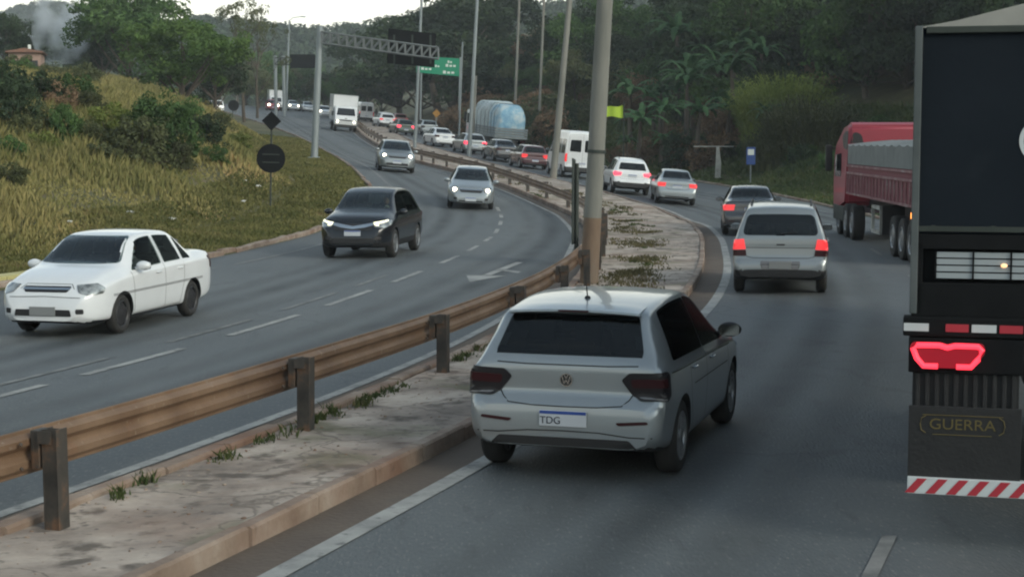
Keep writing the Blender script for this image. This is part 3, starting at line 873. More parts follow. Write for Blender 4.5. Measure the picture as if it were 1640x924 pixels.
def tree_meshes(name, seed, w, h, trunk_h, m, nclump=60, per=110, leaf=.3, tr=.22, lobes=7, spread=1.0, crad=.75):
    """trunk mesh with limbs, crown mesh of leaf clumps; crown outline from several uneven lobes"""
    g = np.random.default_rng(seed)
    b = MB()
    top = h * .72
    pts = [(0, 0, -.5)]; x = y = 0
    for i in range(1, 7):
        x += g.normal() * .10; y += g.normal() * .10
        pts.append((x, y, top * i / 6))
    b.tube(pts, [tr * (1.25 - .17 * i) for i in range(7)], 9)
    L = []
    for i in range(lobes):
        a = 2 * math.pi * (i + g.uniform(-.3, .3)) / lobes; q = g.uniform(.25, .62) * w * spread
        z = trunk_h + (h - trunk_h) * g.uniform(.22, .78)
        L.append((q * math.cos(a), q * math.sin(a), z, w * g.uniform(.22, .36)))
    L.append((0, 0, h - w * .22, w * .26)); L.append((g.normal() * .4, g.normal() * .4, trunk_h + (h - trunk_h) * .5, w * .34))
    for (lx, ly, lz, lr) in L[:-2]:
        z0 = max(trunk_h * .6, lz - lr * 1.3 - .5); i0 = min(5, int(z0 / top * 6)); p0 = Vector(pts[max(1, i0)])
        mid = p0.lerp(Vector((lx, ly, lz)), .55) + Vector((0, 0, -.25))
        b.tube([p0, mid, (lx, ly, lz)], [tr * .5, tr * .3, tr * .12], 6)
    cs = []; rs = []
    for k in range(nclump):
        lx, ly, lz, lr = L[k % len(L)]
        d = g.normal(size=3); d /= np.linalg.norm(d)
        if d[2] < -.3: d[2] *= -.6
        q = lr * g.uniform(.55, 1.08)
        cs.append((lx + d[0] * q, ly + d[1] * q, max(trunk_h * .8, lz + d[2] * q * .85))); rs.append(crad * g.uniform(.5, 1.2))
    V, F = leaves(cs, rs, per, leaf, g)
    return b.mesh(name + '_trunk', M['bark'], smooth=True), np_mesh(name + '_crown', V, F, m)

def place_tree(kind, proto, p, s, rz, label, cat='tree', group=None, lean=0.0, crown_mat=None, sz=None):
    root = empty(kind, p, rz, lean, 0); root.scale = (s, s, sz or s)
    tag(root, label, cat, group)
    obj('trunk', proto[0], root); o = obj('crown', proto[1], root)
    if crown_mat:
        o.material_slots[0].link = 'OBJECT'; o.material_slots[0].material = crown_mat
    return root

P_big = tree_meshes('broad_tree', 21, 6.8, 9.0, .5, M['leaf_mid'], nclump=170, per=110, leaf=.30, tr=.26, lobes=13, crad=.95)
P_round = tree_meshes('round_tree', 22, 6.4, 8.0, .4, M['leaf_mid'], nclump=150, per=110, leaf=.28, tr=.22, lobes=12, crad=.85)
P_tall = tree_meshes('tall_tree', 23, 4.6, 11.5, 3.0, M['leaf_dark'], nclump=95, per=110, leaf=.30, tr=.28, lobes=10)
P_wood = [tree_meshes('wood_tree', 30 + i, 6.0 + i * .5, 9.0 + i * .8, .7, M['leaf_dark'], nclump=130, per=80, leaf=.38, tr=.22, lobes=11, crad=1.05) for i in range(4)]
P_low = [tree_meshes('low_tree', 36 + i, 5.4, 4.6, .2, M['leaf_dark'], nclump=90, per=70, leaf=.36, tr=.12, lobes=9, crad=1.0) for i in range(2)]
P_open = tree_meshes('open_tree', 41, 5.0, 11.0, 4.0, M['leaf_olive'], nclump=34, per=50, leaf=.24, tr=.16, lobes=9, crad=.6)
def shrub_proto(seed, m, w=1.6, h=1.8, n=40, per=90, leaf=.13, crad=.36):
    g = np.random.default_rng(seed); b = MB()
    cs = []; rs = []
    for k in range(n):
        a = g.uniform(0, 6.28); q = w * math.sqrt(g.uniform(0, 1)) * .55; z = g.uniform(.12, 1) * h * (1 - .5 * (q / w) ** 2 * 4 * .5)
        c = (q * math.cos(a), q * math.sin(a), z); cs.append(c); rs.append(crad * g.uniform(.6, 1.2))
        if k % 3 == 0: b.tube([(0, 0, -.2), (c[0] * .5, c[1] * .5, z * .4), c], [.04, .025, .01], 5)
    V, F = leaves(cs, rs, per, leaf, g)
    return b.mesh('stem', M['bark']), np_mesh('foliage', V, F, m)
def place_shrub(proto, p, s, label, group=None, kind='shrub', sz=None, m=None, cat='shrub'):
    root = empty(kind, p, rnd.uniform(0, 6.28)); root.scale = (s, s, sz or s); tag(root, label, cat, group)
    obj('stem', proto[0], root); o = obj('foliage', proto[1], root)
    if m: o.material_slots[0].link = 'OBJECT'; o.material_slots[0].material = m
    return root
S_a = shrub_proto(51, M['leaf_mid']); S_b = shrub_proto(52, M['leaf_dark'], 2.0, 1.6, 46, 90, .15); S_dry = shrub_proto(53, M['leaf_dry'], 1.8, 2.0, 30, 60, .16)
S_lay = shrub_proto(54, M['leaf_dark'], 2.6, 2.4, 60, 80, .17, .42)

def ground_at(px, y): q = at(px, 200, y); return Vector((q.x, q.y, float(T(q.x, q.y))))

# left: two big trees over the bank, and smaller ones round them; size from the height of the top
def tree_to(kind, proto, h, px, y, top, rz, label, m, wide=1.0, sink=.3, **k):
    p = ground_at(px, y) - Vector((0, 0, sink)); s = (at(px, top, y).z - p.z) / h
    return place_tree(kind, proto, p, s * wide, rz, label, crown_mat=m, sz=s, **k)
tree_to('broad_tree', P_big, 9.0, 212, 140, -22, .4, 'tall dark green tree on the left bank, behind the lighter round one', M['leaf_mid'], 1.15)
tree_to('round_tree', P_round, 8.0, 292, 112, 26, 1.2, 'round lighter green tree on the left bank above the dry grass', M['leaf_light'], 1.15)
tree_to('dense_tree', P_wood[1], 9.8, 345, 132, 62, 2.2, 'low dark tree filling in right of the lighter round tree', M['leaf_dark'])
tree_to('dense_tree', P_wood[2], 10.6, 165, 152, 20, .2, 'dark tree between the smoke and the tall left tree', M['leaf_dark'], .8)
tree_to('slender_tree', P_open, 11.0, 392, 150, -12, .3, 'tall thin see-through tree against the sky at the far left roadside', M['leaf_olive'], .8)
tree_to('slender_tree', P_open, 11.0, 412, 170, 20, 2.3, 'shorter see-through tree just right of the tall thin one', M['leaf_olive'], .8)
for i, (px, y, s) in enumerate([(415, 232, .62), (440, 245, .7), (468, 250, .62), (492, 246, .58), (520, 240, .62), (545, 235, .6), (568, 240, .66), (430, 285, .9), (470, 290, .85), (510, 285, .8), (550, 285, .82), (590, 270, .8), (395, 250, .8), (380, 270, .95), (610, 240, .7)]):
    place_tree('dense_tree', P_wood[i % 4], ground_at(px, y), s, i * 1.3, 'bushy green tree in the row closing the far end of the road', group='trees closing the far end of the road', crown_mat=M['leaf_mid'] if i % 2 else M['leaf_olive'])
# left bank bushes: base and top pixel rows in the photo
HB = {id(S_lay): 2.7, id(S_a): 2.0, id(S_b): 1.85, id(S_dry): 2.2}
bush = [(262, 256, 136, S_lay, 'dark layered bush standing out of the dry grass below the round tree', M['leaf_mid'], .80),
        (222, 262, 178, S_b, 'grey-green bush at the left foot of the layered bush', M['leaf_olive'], .95),
        (326, 240, 176, S_b, 'low dark bush right of the layered bush', M['leaf_dark'], .85),
        (285, 268, 222, S_b, 'small grey-green bush in front of the layered bush', M['leaf_olive'], 1.0),
        (178, 226, 158, S_a, 'bright yellow-green bush left of the layered bush', M['leaf_bamboo'], 1.1),
        (14, 214, 104, S_lay, 'big dark bush at the left edge of the bank', M['leaf_dark'], .8),
        (58, 178, 106, S_b, 'dark bush second from the left edge of the bank', M['leaf_dark'], 1.0),
        (96, 186, 116, S_dry, 'dry brown bush between dark ones on the left bank', None, .8),
        (104, 232, 160, S_b, 'dark bush standing alone in the grass above the white sedan', M['leaf_mid'], .6),
        (135, 150, 96, S_a, 'green bush at the top of the left bank under the smoke', M['leaf_olive'], 1.1),
        (34, 136, 90, S_a, 'green bush at the top of the bank by the house', M['leaf_mid'], 1.2),
        (30, 128, 84, S_b, 'thin green bush in front of the house wall', M['leaf_olive'], 1.2),
        (84, 136, 98, S_lay, 'leafy bush below the house wall', M['leaf_olive'], 1.2),
        (352, 208, 176, S_b, 'small dark bush above the left kerb near the white truck', M['leaf_olive'], 1.2),
        (8, 262, 212, S_b, 'leafy bush at the extreme left low on the bank', M['leaf_mid'], 1.0)]
for px, py, top, pr, lab, mm, wd in bush:
    q = G(px, py, T) - Vector((0, 0, .1)); s = (at(px, top, q.y).z - q.z) / HB[id(pr)]; place_shrub(pr, q, s * wd, lab, m=mm, sz=s)
for k, (px, y, top) in enumerate([(12, 150, 24), (48, 175, 36), (140, 175, 45)]):
    tree_to('dense_tree', P_wood[k], 9.0 + .8 * k, px, y, top, k * 1.7, 'rounded dark tree in the row behind the top of the left bank', M['leaf_dark'], group='trees behind the left bank')

# right hillside wood
g = random.Random(3); n = 0
for row, (d0, num, sc) in enumerate([(13, 15, .78), (20, 15, .95), (28, 15, 1.1), (38, 14, 1.25), (50, 13, 1.4), (64, 11, 1.5)]):
    for k in range(num):
        y = 44 + (195 - 44) * (k + g.uniform(.1, .9)) / num
        d = d0 + g.uniform(-2.5, 2.5) + (5.0 if 78 < y < 118 and row == 0 else 0)
        if row == 0 and 62 < y < 84: d += 4
        x = float(RE(y)) + d
        px = 820 + x / y * FPX
        if px > 1950 or px < 640: continue
        s = sc * g.uniform(.8, 1.2)
        if px < 760: s *= .62
        place_tree('dense_tree', P_wood[(n * 3 + row) % 4], (x, y, float(T(x, y)) - .3), s, g.uniform(0, 6.28),
                   'dark dense tree in the wood covering the right hillside', group='trees of the right hillside wood',
                   crown_mat=(M['leaf_dry'] if 752 < px < 905 and d < 34 and g.random() < .7 else M['leaf_dark'] if g.random() < .7 else M['leaf_mid']))
        n += 1
n = 0
for row, (d0, num) in enumerate([(12, 16), (22, 15), (33, 14), (46, 13)]):
    for k in range(num):
        y = 42 + (190 - 42) * (k + g.uniform(.1, .9)) / num; d = d0 + g.uniform(-2, 3)
        if row == 0 and 58 < y < 122: d += 5
        x = float(RE(y)) + d; px = 820 + x / y * FPX
        if px > 1900 or px < 640: continue
        place_tree('understorey_tree', P_low[n % 2], (x, y, float(T(x, y)) - .4), g.uniform(.9, 1.4), g.uniform(0, 6.28),
                   'low leafy tree filling the gaps under the wood on the right hillside', group='understorey of the right hillside wood', crown_mat=(M['leaf_dark'] if n % 3 else M['leaf_mid']))
        n += 1
for k in range(60):
    y = 150 + 120 * g.random(); d = 7 + 62 * g.random(); x = float(RE(y)) + d; px = 820 + x / y * FPX
    if not 640 < px < 960: continue
    place_tree('dense_tree', P_wood[k % 4], (x, y, float(T(x, y)) - .5), g.uniform(.55, .85), g.uniform(0, 6.28),
               'bushy tree on the far slope between the green sign and the brown scrub', group='trees of the far right slope', crown_mat=g.choice([M['leaf_olive'], M['leaf_mid'], M['leaf_dark']]))
# trees against the sky right of the gantry
for px, y, top, lab in [(702, 200, 6, 'dark tree against the sky just right of the gantry panel'), (728, 185, -14, 'dark tree against the sky behind the green sign'),
                      (640, 240, 22, 'dark tree on the skyline above the left end of the gantry panel'), (672, 225, 26, 'dark tree on the skyline behind the thin lamp pole'),
                      (758, 205, -30, 'tall dark tree behind the slender lamp pole'), (790, 215, -40, 'tall dark tree above the truck with the blue load')]:
    tree_to('tall_tree', P_tall if px % 4 else P_wood[3], 11.5, px, y, top, px, lab, M['leaf_dark'], 1.35)
for px, py, top, pr, lab, mm, wd in [(-8, 190, 88, S_b, 'dark shrub cut by the left edge of the picture', M['leaf_dark'], .9), (120, 176, 112, S_b, 'green shrub between the brown bush and the yellow-green one', M['leaf_mid'], .9),
                                     (150, 190, 138, S_lay, 'olive shrub left of the yellow-green bush', M['leaf_olive'], .9), (38, 230, 178, S_b, 'olive shrub low in the grass at the left', M['leaf_olive'], 1.0),
                                     (205, 240, 196, S_a, 'small yellowish bush between the yellow-green bush and the layered bush', M['leaf_bamboo'], 1.1), (140, 236, 188, S_a, 'pale olive bush left of the yellow-green bush foot', M['leaf_olive'], 1.2),
                                     (68, 250, 206, S_a, 'small yellow-green bush low in the grass above the sedan roof', M['leaf_bamboo'], 1.3), (160, 262, 226, S_b, 'low leafy tuft of bush in the middle of the grass slope', M['leaf_olive'], 1.3),
                                     (15, 300, 256, S_a, 'yellowish bush low at the left edge behind the sedan', M['leaf_olive'], 1.3), (345, 262, 228, S_a, 'small green bush in the grass left of the round sign', M['leaf_mid'], 1.2),
                                     (385, 236, 208, S_a, 'little yellow-green bush near the kerb left of the diamond sign', M['leaf_bamboo'], 1.3), (70, 215, 158, S_a, 'olive bush under the brown bush on the bank', M['leaf_olive'], 1.1),
                                     (238, 232, 166, S_a, 'leafy shrub tucked behind the layered bush', M['leaf_mid'], .9), (305, 230, 150, S_lay, 'spreading dark shrub on the right shoulder of the layered bush', M['leaf_mid'], .8)]:
    q = G(px, py, T) - Vector((0, 0, .1)); s = (at(px, top, q.y).z - q.z) / HB[id(pr)]; place_shrub(pr, q, s * wd, lab, m=mm, sz=s)
# dry scrub on the cutting, from the sign to the second pole
for k in range(46):
    y = g.uniform(104, 176); d = g.uniform(1.5, 11); x = float(RE(y)) + d
    px = 820 + x / y * FPX
    mm = g.choice([None, None, M['leaf_olive'], None, M['leaf_dark']])
    lab = {None: 'dry brown scrub bush on the cutting behind the queue'}.get(mm, 'green scrub bush on the cutting behind the queue')
    place_shrub(g.choice([S_dry, S_dry, S_lay]) if mm is None else S_lay, (x, y, float(T(x, y)) - .1), g.uniform(.7, 1.35), lab,
                group='dry scrub on the right cutting' if mm is None else 'green scrub on the right cutting', m=mm or M['leaf_dry'])
n = 0
for k in range(64):
    y = g.uniform(104, 200); d = g.uniform(9, 44); x = float(RE(y)) + d
    place_tree('scrub_tree', P_low[k % 2], (x, y, float(T(x, y)) - .5), g.uniform(.45, .95), g.uniform(0, 6.28),
               'dull green and brown scrub tree on the slope above the queue', group='scrub trees on the slope above the queue',
               crown_mat=g.choice([M['leaf_olive'], M['leaf_dry'], M['leaf_dark'], M['leaf_olive'], M['leaf_mid']]))
n = 0
while n < 84:
    y = g.uniform(128, 205); px = g.uniform(745, 905); x = (px - 820) / FPX * y; d = x - float(RE(y))
    if d < 1.6: continue
    place_tree('scrub_tree', P_low[n % 2], (x, y, float(T(x, y)) - .4), g.uniform(.40, .85), g.uniform(0, 6.28),
               'dry brown leafy scrub on the cutting above the truck with the blue load', group='brown scrub above the queue',
               crown_mat=g.choice([M['leaf_dry'], M['leaf_dry'], M['leaf_dry'], M['leaf_olive']]))
    n += 1
# low green scrub at the right verge, behind the banner, bar and blue sign
for k in range(52):
    y = g.uniform(56, 104); d = g.uniform(4.6, 11.5); x = float(RE(y)) + d
    if 870 < 820 + x / y * FPX < 2000:
        place_shrub(S_b if k % 3 else S_a, (x, y, float(T(x, y)) - .15), g.uniform(.4, .85), 'low dark green bush on the bank of the right verge',
                    group='low bushes on the right bank', m=M['leaf_dark'] if k % 2 else M['leaf_mid'])

# banana plants
def banana_proto(seed, h=4.6, nl=14, L=1.9):
    g_ = random.Random(seed); b = MB()
    b.tube([(0, 0, -.3), (.03, 0, h * .3), (0, .02, h * .62)], [.15, .12, .07], 8)
    tr = b.mesh('stem', M['bark'], smooth=True)
    V = []; F = []
    for k in range(nl):
        az = 2 * math.pi * k / nl + g_.uniform(-.3, .3); up = g_.uniform(.7, 1.35); ll = L * g_.uniform(.75, 1.15)
        prev = Vector((0, 0, h * .6)); d = Vector((math.cos(az) * math.cos(up), math.sin(az) * math.cos(up), math.sin(up)))
        side = Vector((-math.sin(az), math.cos(az), 0)); ns = 12; rows = []
        for i in range(ns + 1):
            t = i / ns; w = .19 * math.sin(math.pi * min(1, .08 + t * .95)) ** .6 * (.5 if t < .1 else 1)
            rows.append((prev.copy(), w)); prev = prev + d * ll / ns
            d = (d + Vector((0, 0, -.17 - .08 * t))).normalized()
        for i in range(ns):
            (p0, w0), (p1, w1) = rows[i], rows[i + 1]
            sc_ = .8 if i % 2 else 1.0                      # torn edge
            for sg in (-1, 1):
                n0 = len(V)
                dz = Vector((0, 0, -.35))
                V += [p0, p0 + (side * sg + dz) * w0 * sc_, p1 - (p1 - p0) * .18 + (side * sg + dz) * w1 * sc_, p1]
                F.append((n0, n0 + 1, n0 + 2, n0 + 3) if sg > 0 else (n0 + 3, n0 + 2, n0 + 1, n0))
    return tr, mesh_from('foliage', V, F, [M['leaf_palm']], smooth=False)
B_p = [banana_proto(60 + i, 4.2 + .5 * i) for i in range(3)]
for k, (px, y, s) in enumerate([(1005, 108, 1.0), (1028, 106, 1.1), (1050, 112, 1.25), (1072, 105, 1.15), (1092, 110, 1.25), (1115, 106, 1.2), (1138, 110, 1.3), (1160, 104, 1.2), (1182, 108, 1.25), (1205, 103, 1.1),
                                (1040, 124, 1.5), (1085, 124, 1.6), (1128, 124, 1.6), (1172, 120, 1.5), (1215, 118, 1.5), (1240, 100, 1.1), (1010, 122, 1.4), (1060, 118, 1.45), (1105, 118, 1.5), (1150, 118, 1.5)]):
    s *= g.uniform(.72, 1.2); root = empty('banana_plant', ground_at(px + g.uniform(-9, 9), y + g.uniform(-4, 4)), g.uniform(0, 6.28), g.uniform(-.12, .12), g.uniform(-.12, .12)); root.scale = (s, s, s * g.uniform(.8, 1.1))
    tag(root, 'green banana plant with long arching leaves on the right slope', 'plant', 'banana plants on the right slope')
    obj('stem', B_p[k % 3][0], root); obj('foliage', B_p[k % 3][1], root)

# tall cane clump, yellow-green
def cane_clump(name, p, w, h, n, m, label, cat='plant', seed=5, lean=.25):
    g_ = np.random.default_rng(seed); V = []; F = []
    for i in range(n):
        a = g_.uniform(0, 6.28); q = math.sqrt(g_.uniform()) * w; x0, y0 = q * math.cos(a), q * math.sin(a)
        hh = h * g_.uniform(.55, 1.05) * (1 - .35 * (q / w) ** 2); ln = g_.uniform(.1, lean + .25); la = a + g_.normal() * .6
        pts = [Vector((x0 + math.cos(la) * ln * hh * t ** 2.2, y0 + math.sin(la) * ln * hh * t ** 2.2, hh * t * (1 - .12 * t * t))) for t in (0, .3, .55, .75, .9, 1)]
        sd_ = Vector((-math.sin(la), math.cos(la), 0)); w0 = g_.uniform(.02, .04)
        for j in range(5):
            n0 = len(V); wa, wb = w0 * (1 - j * .17), w0 * (1 - (j + 1) * .17)
            V += [pts[j] - sd_ * wa, pts[j] + sd_ * wa, pts[j + 1] + sd_ * wb, pts[j + 1] - sd_ * wb]; F.append((n0, n0 + 1, n0 + 2, n0 + 3))
        for t in range(5):                                   # side leaves
            j = int(g_.integers(1, 5)); q0 = pts[j]; da = g_.uniform(0, 6.28); l = g_.uniform(.3, .6)
            dv = Vector((math.cos(da), math.sin(da), g_.uniform(.1, .9))).normalized(); s2 = dv.cross(Vector((0, 0, 1))).normalized() * .025
            n0 = len(V); e = q0 + dv * l + Vector((0, 0, -.12)); mm = q0 + dv * l * .5 + Vector((0, 0, .04))
            V += [q0 - s2, q0 + s2, mm + s2, mm - s2]; F.append((n0, n0 + 1, n0 + 2, n0 + 3)); n0 = len(V)
            V += [mm - s2, mm + s2, e + s2 * .1, e - s2 * .1]; F.append((n0, n0 + 1, n0 + 2, n0 + 3))
    o = obj(name, mesh_from(name, V, F, [m]), loc=p)
    return tag(o, label, cat)
cane_clump('cane_clump', ground_at(1254, 102) + Vector((0, 0, -.3)), 2.5, 5.7, 2600, M['leaf_bamboo'], 'tall yellow-green cane thicket on the right bank above the blue sign', seed=5)
cane_clump('cane_clump', ground_at(1222, 106) + Vector((0, 0, -.3)), 1.6, 4.0, 1100, M['leaf_bamboo'], 'shorter yellow-green cane clump left of the tall thicket', seed=6)
cane_clump('cane_clump', ground_at(1296, 96) + Vector((0, 0, -.3)), 2.5, 4.6, 1500, M['leaf_olive'], 'brownish-green cane clump between the tall thicket and the red truck', seed=7)
cane_clump('cane_clump', ground_at(1250, 96) + Vector((0, 0, -.3)), 1.9, 3.0, 1000, M['leaf_olive'], 'low olive cane clump at the foot of the tall thicket', seed=8)

# grass: blades on the left bank and right verge
def blades(name, pts, hts, wd, g_, bend=.5, m=None):
    n = len(pts); pts = np.asarray(pts); hts = np.asarray(hts)[:, None]
    a = g_.uniform(0, 6.28, n); dx = np.stack([np.cos(a), np.sin(a), np.zeros(n)], 1)
    la = g_.uniform(0, 6.28, n); ld = np.stack([np.cos(la), np.sin(la), np.zeros(n)], 1) * g_.uniform(.1, bend, (n, 1))
    up = np.array([0, 0, 1.0]); w = wd[:, None] if isinstance(wd, np.ndarray) else wd
    m1 = pts + up * hts * .55 + ld * hts * .3; tp = pts + up * hts + ld * hts
    V = np.stack([pts - dx * w, pts + dx * w, m1 + dx * w * .8, tp, m1 - dx * w * .8], 1).reshape(-1, 3)
    F = np.arange(n * 5).reshape(-1, 5)
    o = obj(name, np_mesh(name, V, F, m or M['grass']))
    return tag(o, kind='stuff')
def scatter_bank(n, y0, y1, d0, d1, side, g_):
    """denser near the camera; returns points on the bank"""
    y = y0 * (y1 / y0) ** g_.uniform(0, 1, n)
    d = d0 + (d1 - d0) * g_.uniform(0, 1, n) ** 1.0
    x = (LE(y) - d) if side < 0 else (RE(y) + d)
    z = T(x, y)
    return x, y, z, d
g_ = np.random.default_rng(8)
x, y, z, d = scatter_bank(150000, 34, 175, 3.2, 26, -1, g_)
tall = sst((d - 3.4) / 5 + .35 * NZ(x, y, 3.0)) * (.75 + .25 * NZ(x, y, 6.0))
ht = .10 + .95 * np.clip(tall, 0, 1.3) * g_.uniform(.55, 1.15, len(x))
o = blades('tall_grass', np.stack([x, y, z - .03], 1), ht, .006 + .0007 * y * g_.uniform(.5, 1.2, len(y)) ** 1, g_)
tag(o, 'tall dry yellow grass covering the left bank', 'grass')
x, y, z, d = scatter_bank(90000, 30, 120, .15, 5.0, -1, g_)
o = blades('short_grass', np.stack([x, y, z - .02], 1), g_.uniform(.04, .16, len(x)) * (.6 + .5 * sst(d / 2)), .004 + .0006 * y, g_, .8, leaf_mat('verge_grass', (.068, .080, .022), (.18, .165, .060), .5, dry=(.22, .15, .075)))
tag(o, 'short worn grass on the left verge', 'grass')
x, y, z, d = scatter_bank(70000, 52, 170, .25, 14.0, 1, g_)
o = blades('bank_grass', np.stack([x, y, z - .02], 1), g_.uniform(.10, .45, len(x)) * (.4 + .8 * sst((d - 1) / 4)), .004 + .0007 * y, g_, .8, leaf_mat('bank_grass', (.032, .055, .020), (.085, .105, .038), .3, dry=(.15, .115, .055)))
tag(o, 'rough green grass on the right bank', 'grass')
# weeds along the median kerbs and cracks
def median_weeds():
    P = []; Hh = []
    for k in range(420):
        y = 9 + 62 * g_.uniform() ** 1.2
        u = g_.uniform()
        x = float(KL(y)) + (.03 + .12 * g_.uniform() if u < .62 else (float(KR(y)) - float(KL(y))) * (.38 + .22 * g_.uniform()))
        if u >= .62 and y < 30: continue
        if NZ(x, y, 1.1) < .2: continue
        nb = int(g_.integers(10, 34)); hh = g_.uniform(.03, .10)
        for q in range(nb):
            xx, yy = x + g_.normal() * .05, y + g_.normal() * .09
            P.append((xx, yy, float(med_h(xx, yy)) - .01)); Hh.append(hh * g_.uniform(.5, 1.2))
    for (px, py) in ((228, 768), (190, 792), (515, 665), (530, 655), (735, 575), (500, 672)):
        q = G(px, py, H, MED)
        for i in range(40):
            xx, yy = q.x + g_.normal() * .035, q.y + g_.normal() * .06
            P.append((xx, yy, float(med_h(xx, yy)) - .01)); Hh.append(g_.uniform(.04, .13))
    o = blades('weeds', P, Hh, .005 + .00025 * np.array(P)[:, 1], g_, 1.0, M['weed']); tag(o, 'weeds sprouting from cracks along the median kerb', 'weeds')
median_weeds()
P = []; Hh = []
for k in range(700):
    y = 27 + 60 * g_.uniform() ** 1.3; w_ = float(KR(y)) - float(KL(y)); x = float(KL(y)) + w_ * np.clip(.42 + .13 * g_.normal(), .1, .9)
    if NZ(x, y, 1.3) < -.1: continue
    for q in range(int(g_.integers(8, 30))):
        xx, yy = x + g_.normal() * .10, y + g_.normal() * .22
        P.append((xx, yy, float(med_h(xx, yy)) - .01)); Hh.append(g_.uniform(.02, .09))
o = blades('dry_grass', P, Hh, .006 + .0003 * np.array(P)[:, 1], g_, 1.2, M['straw']); tag(o, 'flattened dry grass along the middle of the median', 'grass')
# dust and grit heaped along the kerb
def pebbles(name, n, fn, m, s0, s1, label):
    V = []; F = []; c = MB(); bm = bmesh.new(); bmesh.ops.create_icosphere(bm, subdivisions=1, radius=1)
    base = np.array([v.co[:] for v in bm.verts]); fc = np.array([[v.index for v in f.verts] for f in bm.faces]); bm.free()
    Vs = []; Fs = []
    for i in range(n):
        x, y, z = fn(i); s = g_.uniform(s0, s1); q = base * s * g_.uniform(.6, 1.2, 3) * np.array([1, 1, .6]) + g_.normal(size=base.shape) * s * .12
        Vs.append(q + np.array([x, y, z])); Fs.append(fc + i * len(base))
    o = obj(name, np_mesh(name, np.concatenate(Vs), np.concatenate(Fs), m)); tag(o, label, 'gravel', kind='stuff')
def fn(i):
    y = 7 + 40 * g_.uniform() ** 1.5; u = g_.uniform()
    x = float(KL(y)) + g_.uniform(.02, .25) if u < .45 else float(KL(y)) + (float(KR(y)) - float(KL(y))) * g_.uniform(.05, .98)
    return x, y, float(med_h(x, y))
pebbles('gravel', 900, fn, M['kerb'], .006, .022, 'loose grit lying on the median paving')
def fn2(i):
    y = 36 + 60 * g_.uniform(); x = float(LE(y)) - g_.uniform(.2, 6); return x, y, float(T(x, y)) + .03
M['litter'] = mat('litter', (.5, .5, .47), .7)
pb = [(108, 358), (208, 343), (275, 353), (388, 325), (412, 300), (390, 291)]
for k, (px, py) in enumerate(pb):
    q = G(px, py, T); b = MB(); bm = bmesh.new(); bmesh.ops.create_icosphere(bm, subdivisions=2, radius=.085)
    for v in bm.verts: v.co = Vector((v.co.x * 1.5, v.co.y, v.co.z * .5)) * (1 + .35 * rnd.uniform(-1, 1))
    b.bm(bm); o = b.build('litter', M['litter'], loc=(q.x, q.y, q.z + .05))
    tag(o, 'crumpled pale scrap of litter lying in the grass of the left verge', 'litter', 'litter on the left verge')

# ------------------------------------------------------------------ hills
M['hill'] = noisy('wooded_hillside', [(0.3, (.018, .026, .016)), (0.5, (.034, .044, .024)), (0.7, (.060, .066, .036))], scale=.05, detail=10, rough=.95, bump=1.5, bscale=.25)
def hill(name, cx, cy, w, d, h, seed, n=70):
    nz = smooth_noise(seed); V = []
    for j in range(n + 1):
        for i in range(n + 1):
            u, v = i / n * 2 - 1, j / n * 2 - 1; r = math.hypot(u, v)
            zz = h * max(0, math.cos(min(1, r) * math.pi / 2)) ** 1.1
            x, y = cx + u * w, cy + v * d
            V.append((x, y, zz * (1 + .10 * float(nz(x, y, w * .13))) + (1.6 * float(nz(x, y, 9.0)) if zz > 2 else 0) - 3))
    F = [(j * (n + 1) + i, j * (n + 1) + i + 1, (j + 1) * (n + 1) + i + 1, (j + 1) * (n + 1) + i) for j in range(n) for i in range(n)]
    o = obj(name, mesh_from(name, V, F, [M['hill']], smooth=True)); tag(o, kind='structure')
    def z(x, y):
        u, v = (x - cx) / w, (y - cy) / d; r = math.hypot(u, v)
        zz = h * max(0, math.cos(min(1, r) * math.pi / 2)) ** 1.1
        return zz * (1 + .10 * float(nz(x, y, w * .13))) - 3
    return z
def ridge(name, pts, Y, depth, canopy, seed, nx=150, ny=46):
    """long hill whose crest height is given along x; pts = [(x, z)]"""
    f = pchip(*zip(*pts)); nz = smooth_noise(seed); x0, x1 = pts[0][0], pts[-1][0]
    def z(x, y):
        t = (y - Y) / depth
        return (float(f(x)) - canopy) * math.exp(-(t * t) * (1.2 if t < 0 else .5)) + .5 * float(nz(x, y, 22.0)) - 1
    V = [(x0 + (x1 - x0) * i / nx, Y - depth * 1.6 + depth * 3.6 * j / ny, z(x0 + (x1 - x0) * i / nx, Y - depth * 1.6 + depth * 3.6 * j / ny)) for j in range(ny + 1) for i in range(nx + 1)]
    F = [(j * (nx + 1) + i, j * (nx + 1) + i + 1, (j + 1) * (nx + 1) + i + 1, (j + 1) * (nx + 1) + i) for j in range(ny) for i in range(nx)]
    o = obj(name, mesh_from(name, V, F, [M['hill']], smooth=True)); tag(o, kind='structure')
    return z
def crest(pxs, Y):
    return [(at(px, py, Y).x, at(px, py, Y).z) for px, py in pxs]
c1 = crest([(-160, 70), (-60, 60), (40, 56), (150, 40), (260, 30), (340, 18), (400, 24), (470, 32), (520, 36), (560, 30), (600, 26), (640, 20), (700, 12), (820, 0), (1100, -30), (1500, -60), (1900, -60)], 560)
rear = [(-260, 26), (-160, 30), (-80, 24), (-20, 20), (30, 22), (90, 28), (170, 34), (260, 30)]
ridge('hill', rear, -120, 50, 0.0, 75, 90, 30)      # unseen slope added behind the camera to darken reflections and fill
c2 = crest([(-300, 90), (-150, 60), (-60, 34), (5, 17), (50, 4), (85, 1), (120, 6), (155, 17), (200, 32), (280, 60), (400, 90)], 950)
hz = [(ridge('hill', c2, 950, 130, 4.5, 71, 110, 40), c2[0][0], c2[-1][0], 950, 130),
      (ridge('hill', c1, 560, 120, 5.0, 72), c1[0][0], c1[-1][0], 560, 120)]
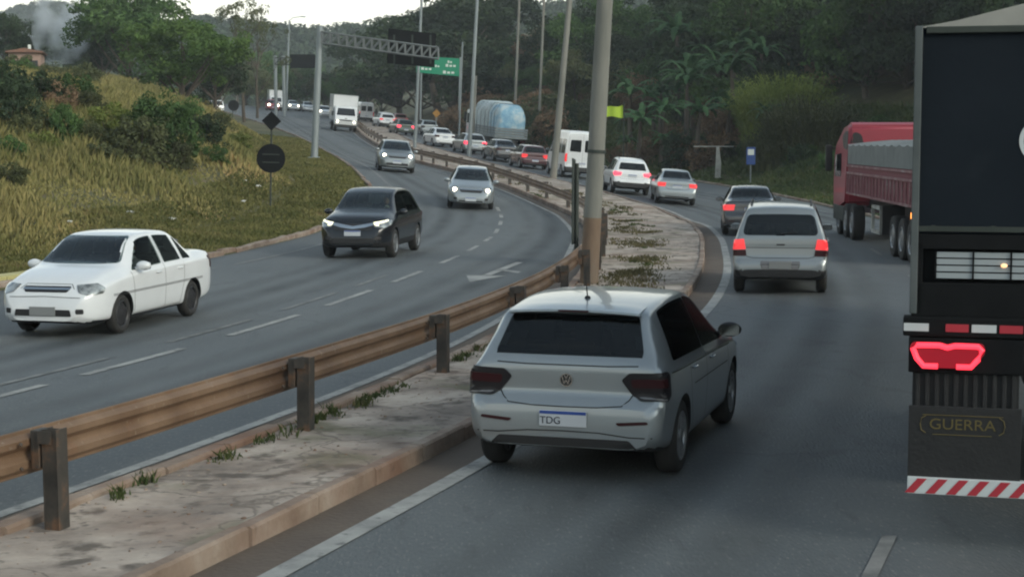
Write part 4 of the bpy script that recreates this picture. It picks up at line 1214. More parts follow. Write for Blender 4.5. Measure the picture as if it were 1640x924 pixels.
def woodland(name, spec, count, m, label, seed, leaf=1.5):
    z, x0, x1, Y, depth = spec; g2 = np.random.default_rng(seed)
    cs = []; rs = []
    for k in range(count):
        x = g2.uniform(x0, x1); y = Y + depth * g2.uniform(-1.5, .35); s = g2.uniform(1.8, 3.6)
        cs.append((x, y, z(x, y) + s * .7)); rs.append(s)
    V, F = leaves(cs, rs, 48, leaf, g2, flat=.8, aspect=1.4)
    o = obj(name, np_mesh(name, V, F, m)); tag(o, label, 'woodland', kind='stuff')
woodland('woodland', hz[1], 5200, M['leaf_dark'], 'far wooded ridge along the skyline behind the gantries', 81)
woodland('woodland', hz[0], 2600, M['leaf_dark'], 'far round wooded hill at top left', 83, 1.9)

# ------------------------------------------------------------------ house and smoke at top left
M['plaster'] = noisy('salmon_plaster', [(0.3, (.24, .16, .13)), (0.7, (.33, .23, .19))], scale=.6, rough=.9)
M['tile'] = noisy('clay_tile', [(0.3, (.13, .07, .05)), (0.7, (.22, .12, .085))], scale=2, rough=.9, bump=.03, bscale=5)
M['glass_dark'] = mat('dark_window', (.02, .025, .03), .15)
Yh = 128.0; p = at(44, 90, Yh); gz = p.z
root = empty('house', (p.x, Yh, gz - 3.15), R(12)); root.scale = (.85, .85, .85); tag(root, 'salmon-walled house with a low roof showing above the left bank', 'house')
b = MB(); b.box(-1.5, 1.3, -2, 3, -2, 3.9); b.build('wall', M['plaster'], root)
b = MB(); b.prism([(-1.8, 3.9), (1.6, 3.9), (1.5, 4.02), (-.1, 4.3), (-1.7, 4.02)], 'y', -2.4, 3.3); b.build('roof', M['tile'], root)
for x in (-.85, .65):
    b = MB(); b.box(x - .4, x + .4, -2.06, -2.01, 2.3, 3.2); w_ = b.build('window', M['glass_dark'], root)
    b = MB(); b.box(x - .47, x + .47, -2.09, -2.005, 2.20, 2.28); b.build('sill', M['plaster'], w_)
b = MB(); b.box(.1, .35, -.5, -.25, 4.1, 4.7); b.build('chimney', M['white'], root)
sm = bpy.data.materials.new('smoke'); sm.use_nodes = True; nt = sm.node_tree; nt.nodes.clear()
out = nt.nodes.new('ShaderNodeOutputMaterial'); pv = nt.nodes.new('ShaderNodeVolumePrincipled'); pv.inputs['Color'].default_value = (.75, .8, .85, 1)
tc = nt.nodes.new('ShaderNodeTexCoord'); nz = nt.nodes.new('ShaderNodeTexNoise'); nz.inputs['Scale'].default_value = .42; nz.inputs['Detail'].default_value = 4
mr = nt.nodes.new('ShaderNodeMapRange'); mr.inputs['From Min'].default_value = .47; mr.inputs['From Max'].default_value = .72; mr.inputs['To Max'].default_value = 1.0
nt.links.new(tc.outputs['Object'], nz.inputs['Vector']); nt.links.new(nz.outputs['Fac'], mr.inputs['Value']); nt.links.new(mr.outputs['Result'], pv.inputs['Density']); nt.links.new(pv.outputs[0], out.inputs['Volume'])
Ys = 145.0; b = MB(); pts = []
for px, py, r in ((98, 104, 1.0), (97, 90, 1.7), (98, 74, 2.0), (100, 56, 2.3), (96, 38, 2.4), (86, 24, 2.2), (70, 14, 1.6), (58, 8, .6)):
    q = at(px, py, Ys); pts.append(((q.x, q.y, q.z), r))
b.tube([q for q, r in pts], [r * 1.25 for q, r in pts], 14)
o = b.build('smoke', sm, smooth='full'); tag(o, 'column of pale smoke rising beside the house', 'smoke', kind='stuff')
# ------------------------------------------------------------------ vehicles
def paint(name, c, rough=.32, metal=.0, coat=.8):
    m = noisy(name, [(0.3, tuple(v * .90 for v in c)), (0.7, c)], scale=1.3, rough=rough, rough_var=.05, metal=metal, coat=coat)
    nt = m.node_tree; N = nt.nodes; L = nt.links
    g = N.new('ShaderNodeNewGeometry'); d = N.new('ShaderNodeBsdfDiffuse'); d.inputs['Color'].default_value = (.03, .03, .032, 1)   # headlining on the inner face
    ms = N.new('ShaderNodeMixShader'); L.new(g.outputs['Backfacing'], ms.inputs[0]); L.new(N['Principled BSDF'].outputs[0], ms.inputs[1]); L.new(d.outputs[0], ms.inputs[2]); L.new(ms.outputs[0], N['Material Output'].inputs['Surface'])
    return m
M['p_silver'] = paint('silver_paint', (.275, .305, .32), .32, .5)
M['p_silver2'] = paint('grey_silver_paint', (.23, .255, .265), .36, .5)
M['p_white'] = paint('white_paint', (.66, .68, .69))
M['p_black'] = paint('black_paint', (.006, .008, .011), .25, coat=.3)
M['p_grey'] = paint('dark_grey_paint', (.045, .048, .055), .26, .3)
M['p_maroon'] = paint('maroon_paint', (.070, .022, .028), .28, .2)
M['p_green'] = paint('dark_green_paint', (.045, .065, .055), .3, .2)
M['p_red'] = paint('red_paint', (.27, .030, .048), .55, coat=.2)
M['p_redw'] = paint('faded_red_paint', (.30, .10, .10), .4)
M['glass'] = glass_mat('tinted_glass', (.10, .12, .125))
M['glass_deep'] = glass_mat('privacy_glass', (.06, .07, .07), .16, 1.12, (.3, .32, .32))
M['glass_dark'] = mat('truck_glass', (.008, .010, .012), .10, spec=.4)
M['cloth'] = noisy('seat_cloth', [(0.3, (.07, .07, .073)), (0.7, (.12, .12, .125))], scale=6, rough=.95)
M['cabin'] = mat('cabin_lining', (.035, .036, .037), .9)
M['glass_clear'] = glass_mat('windscreen_glass', (.50, .60, .56), .04, 1.75)
M['glass_side'] = glass_mat('side_glass', (.30, .35, .34), .10, 1.3, (.22, .25, .25))
M['trim'] = mat('black_trim', (.012, .012, .013), .55)
M['seam'] = mat('panel_gap', (.012, .013, .014), .8)
M['tyre'] = noisy('tyre_rubber', [(0.3, (.012, .012, .012)), (0.7, (.026, .025, .023))], scale=9, rough=.85)
M['rim'] = mat('alloy_rim', (.30, .31, .32), .35, .7)
M['rim_dark'] = mat('dark_wheel_cover', (.035, .035, .037), .45, .4)
M['chrome'] = mat('chrome', (.55, .57, .58), .14, 1.0)
M['tail_off'] = mat('tail_lamp_off', (.030, .005, .007), .3, spec=.25)
M['tail_smoke'] = mat('tail_lamp_smoked', (.014, .013, .015), .3, spec=.25)
M['tail_clear'] = mat('tail_lamp_grey_lens', (.13, .13, .135), .25)
M['tail_on'] = mat('tail_lamp_lit', (.5, .02, .02), .2, emit=(1, .06, .07), estr=.45)
M['tail_bright'] = mat('brake_lamp_lit', (.5, .02, .02), .2, emit=(1, .05, .09), estr=1.5)
M['head_off'] = noisy('head_lamp_lens', [(.4, (.12, .13, .13)), (.6, (.38, .40, .39))], scale=9, rough=.12, metal=.4, coat=1)
M['head_on'] = mat('head_lamp_lit', (.9, .85, .7), .2, emit=(1, .90, .68), estr=4.5)
M['drl_on'] = mat('running_lamp_lit', (.9, .9, .7), .2, emit=(1, .95, .60), estr=1.0)
M['amber_on'] = mat('amber_lamp_lit', (.9, .3, .05), .2, emit=(1, .30, .05), estr=4.0)
M['plate'] = mat('plate_white', (.46, .49, .52), .5)
M['plate_blue'] = mat('plate_blue', (.02, .06, .26), .5)
M['plate_grey'] = mat('plate_grey', (.20, .21, .21), .5)
M['ink'] = mat('plate_ink', (.03, .035, .05), .6)

def interp_top(pts, step=.042):
    P = np.array(pts, float); s = np.concatenate([[0], np.cumsum(np.hypot(*np.diff(P, axis=0).T))])
    n = int(s[-1] / step) + 1; t = np.linspace(0, s[-1], n)
    return pchip(s, P[:, 0])(t), pchip(s, P[:, 1])(t)

ROWS = 4
def body_surface(S):
    """closed car body lofted from cross-sections; S holds top line, belt line, bottom line and plan widths along y (0 = rear)"""
    ys, zt = interp_top(S['top'])
    for i in range(1, len(ys)):
        if ys[i] <= ys[i - 1] + 1e-4: ys[i] = ys[i - 1] + 1e-4
    belt = pchip(*zip(*S['belt'])); bot = pchip(*zip(*S['bot'])); w = pchip(*zip(*S['w'])); wt = pchip(*zip(*S['wt']))
    L = S['top'][-1][0]; bulge = S.get('bulge', .012)
    secs = []
    for y, t in zip(ys, zt):
        zb = float(bot(y)); W = float(w(y)); z2 = min(float(belt(y)), t - .035); z2 = max(z2, zb + .06)
        Wt = min(float(wt(y)), W - .02); hgt = z2 - zb; drop = min(.055, max(.012, (t - z2) * .30))
        we = W * S.get('wbelt', .955)
        Wt = min(Wt, we - .005)
        pts = [(0, zb), (W * .80, zb), (W * .955, zb + min(.07, hgt * .3)), (W * .99, zb + hgt * .40), (W, zb + hgt * .66), (W * .985, z2 - min(.05, hgt * .1)), (we, z2),
               ((we + Wt) / 2 + bulge * min(1, (t - z2) * 3), (z2 + t - drop) / 2), (Wt, t - drop), (Wt * .86, t - drop * .42), (Wt * .45, t - drop * .08), (0, t)]
        P = [Vector((a, b_)) for a, b_ in pts]
        out = []
        for i in range(len(P) - 1):
            p0 = P[i - 1] if i > 0 else Vector((-P[1].x, P[1].y)); p1, p2 = P[i], P[i + 1]
            p3 = P[i + 2] if i + 2 < len(P) else Vector((-P[-2].x, P[-2].y))
            tn = .42
            m1 = (p2 - p0) * tn; m2 = (p3 - p1) * tn; dl = (p2 - p1).length
            if m1.length > dl: m1 *= dl / m1.length
            if m2.length > dl: m2 *= dl / m2.length
            if i in (0,): m1 = p2 - p1; 
            for q in range(ROWS):
                u = q / ROWS; h1 = 2 * u ** 3 - 3 * u * u + 1; h2 = u ** 3 - 2 * u * u + u; h3 = -2 * u ** 3 + 3 * u * u; h4 = u ** 3 - u * u
                out.append(p1 * h1 + m1 * h2 + p2 * h3 + m2 * h4)
        out.append(P[-1])
        secs.append([(p.x, y - L / 2, p.y) for p in out])
    V = []; F = []; m = len(secs[0]); full = 2 * m - 2
    for s_ in secs:
        V += s_ + [(-x, y, z) for x, y, z in reversed(s_[1:-1])]
    for i in range(len(secs) - 1):
        for k in range(full):
            k2 = (k + 1) % full
            F.append((i * full + k, (i + 1) * full + k, (i + 1) * full + k2, i * full + k2))
    F.append(tuple(range(full))); F.append(tuple((len(secs) - 1) * full + k for k in range(full - 1, -1, -1)))
    bm = bmesh.new(); vs = [bm.verts.new(v) for v in V]
    for f in F: bm.faces.new([vs[i] for i in f])
    bmesh.ops.recalc_face_normals(bm, faces=bm.faces)
    me = bpy.data.meshes.new('body'); bm.to_mesh(me); bm.free()
    return me, L, ys, zt, belt, wt

def cut_arches(me, axles, r, W, mats):
    """wheel arches cut out of the body sides; the freshly cut faces take the dark inner material"""
    o = bpy.data.objects.new('cut', me); COL.objects.link(o); cs = []
    bm = bmesh.new()
    for y in axles:
        for sg in (-1, 1):
            M4 = Matrix.Translation((sg * (W - .10), y, r * .985)) @ Matrix.Rotation(R(90), 4, 'Y')
            bmesh.ops.create_cone(bm, cap_ends=True, segments=48, radius1=r + .048, radius2=r + .048, depth=.50, matrix=M4)
    cm = bpy.data.meshes.new('cutter'); bm.to_mesh(cm); bm.free()
    cm.materials.append(mats[0]); cm.materials.append(mats[1]); cm.polygons.foreach_set('material_index', [1] * len(cm.polygons))
    me.materials.append(mats[0]); me.materials.append(mats[1])
    c = bpy.data.objects.new('cutter', cm); COL.objects.link(c)
    md = o.modifiers.new('b', 'BOOLEAN'); md.operation = 'DIFFERENCE'; md.object = c; md.solver = 'EXACT'
    dg = bpy.context.evaluated_depsgraph_get(); dg.update()
    out = bpy.data.meshes.new_from_object(o.evaluated_get(dg))
    bpy.data.objects.remove(o); bpy.data.objects.remove(c); bpy.data.meshes.remove(cm)
    return out

class Skin:
    """puts panels on a body surface by casting rays at it"""
    def __init__(s, me):
        bm = bmesh.new(); bm.from_mesh(me); s.bvh = BVHTree.FromBMesh(bm); bm.free()
    def hit(s, u, z, az):
        """az: direction the ray comes FROM, degrees: 0 = front (+y), 180 = rear, 90 = right (+x), -90 = left"""
        a = R(az); f = Vector((math.sin(a), math.cos(a), 0)); side = Vector((math.cos(a), -math.sin(a), 0))
        if az in (180, -180): side = Vector((1, 0, 0)); f = Vector((0, -1, 0))
        base = Vector((0, 0, 0))
        if az not in (0, 180, -180, 90, -90):
            sx = 1 if az > 0 else -1
            base = Vector((sx * (s.W - .14), (s.h2 - .20) if abs(az) < 90 else -(s.h2 - .12), 0))
        if az == -90: side = Vector((0, 1, 0))
        if az == 90: side = Vector((0, 1, 0))
        o = base + f * 6 + side * u + Vector((0, 0, z))
        h, n, i, d = s.bvh.ray_cast(o, -f)
        if h is None: return None, None
        if n.dot(f) < 0: n = -n
        return h, n
def dens(poly, step):
    out = []
    for i, p in enumerate(poly):
        q = poly[(i + 1) % len(poly)]; d = math.hypot(q[0] - p[0], q[1] - p[1]); n = max(1, int(d / step))
        out += [(p[0] + (q[0] - p[0]) * k / n, p[1] + (q[1] - p[1]) * k / n) for k in range(n)]
    return out
def rounded(poly, r=.25, n=2):
    for _ in range(n):
        out = []
        for i, p in enumerate(poly):
            q = poly[(i + 1) % len(poly)]
            out += [(p[0] * (1 - r) + q[0] * r, p[1] * (1 - r) + q[1] * r), (p[0] * r + q[0] * (1 - r), p[1] * r + q[1] * (1 - r))]
        poly = out; r = .28
    return poly
def round_c(poly, rad):
    """round the corners of a polygon by a radius"""
    out = []; n = len(poly)
    for i in range(n):
        a, b_, c = Vector(poly[i - 1]), Vector(poly[i]), Vector(poly[(i + 1) % n])
        r1 = min(rad, (a - b_).length * .45); r2 = min(rad, (c - b_).length * .45)
        p = b_ + (a - b_).normalized() * r1; q = b_ + (c - b_).normalized() * r2
        for t in (0, .25, .5, .75, 1):
            out.append(tuple(p * (1 - t) ** 2 + b_ * 2 * t * (1 - t) + q * t * t))
    return out
def panel(mb, sk, poly, az, off=.006, edge=.012, rings=5, rad=0, step=.05):
    if rad: poly = round_c(poly, rad)
    poly = dens(poly, step); n = len(poly)
    cx = sum(p[0] for p in poly) / n; cz = sum(p[1] for p in poly) / n
    rs = []; 
    for k in range(rings + 1):
        t = 1 - k / rings; row = []
        for (u, z) in poly:
            uu, zz = cx + (u - cx) * t, cz + (z - cz) * t
            row.append((uu, zz))
        rs.append(row)
    vs = []; ok = True
    def P(u, z, o):
        h, nn = sk.hit(u, z, az)
        if h is None:
            for s_ in (.97, .93, .88, .8):
                h, nn = sk.hit(cx + (u - cx) * s_, cz + (z - cz) * s_, az)
                if h: break
        if h is None: return None
        return h + nn * o
    base = [P(u, z, -edge) for u, z in rs[0]]
    rows = [base] + [[P(u, z, off) for u, z in r_] for r_ in rs[:-1]]
    c = P(cx, cz, off)
    if c is None or any(p is None for r_ in rows for p in r_): return
    vs = [p for r_ in rows for p in r_] + [c]
    fs = []
    for i in range(len(rows) - 1):
        for k in range(n):
            k2 = (k + 1) % n; fs.append((i * n + k, i * n + k2, (i + 1) * n + k2, (i + 1) * n + k))
    b0 = (len(rows) - 1) * n
    for k in range(n): fs.append((b0 + k, b0 + (k + 1) % n, len(vs) - 1))
    mb.add(vs, fs)
def strip(mb, sk, pts, az, w=.008, off=.0025, closed=False, step=.05):
    """thin line following the skin"""
    P = []
    q = pts + [pts[0]] if closed else pts
    for i in range(len(q) - 1):
        n = max(1, int(math.hypot(q[i + 1][0] - q[i][0], q[i + 1][1] - q[i][1]) / step))
        P += [(q[i][0] + (q[i + 1][0] - q[i][0]) * k / n, q[i][1] + (q[i + 1][1] - q[i][1]) * k / n) for k in range(n)]
    P.append(q[-1]); H_ = [sk.hit(u, z, az) for u, z in P]; H_ = [h for h in H_ if h[0] is not None]
    vs = []
    for i, (h, n) in enumerate(H_):
        d = H_[min(i + 1, len(H_) - 1)][0] - H_[max(i - 1, 0)][0]
        if d.length < 1e-6: d = Vector((0, 0, 1))
        s_ = d.normalized().cross(n).normalized()
        vs += [h + n * off - s_ * w / 2, h + n * off + s_ * w / 2]
    mb.add(vs, [(2 * i, 2 * i + 1, 2 * i + 3, 2 * i + 2) for i in range(len(H_) - 1)])

def wheel_meshes(r, wd, style='alloy', spokes=5, rimfrac=.66):
    rr = r * rimfrac; t = MB()
    t.lathe([(-wd / 2 + .01, rr), (-wd / 2 - .002, rr + (r - rr) * .45), (-wd / 2 + .012, r - .022), (-wd / 2 + .035, r - .004), (-wd * .2, r), (wd * .2, r), (wd / 2 - .035, r - .004), (wd / 2 - .012, r - .022), (wd / 2 + .002, rr + (r - rr) * .45), (wd / 2 - .01, rr), (wd * .25, rr * .94), (-wd * .25, rr * .94), (-wd / 2 + .01, rr)], 'x', n=36)
    tm = t.mesh('wheel', M['tyre'], smooth=True)
    m = MB()
    x1 = wd / 2 - .012
    m.lathe([(x1, rr + .004), (x1 + .008, rr - .006), (x1 - .006, rr - .022), (x1 - .05, rr - .03)], 'x', n=36)
    if style == 'cover':
        m.lathe([(x1 - .03, rr - .02), (x1 - .012, rr * .8), (x1 + .002, rr * .35), (x1 + .006, rr * .15), (x1 + .006, .001)], 'x', n=36)
    for k in range(spokes):
        a = 2 * math.pi * k / spokes
        pr = [(-.034, .05), (-.022, rr * .55), (-.034, rr - .012), (.034, rr - .012), (.022, rr * .55), (.034, .05)]
        for dd in ((-.16, .16) if style == 'alloy' else (0,)):
            aa = a + dd * (1 if style == 'alloy' else 0)
            ca, sa = math.cos(aa), math.sin(aa); w_ = .55 if style == 'alloy' else 1.0
            vs = [(x1 - .004 - .012 * (q[1] < .1) * 0, (q[0] * w_) * ca - q[1] * sa, (q[0] * w_) * sa + q[1] * ca) for q in pr] + [(x1 - .030, (q[0] * w_) * ca - q[1] * sa, (q[0] * w_) * sa + q[1] * ca) for q in pr]
            n = 6; m.add(vs, [tuple(range(n)), tuple(range(2 * n - 1, n - 1, -1))] + [(i, (i + 1) % n, (i + 1) % n + n, i + n) for i in range(n)])
    m.lathe([(x1 - .03, .065), (x1 + .002, .062), (x1 + .008, .045), (x1 + .008, .001)], 'x', n=20)
    rm = m.mesh('rim', M['rim'], smooth=True)
    d = MB(); d.lathe([(x1 - .055, rr - .012), (x1 - .06, .001)], 'x', n=24); d.lathe([(-wd / 2 + .03, rr), (-wd / 2 + .03, .001)], 'x', n=24)
    dm = d.mesh('brake_disc', M['trim'])
    return tm, rm, dm

class Proto:
    """a vehicle as a list of (name, mesh, parent index, matrix)"""
    def __init__(s): s.items = []
    def add(s, name, me, parent=-1, M4=None): s.items.append((name, me, parent, M4 or Matrix())); return len(s.items) - 1
    def place(s, name, label, cat, loc, rz, over=None, skip=(), group=None, pitch=0.0, roll=0.0, scale=1.0):
        root = empty(name, loc, rz); root.rotation_euler = (pitch, roll, rz); tag(root, label, cat, group)
        if scale != 1.0: root.scale = (scale,) * 3
        made = []
        for (nm, me, par, M4) in s.items:
            if nm in skip or (par >= 0 and made[par] is None): made.append(None); continue
            o = bpy.data.objects.new(nm, me); COL.objects.link(o); o.parent = root if par < 0 else made[par]
            o.matrix_local = M4
            for sl in o.material_slots:
                k = sl.material
                r_ = (over or {}).get(nm + ':' + k.name) or (over or {}).get(nm) or (over or {}).get(k.name)
                if r_ is not None and ('paint' in k.name or nm in over or nm + ':' + k.name in over):
                    sl.link = 'OBJECT'; sl.material = r_
            made.append(o)
        return root

def poly_windows(S, ytop_drop=.085, zoff=.03):
    """side glass outlines from the belt line and the roof line; S['glass'] = [(name, y0b, y0t, y1t, y1b)]"""
    P = np.array(S['top']); top = pchip(P[:, 0], P[:, 1]) if np.all(np.diff(P[:, 0]) > 0) else None
    belt = pchip(*zip(*S['belt'])); out = []
    L = S['top'][-1][0]
    for (y0b, y0t, y1t, y1b) in S['glass']:
        n = 8; up = []
        dr = S.get('drop', ytop_drop)
        for k in range(n + 1):
            y = y0t + (y1t - y0t) * k / n; up.append((y - L / 2, float(top(y)) - dr))
        lo = []
        for k in range(n + 1):
            y = y1b + (y0b - y1b) * k / n; lo.append((y - L / 2, float(belt(y)) + zoff))
        out.append(up + lo)
    return out

def make_car(S):
    pr = Proto(); P = M[S.get('paint', 'p_silver')]
    full, L, ys, zt, belt, wt = body_surface(S)
    sk = Skin(full); W = max(v for _, v in S['w']); h2 = L / 2; sk.W = W; sk.h2 = h2; r = S['r']; ax = [a - h2 for a in S['axles']]
    body = cut_arches(full, ax, r, W, [P, M['trim']])
    # openings behind the glass
    wins = []
    ws = S['windshield']; rw = S['rear_window']
    wins.append(([(-ws[0], ws[2]), (ws[0], ws[2]), (ws[1], ws[3]), (-ws[1], ws[3])], 0))
    wins.append(([(-rw[0], rw[2]), (rw[0], rw[2]), (rw[1], rw[3]), (-rw[1], rw[3])] if not isinstance(rw[4], list) else rw[4], 180))
    for q in poly_windows(S): wins += [(q, 90), (q, -90)]
    def inside(p, poly):
        cx = sum(a[0] for a in poly) / len(poly); cz = sum(a[1] for a in poly) / len(poly); c = False
        k = .94
        P_ = [(cx + (a[0] - cx) * k, cz + (a[1] - cz) * k) for a in poly]
        for i in range(len(P_)):
            (x1, z1), (x2, z2) = P_[i - 1], P_[i]
            if (z1 > p[1]) != (z2 > p[1]) and p[0] < (x2 - x1) * (p[1] - z1) / (z2 - z1) + x1: c = not c
        return c
    # underside and lower cladding
    bm = bmesh.new(); bm.from_mesh(body)
    clad = S.get('clad', 0)
    for f in bm.faces:
        c = f.calc_center_median()
        if f.normal.z < -.75 and c.z < .45: f.material_index = 1
        if clad and f.material_index == 0 and c.z < clad: f.material_index = 1
        rearb = S.get('dark_bumper')
        if rearb and c.z < rearb and (c.y < -h2 + .25): f.material_index = 1
        for a in ax:
            if S.get('arch_clad') and math.hypot(c.y - a, c.z - r) < r + .11 and c.z < .8: f.material_index = 1
    if S.get('cabin', True):
        kill = []
        for f in bm.faces:
            c = f.calc_center_median(); n = f.normal
            for q, az in wins:
                if az == 0 and n.y > .05 and c.y > 0 and inside((c.x, c.z), q): kill.append(f); break
                if az == 180 and n.y < -.05 and c.y < 0 and inside((c.x, c.z), q): kill.append(f); break
                if az == 90 and c.x > .3 and n.x > .3 and inside((c.y, c.z), q): kill.append(f); break
                if az == -90 and c.x < -.3 and n.x < -.3 and inside((c.y, c.z), q): kill.append(f); break
        bmesh.ops.delete(bm, geom=kill, context='FACES')
    bm.to_mesh(body)
    # bumpers are parts of their own
    def split(test, nm):
        b2 = bmesh.new(); b2.from_mesh(body)
        bmesh.ops.delete(b2, geom=[f for f in b2.faces if not test(f.calc_center_median())], context='FACES')
        me = bpy.data.meshes.new(nm); b2.to_mesh(me); b2.free()
        for m_ in (P, M['trim']): me.materials.append(m_)
        return me
    zbr, zbf = S.get('zb_rear', .66), S.get('zb_front', .62)
    tr = lambda c: c.y < ax[0] - r - .10 and c.z < zbr
    tf = lambda c: c.y > ax[1] + r + .10 and c.z < zbf
    rb, fb = split(tr, 'rear_bumper'), split(tf, 'front_bumper')
    bmesh.ops.delete(bm, geom=[f for f in bm.faces if tr(f.calc_center_median()) or tf(f.calc_center_median())], context='FACES')
    bm.to_mesh(body); bm.free()
    for me in (body, rb, fb):
        if not me.materials:
            for m_ in (P, M['trim']): me.materials.append(m_)
        me.polygons.foreach_set('use_smooth', [True] * len(me.polygons)); me.set_sharp_from_angle(angle=R(40))
    bi = pr.add('body', body); pr.add('rear_bumper', rb); pr.add('front_bumper', fb)
    def pan(name, polys, az, m, off=.006, edge=.012, rad=0, parent=-1, smooth=True, rings=5, step=.05):
        b = MB()
        for q in (polys if isinstance(polys[0][0], (list, tuple)) else [polys]): panel(b, sk, q, az, off, edge, rings, rad, step)
        if b.v: return pr.add(name, b.mesh(name, m, smooth=True), parent)
        return -1
    # glass
    ws = S['windshield']     # (half width bottom, half width top, z bottom, z top)
    pan('windscreen', [(-ws[0], ws[2]), (-ws[0] * .5, ws[2] - .012), (ws[0] * .5, ws[2] - .012), (ws[0], ws[2]), (ws[1], ws[3]), (-ws[1], ws[3])], 0, M['glass_clear' if S.get('cabin', True) else 'glass_dark'], .004, .01, .05, rings=7)
    rw = S['rear_window']
    pan('rear_window', [(-rw[0], rw[2]), (rw[0], rw[2]), (rw[1], rw[3]), (-rw[1], rw[3])] if not isinstance(rw[4], list) else rw[4], 180, M['glass' if S.get('cabin', True) else 'glass_dark'], .004, .01, .07 if isinstance(rw[4], list) else rw[4], rings=7)
    for q in poly_windows(S):
        for az in (90, -90): pan('side_window', q, az, M[S.get('side_glass', 'glass_side')], .0035, .008, S.get('grad', .05))
    # cabin
    if S.get('cabin', True):
        zs = S.get('zseat', .42); yf = S['windshield'] and S['glass'][-1][3] - h2 - .75; hb = S['windshield'][2]
        b = MB(); b.box(-.66, .66, -h2 + .45, yf + .9, zs - .14, zs - .10); pr.add('cabin_floor', b.mesh('cabin_floor', M['cabin']))
        b = MB(); b.box(-.66, .66, yf + .42, yf + .80, hb - .30, hb - .07, .06); b.lathe([(-.012, .17), (0, .185), (.012, .17), (0, .155), (-.012, .17)], 'y', (-.36, yf + .32, hb - .14), 20); pr.add('dashboard', b.mesh('dashboard', M['cabin'], smooth=True))
        for (ys_, xs_) in ((yf - .30, (-.36, .36)), (yf - 1.15, (-.42, 0, .42))):
            for x_ in xs_:
                w_ = .25 if len(xs_) == 2 else .20
                b = MB(); b.box(x_ - w_, x_ + w_, ys_, ys_ + .48, zs - .10, zs + .06, .05)
                bm2 = bmesh.new(); bmesh.ops.create_cube(bm2, size=1)
                for v in bm2.verts: v.co = Vector((x_ + v.co.x * 2 * w_ * (.94 if v.co.z > 0 else 1), ys_ - .02 + v.co.y * .13 - (v.co.z + .5) * .16, zs + .30 + v.co.z * .60))
                bmesh.ops.bevel(bm2, geom=list(bm2.edges), offset=.045, segments=2, affect='EDGES'); b.bm(bm2)
                si = pr.add('seat', b.mesh('seat', M['cloth'], smooth=True))
                b = MB(); b.box(x_ - .12, x_ + .12, ys_ - .25, ys_ - .16, zs + .64, zs + .82, .04); pr.add('headrest', b.mesh('headrest', M['cloth'], smooth=True), si)
    # panel gaps
    b = MB()
    for az in (90, -90):
        for pl in S.get('seams_side', []): strip(b, sk, [(y - h2, z) for y, z in pl], az, .009)
    for pl in S.get('seams_rear', []): strip(b, sk, pl, 180, .010); strip(b, sk, [(-x, z) for x, z in pl], 180, .010)
    for pl in S.get('seams_front', []): strip(b, sk, pl, 0, .010); strip(b, sk, [(-x, z) for x, z in pl], 0, .010)
    if b.v: pr.add('panel_gap', b.mesh('panel_gap', M['seam']), bi)
    # lamps: S['tail'] = list of (outline, az, material key) for the right-hand side (x>0), mirrored for the left
    def both(key, name, off=.010):
        for (poly, az, mk, *rest) in S.get(key, []):
            o2 = rest[0] if rest else off
            for sg in (1, -1):
                # outline u runs along the view's own sideways axis; mirrored for the other side
                q = poly if sg > 0 else [(-u, z) for u, z in poly] if az in (0, 180) else poly
                a2 = az if az in (0, 180) else (az if sg > 0 else -az)
                if az not in (0, 180) and ((sg < 0) != (abs(az) > 90)): q = [(-u, z) for u, z in poly]
                pan(name, q, a2, M[mk], o2, .015, .02, step=.03, rings=4)
    both('tail', 'taillight'); both('head', 'headlight'); both('fog', 'fog_light', .006); both('reflector', 'reflector', .006)
    for (name, poly, az, mk, off, rad) in S.get('panels', []):
        pan(name, poly, az, M[mk], off, .015, rad)
    # plate
    for (az, z, mk, txt, yy) in S.get('plates', []):
        h, n = sk.hit(0, z, az)
        if h is None: continue
        sgn = -1 if az == 180 else 1
        b = MB(); y0 = h.y + sgn * .012
        b.box(-.20, .20, y0 - .006, y0 + .006, z - .065, z + .065, .004); pi_ = pr.add('number_plate', b.mesh('number_plate', M[mk]))
        if mk == 'plate':
            b = MB(); b.box(-.196, .196, y0 + sgn * .0065, y0 + sgn * .008, z + .036, z + .062); pr.add('plate_band', b.mesh('plate_band', M['plate_blue']), pi_)
        if txt:
            me = text_mesh(txt, .085, M['ink']); me.transform(Matrix.Translation((yy, y0 + sgn * .008, z - .018)) @ Matrix.Rotation(R(90), 4, 'X') @ (Matrix.Rotation(R(180), 4, 'Y') if sgn > 0 else Matrix()))
            pr.add('lettering', me, pi_)
    # wheels
    tm, rm, dm = wheel_meshes(r, S.get('tw', .195), S.get('rim', 'alloy'), S.get('spokes', 5), S.get('rimfrac', .66))
    for y in ax:
        for sg in (1, -1):
            M4 = Matrix.Translation((sg * (W - .115), y, r)) @ (Matrix.Rotation(R(180), 4, 'Z') if sg < 0 else Matrix())
            wi = pr.add('wheel', tm, -1, M4); pr.add('rim', rm, wi); pr.add('brake_disc', dm, wi)
    # mirrors
    my, mz, mw = S['mirror']
    b = MB(); bm = bmesh.new(); bmesh.ops.create_icosphere(bm, subdivisions=3, radius=1)
    for v in bm.verts:
        v.co.x *= .115; v.co.y *= .075; v.co.z *= .072
        if v.co.y < 0: v.co.y *= .55
    b.bm(bm); b.tube([(-.16, .02, -.05), (-.05, 0, -.03)], [.028, .022], 8); mm = b.mesh('mirror', P if S.get('mirror_paint', True) else M['trim'], smooth='full')
    g = MB(); g.prism(round_c([(-.095, -.055), (.095, -.055), (.1, .05), (-.09, .05)], .03), 'y', -.049, -.044); gm = g.mesh('mirror_glass', M['chrome'])
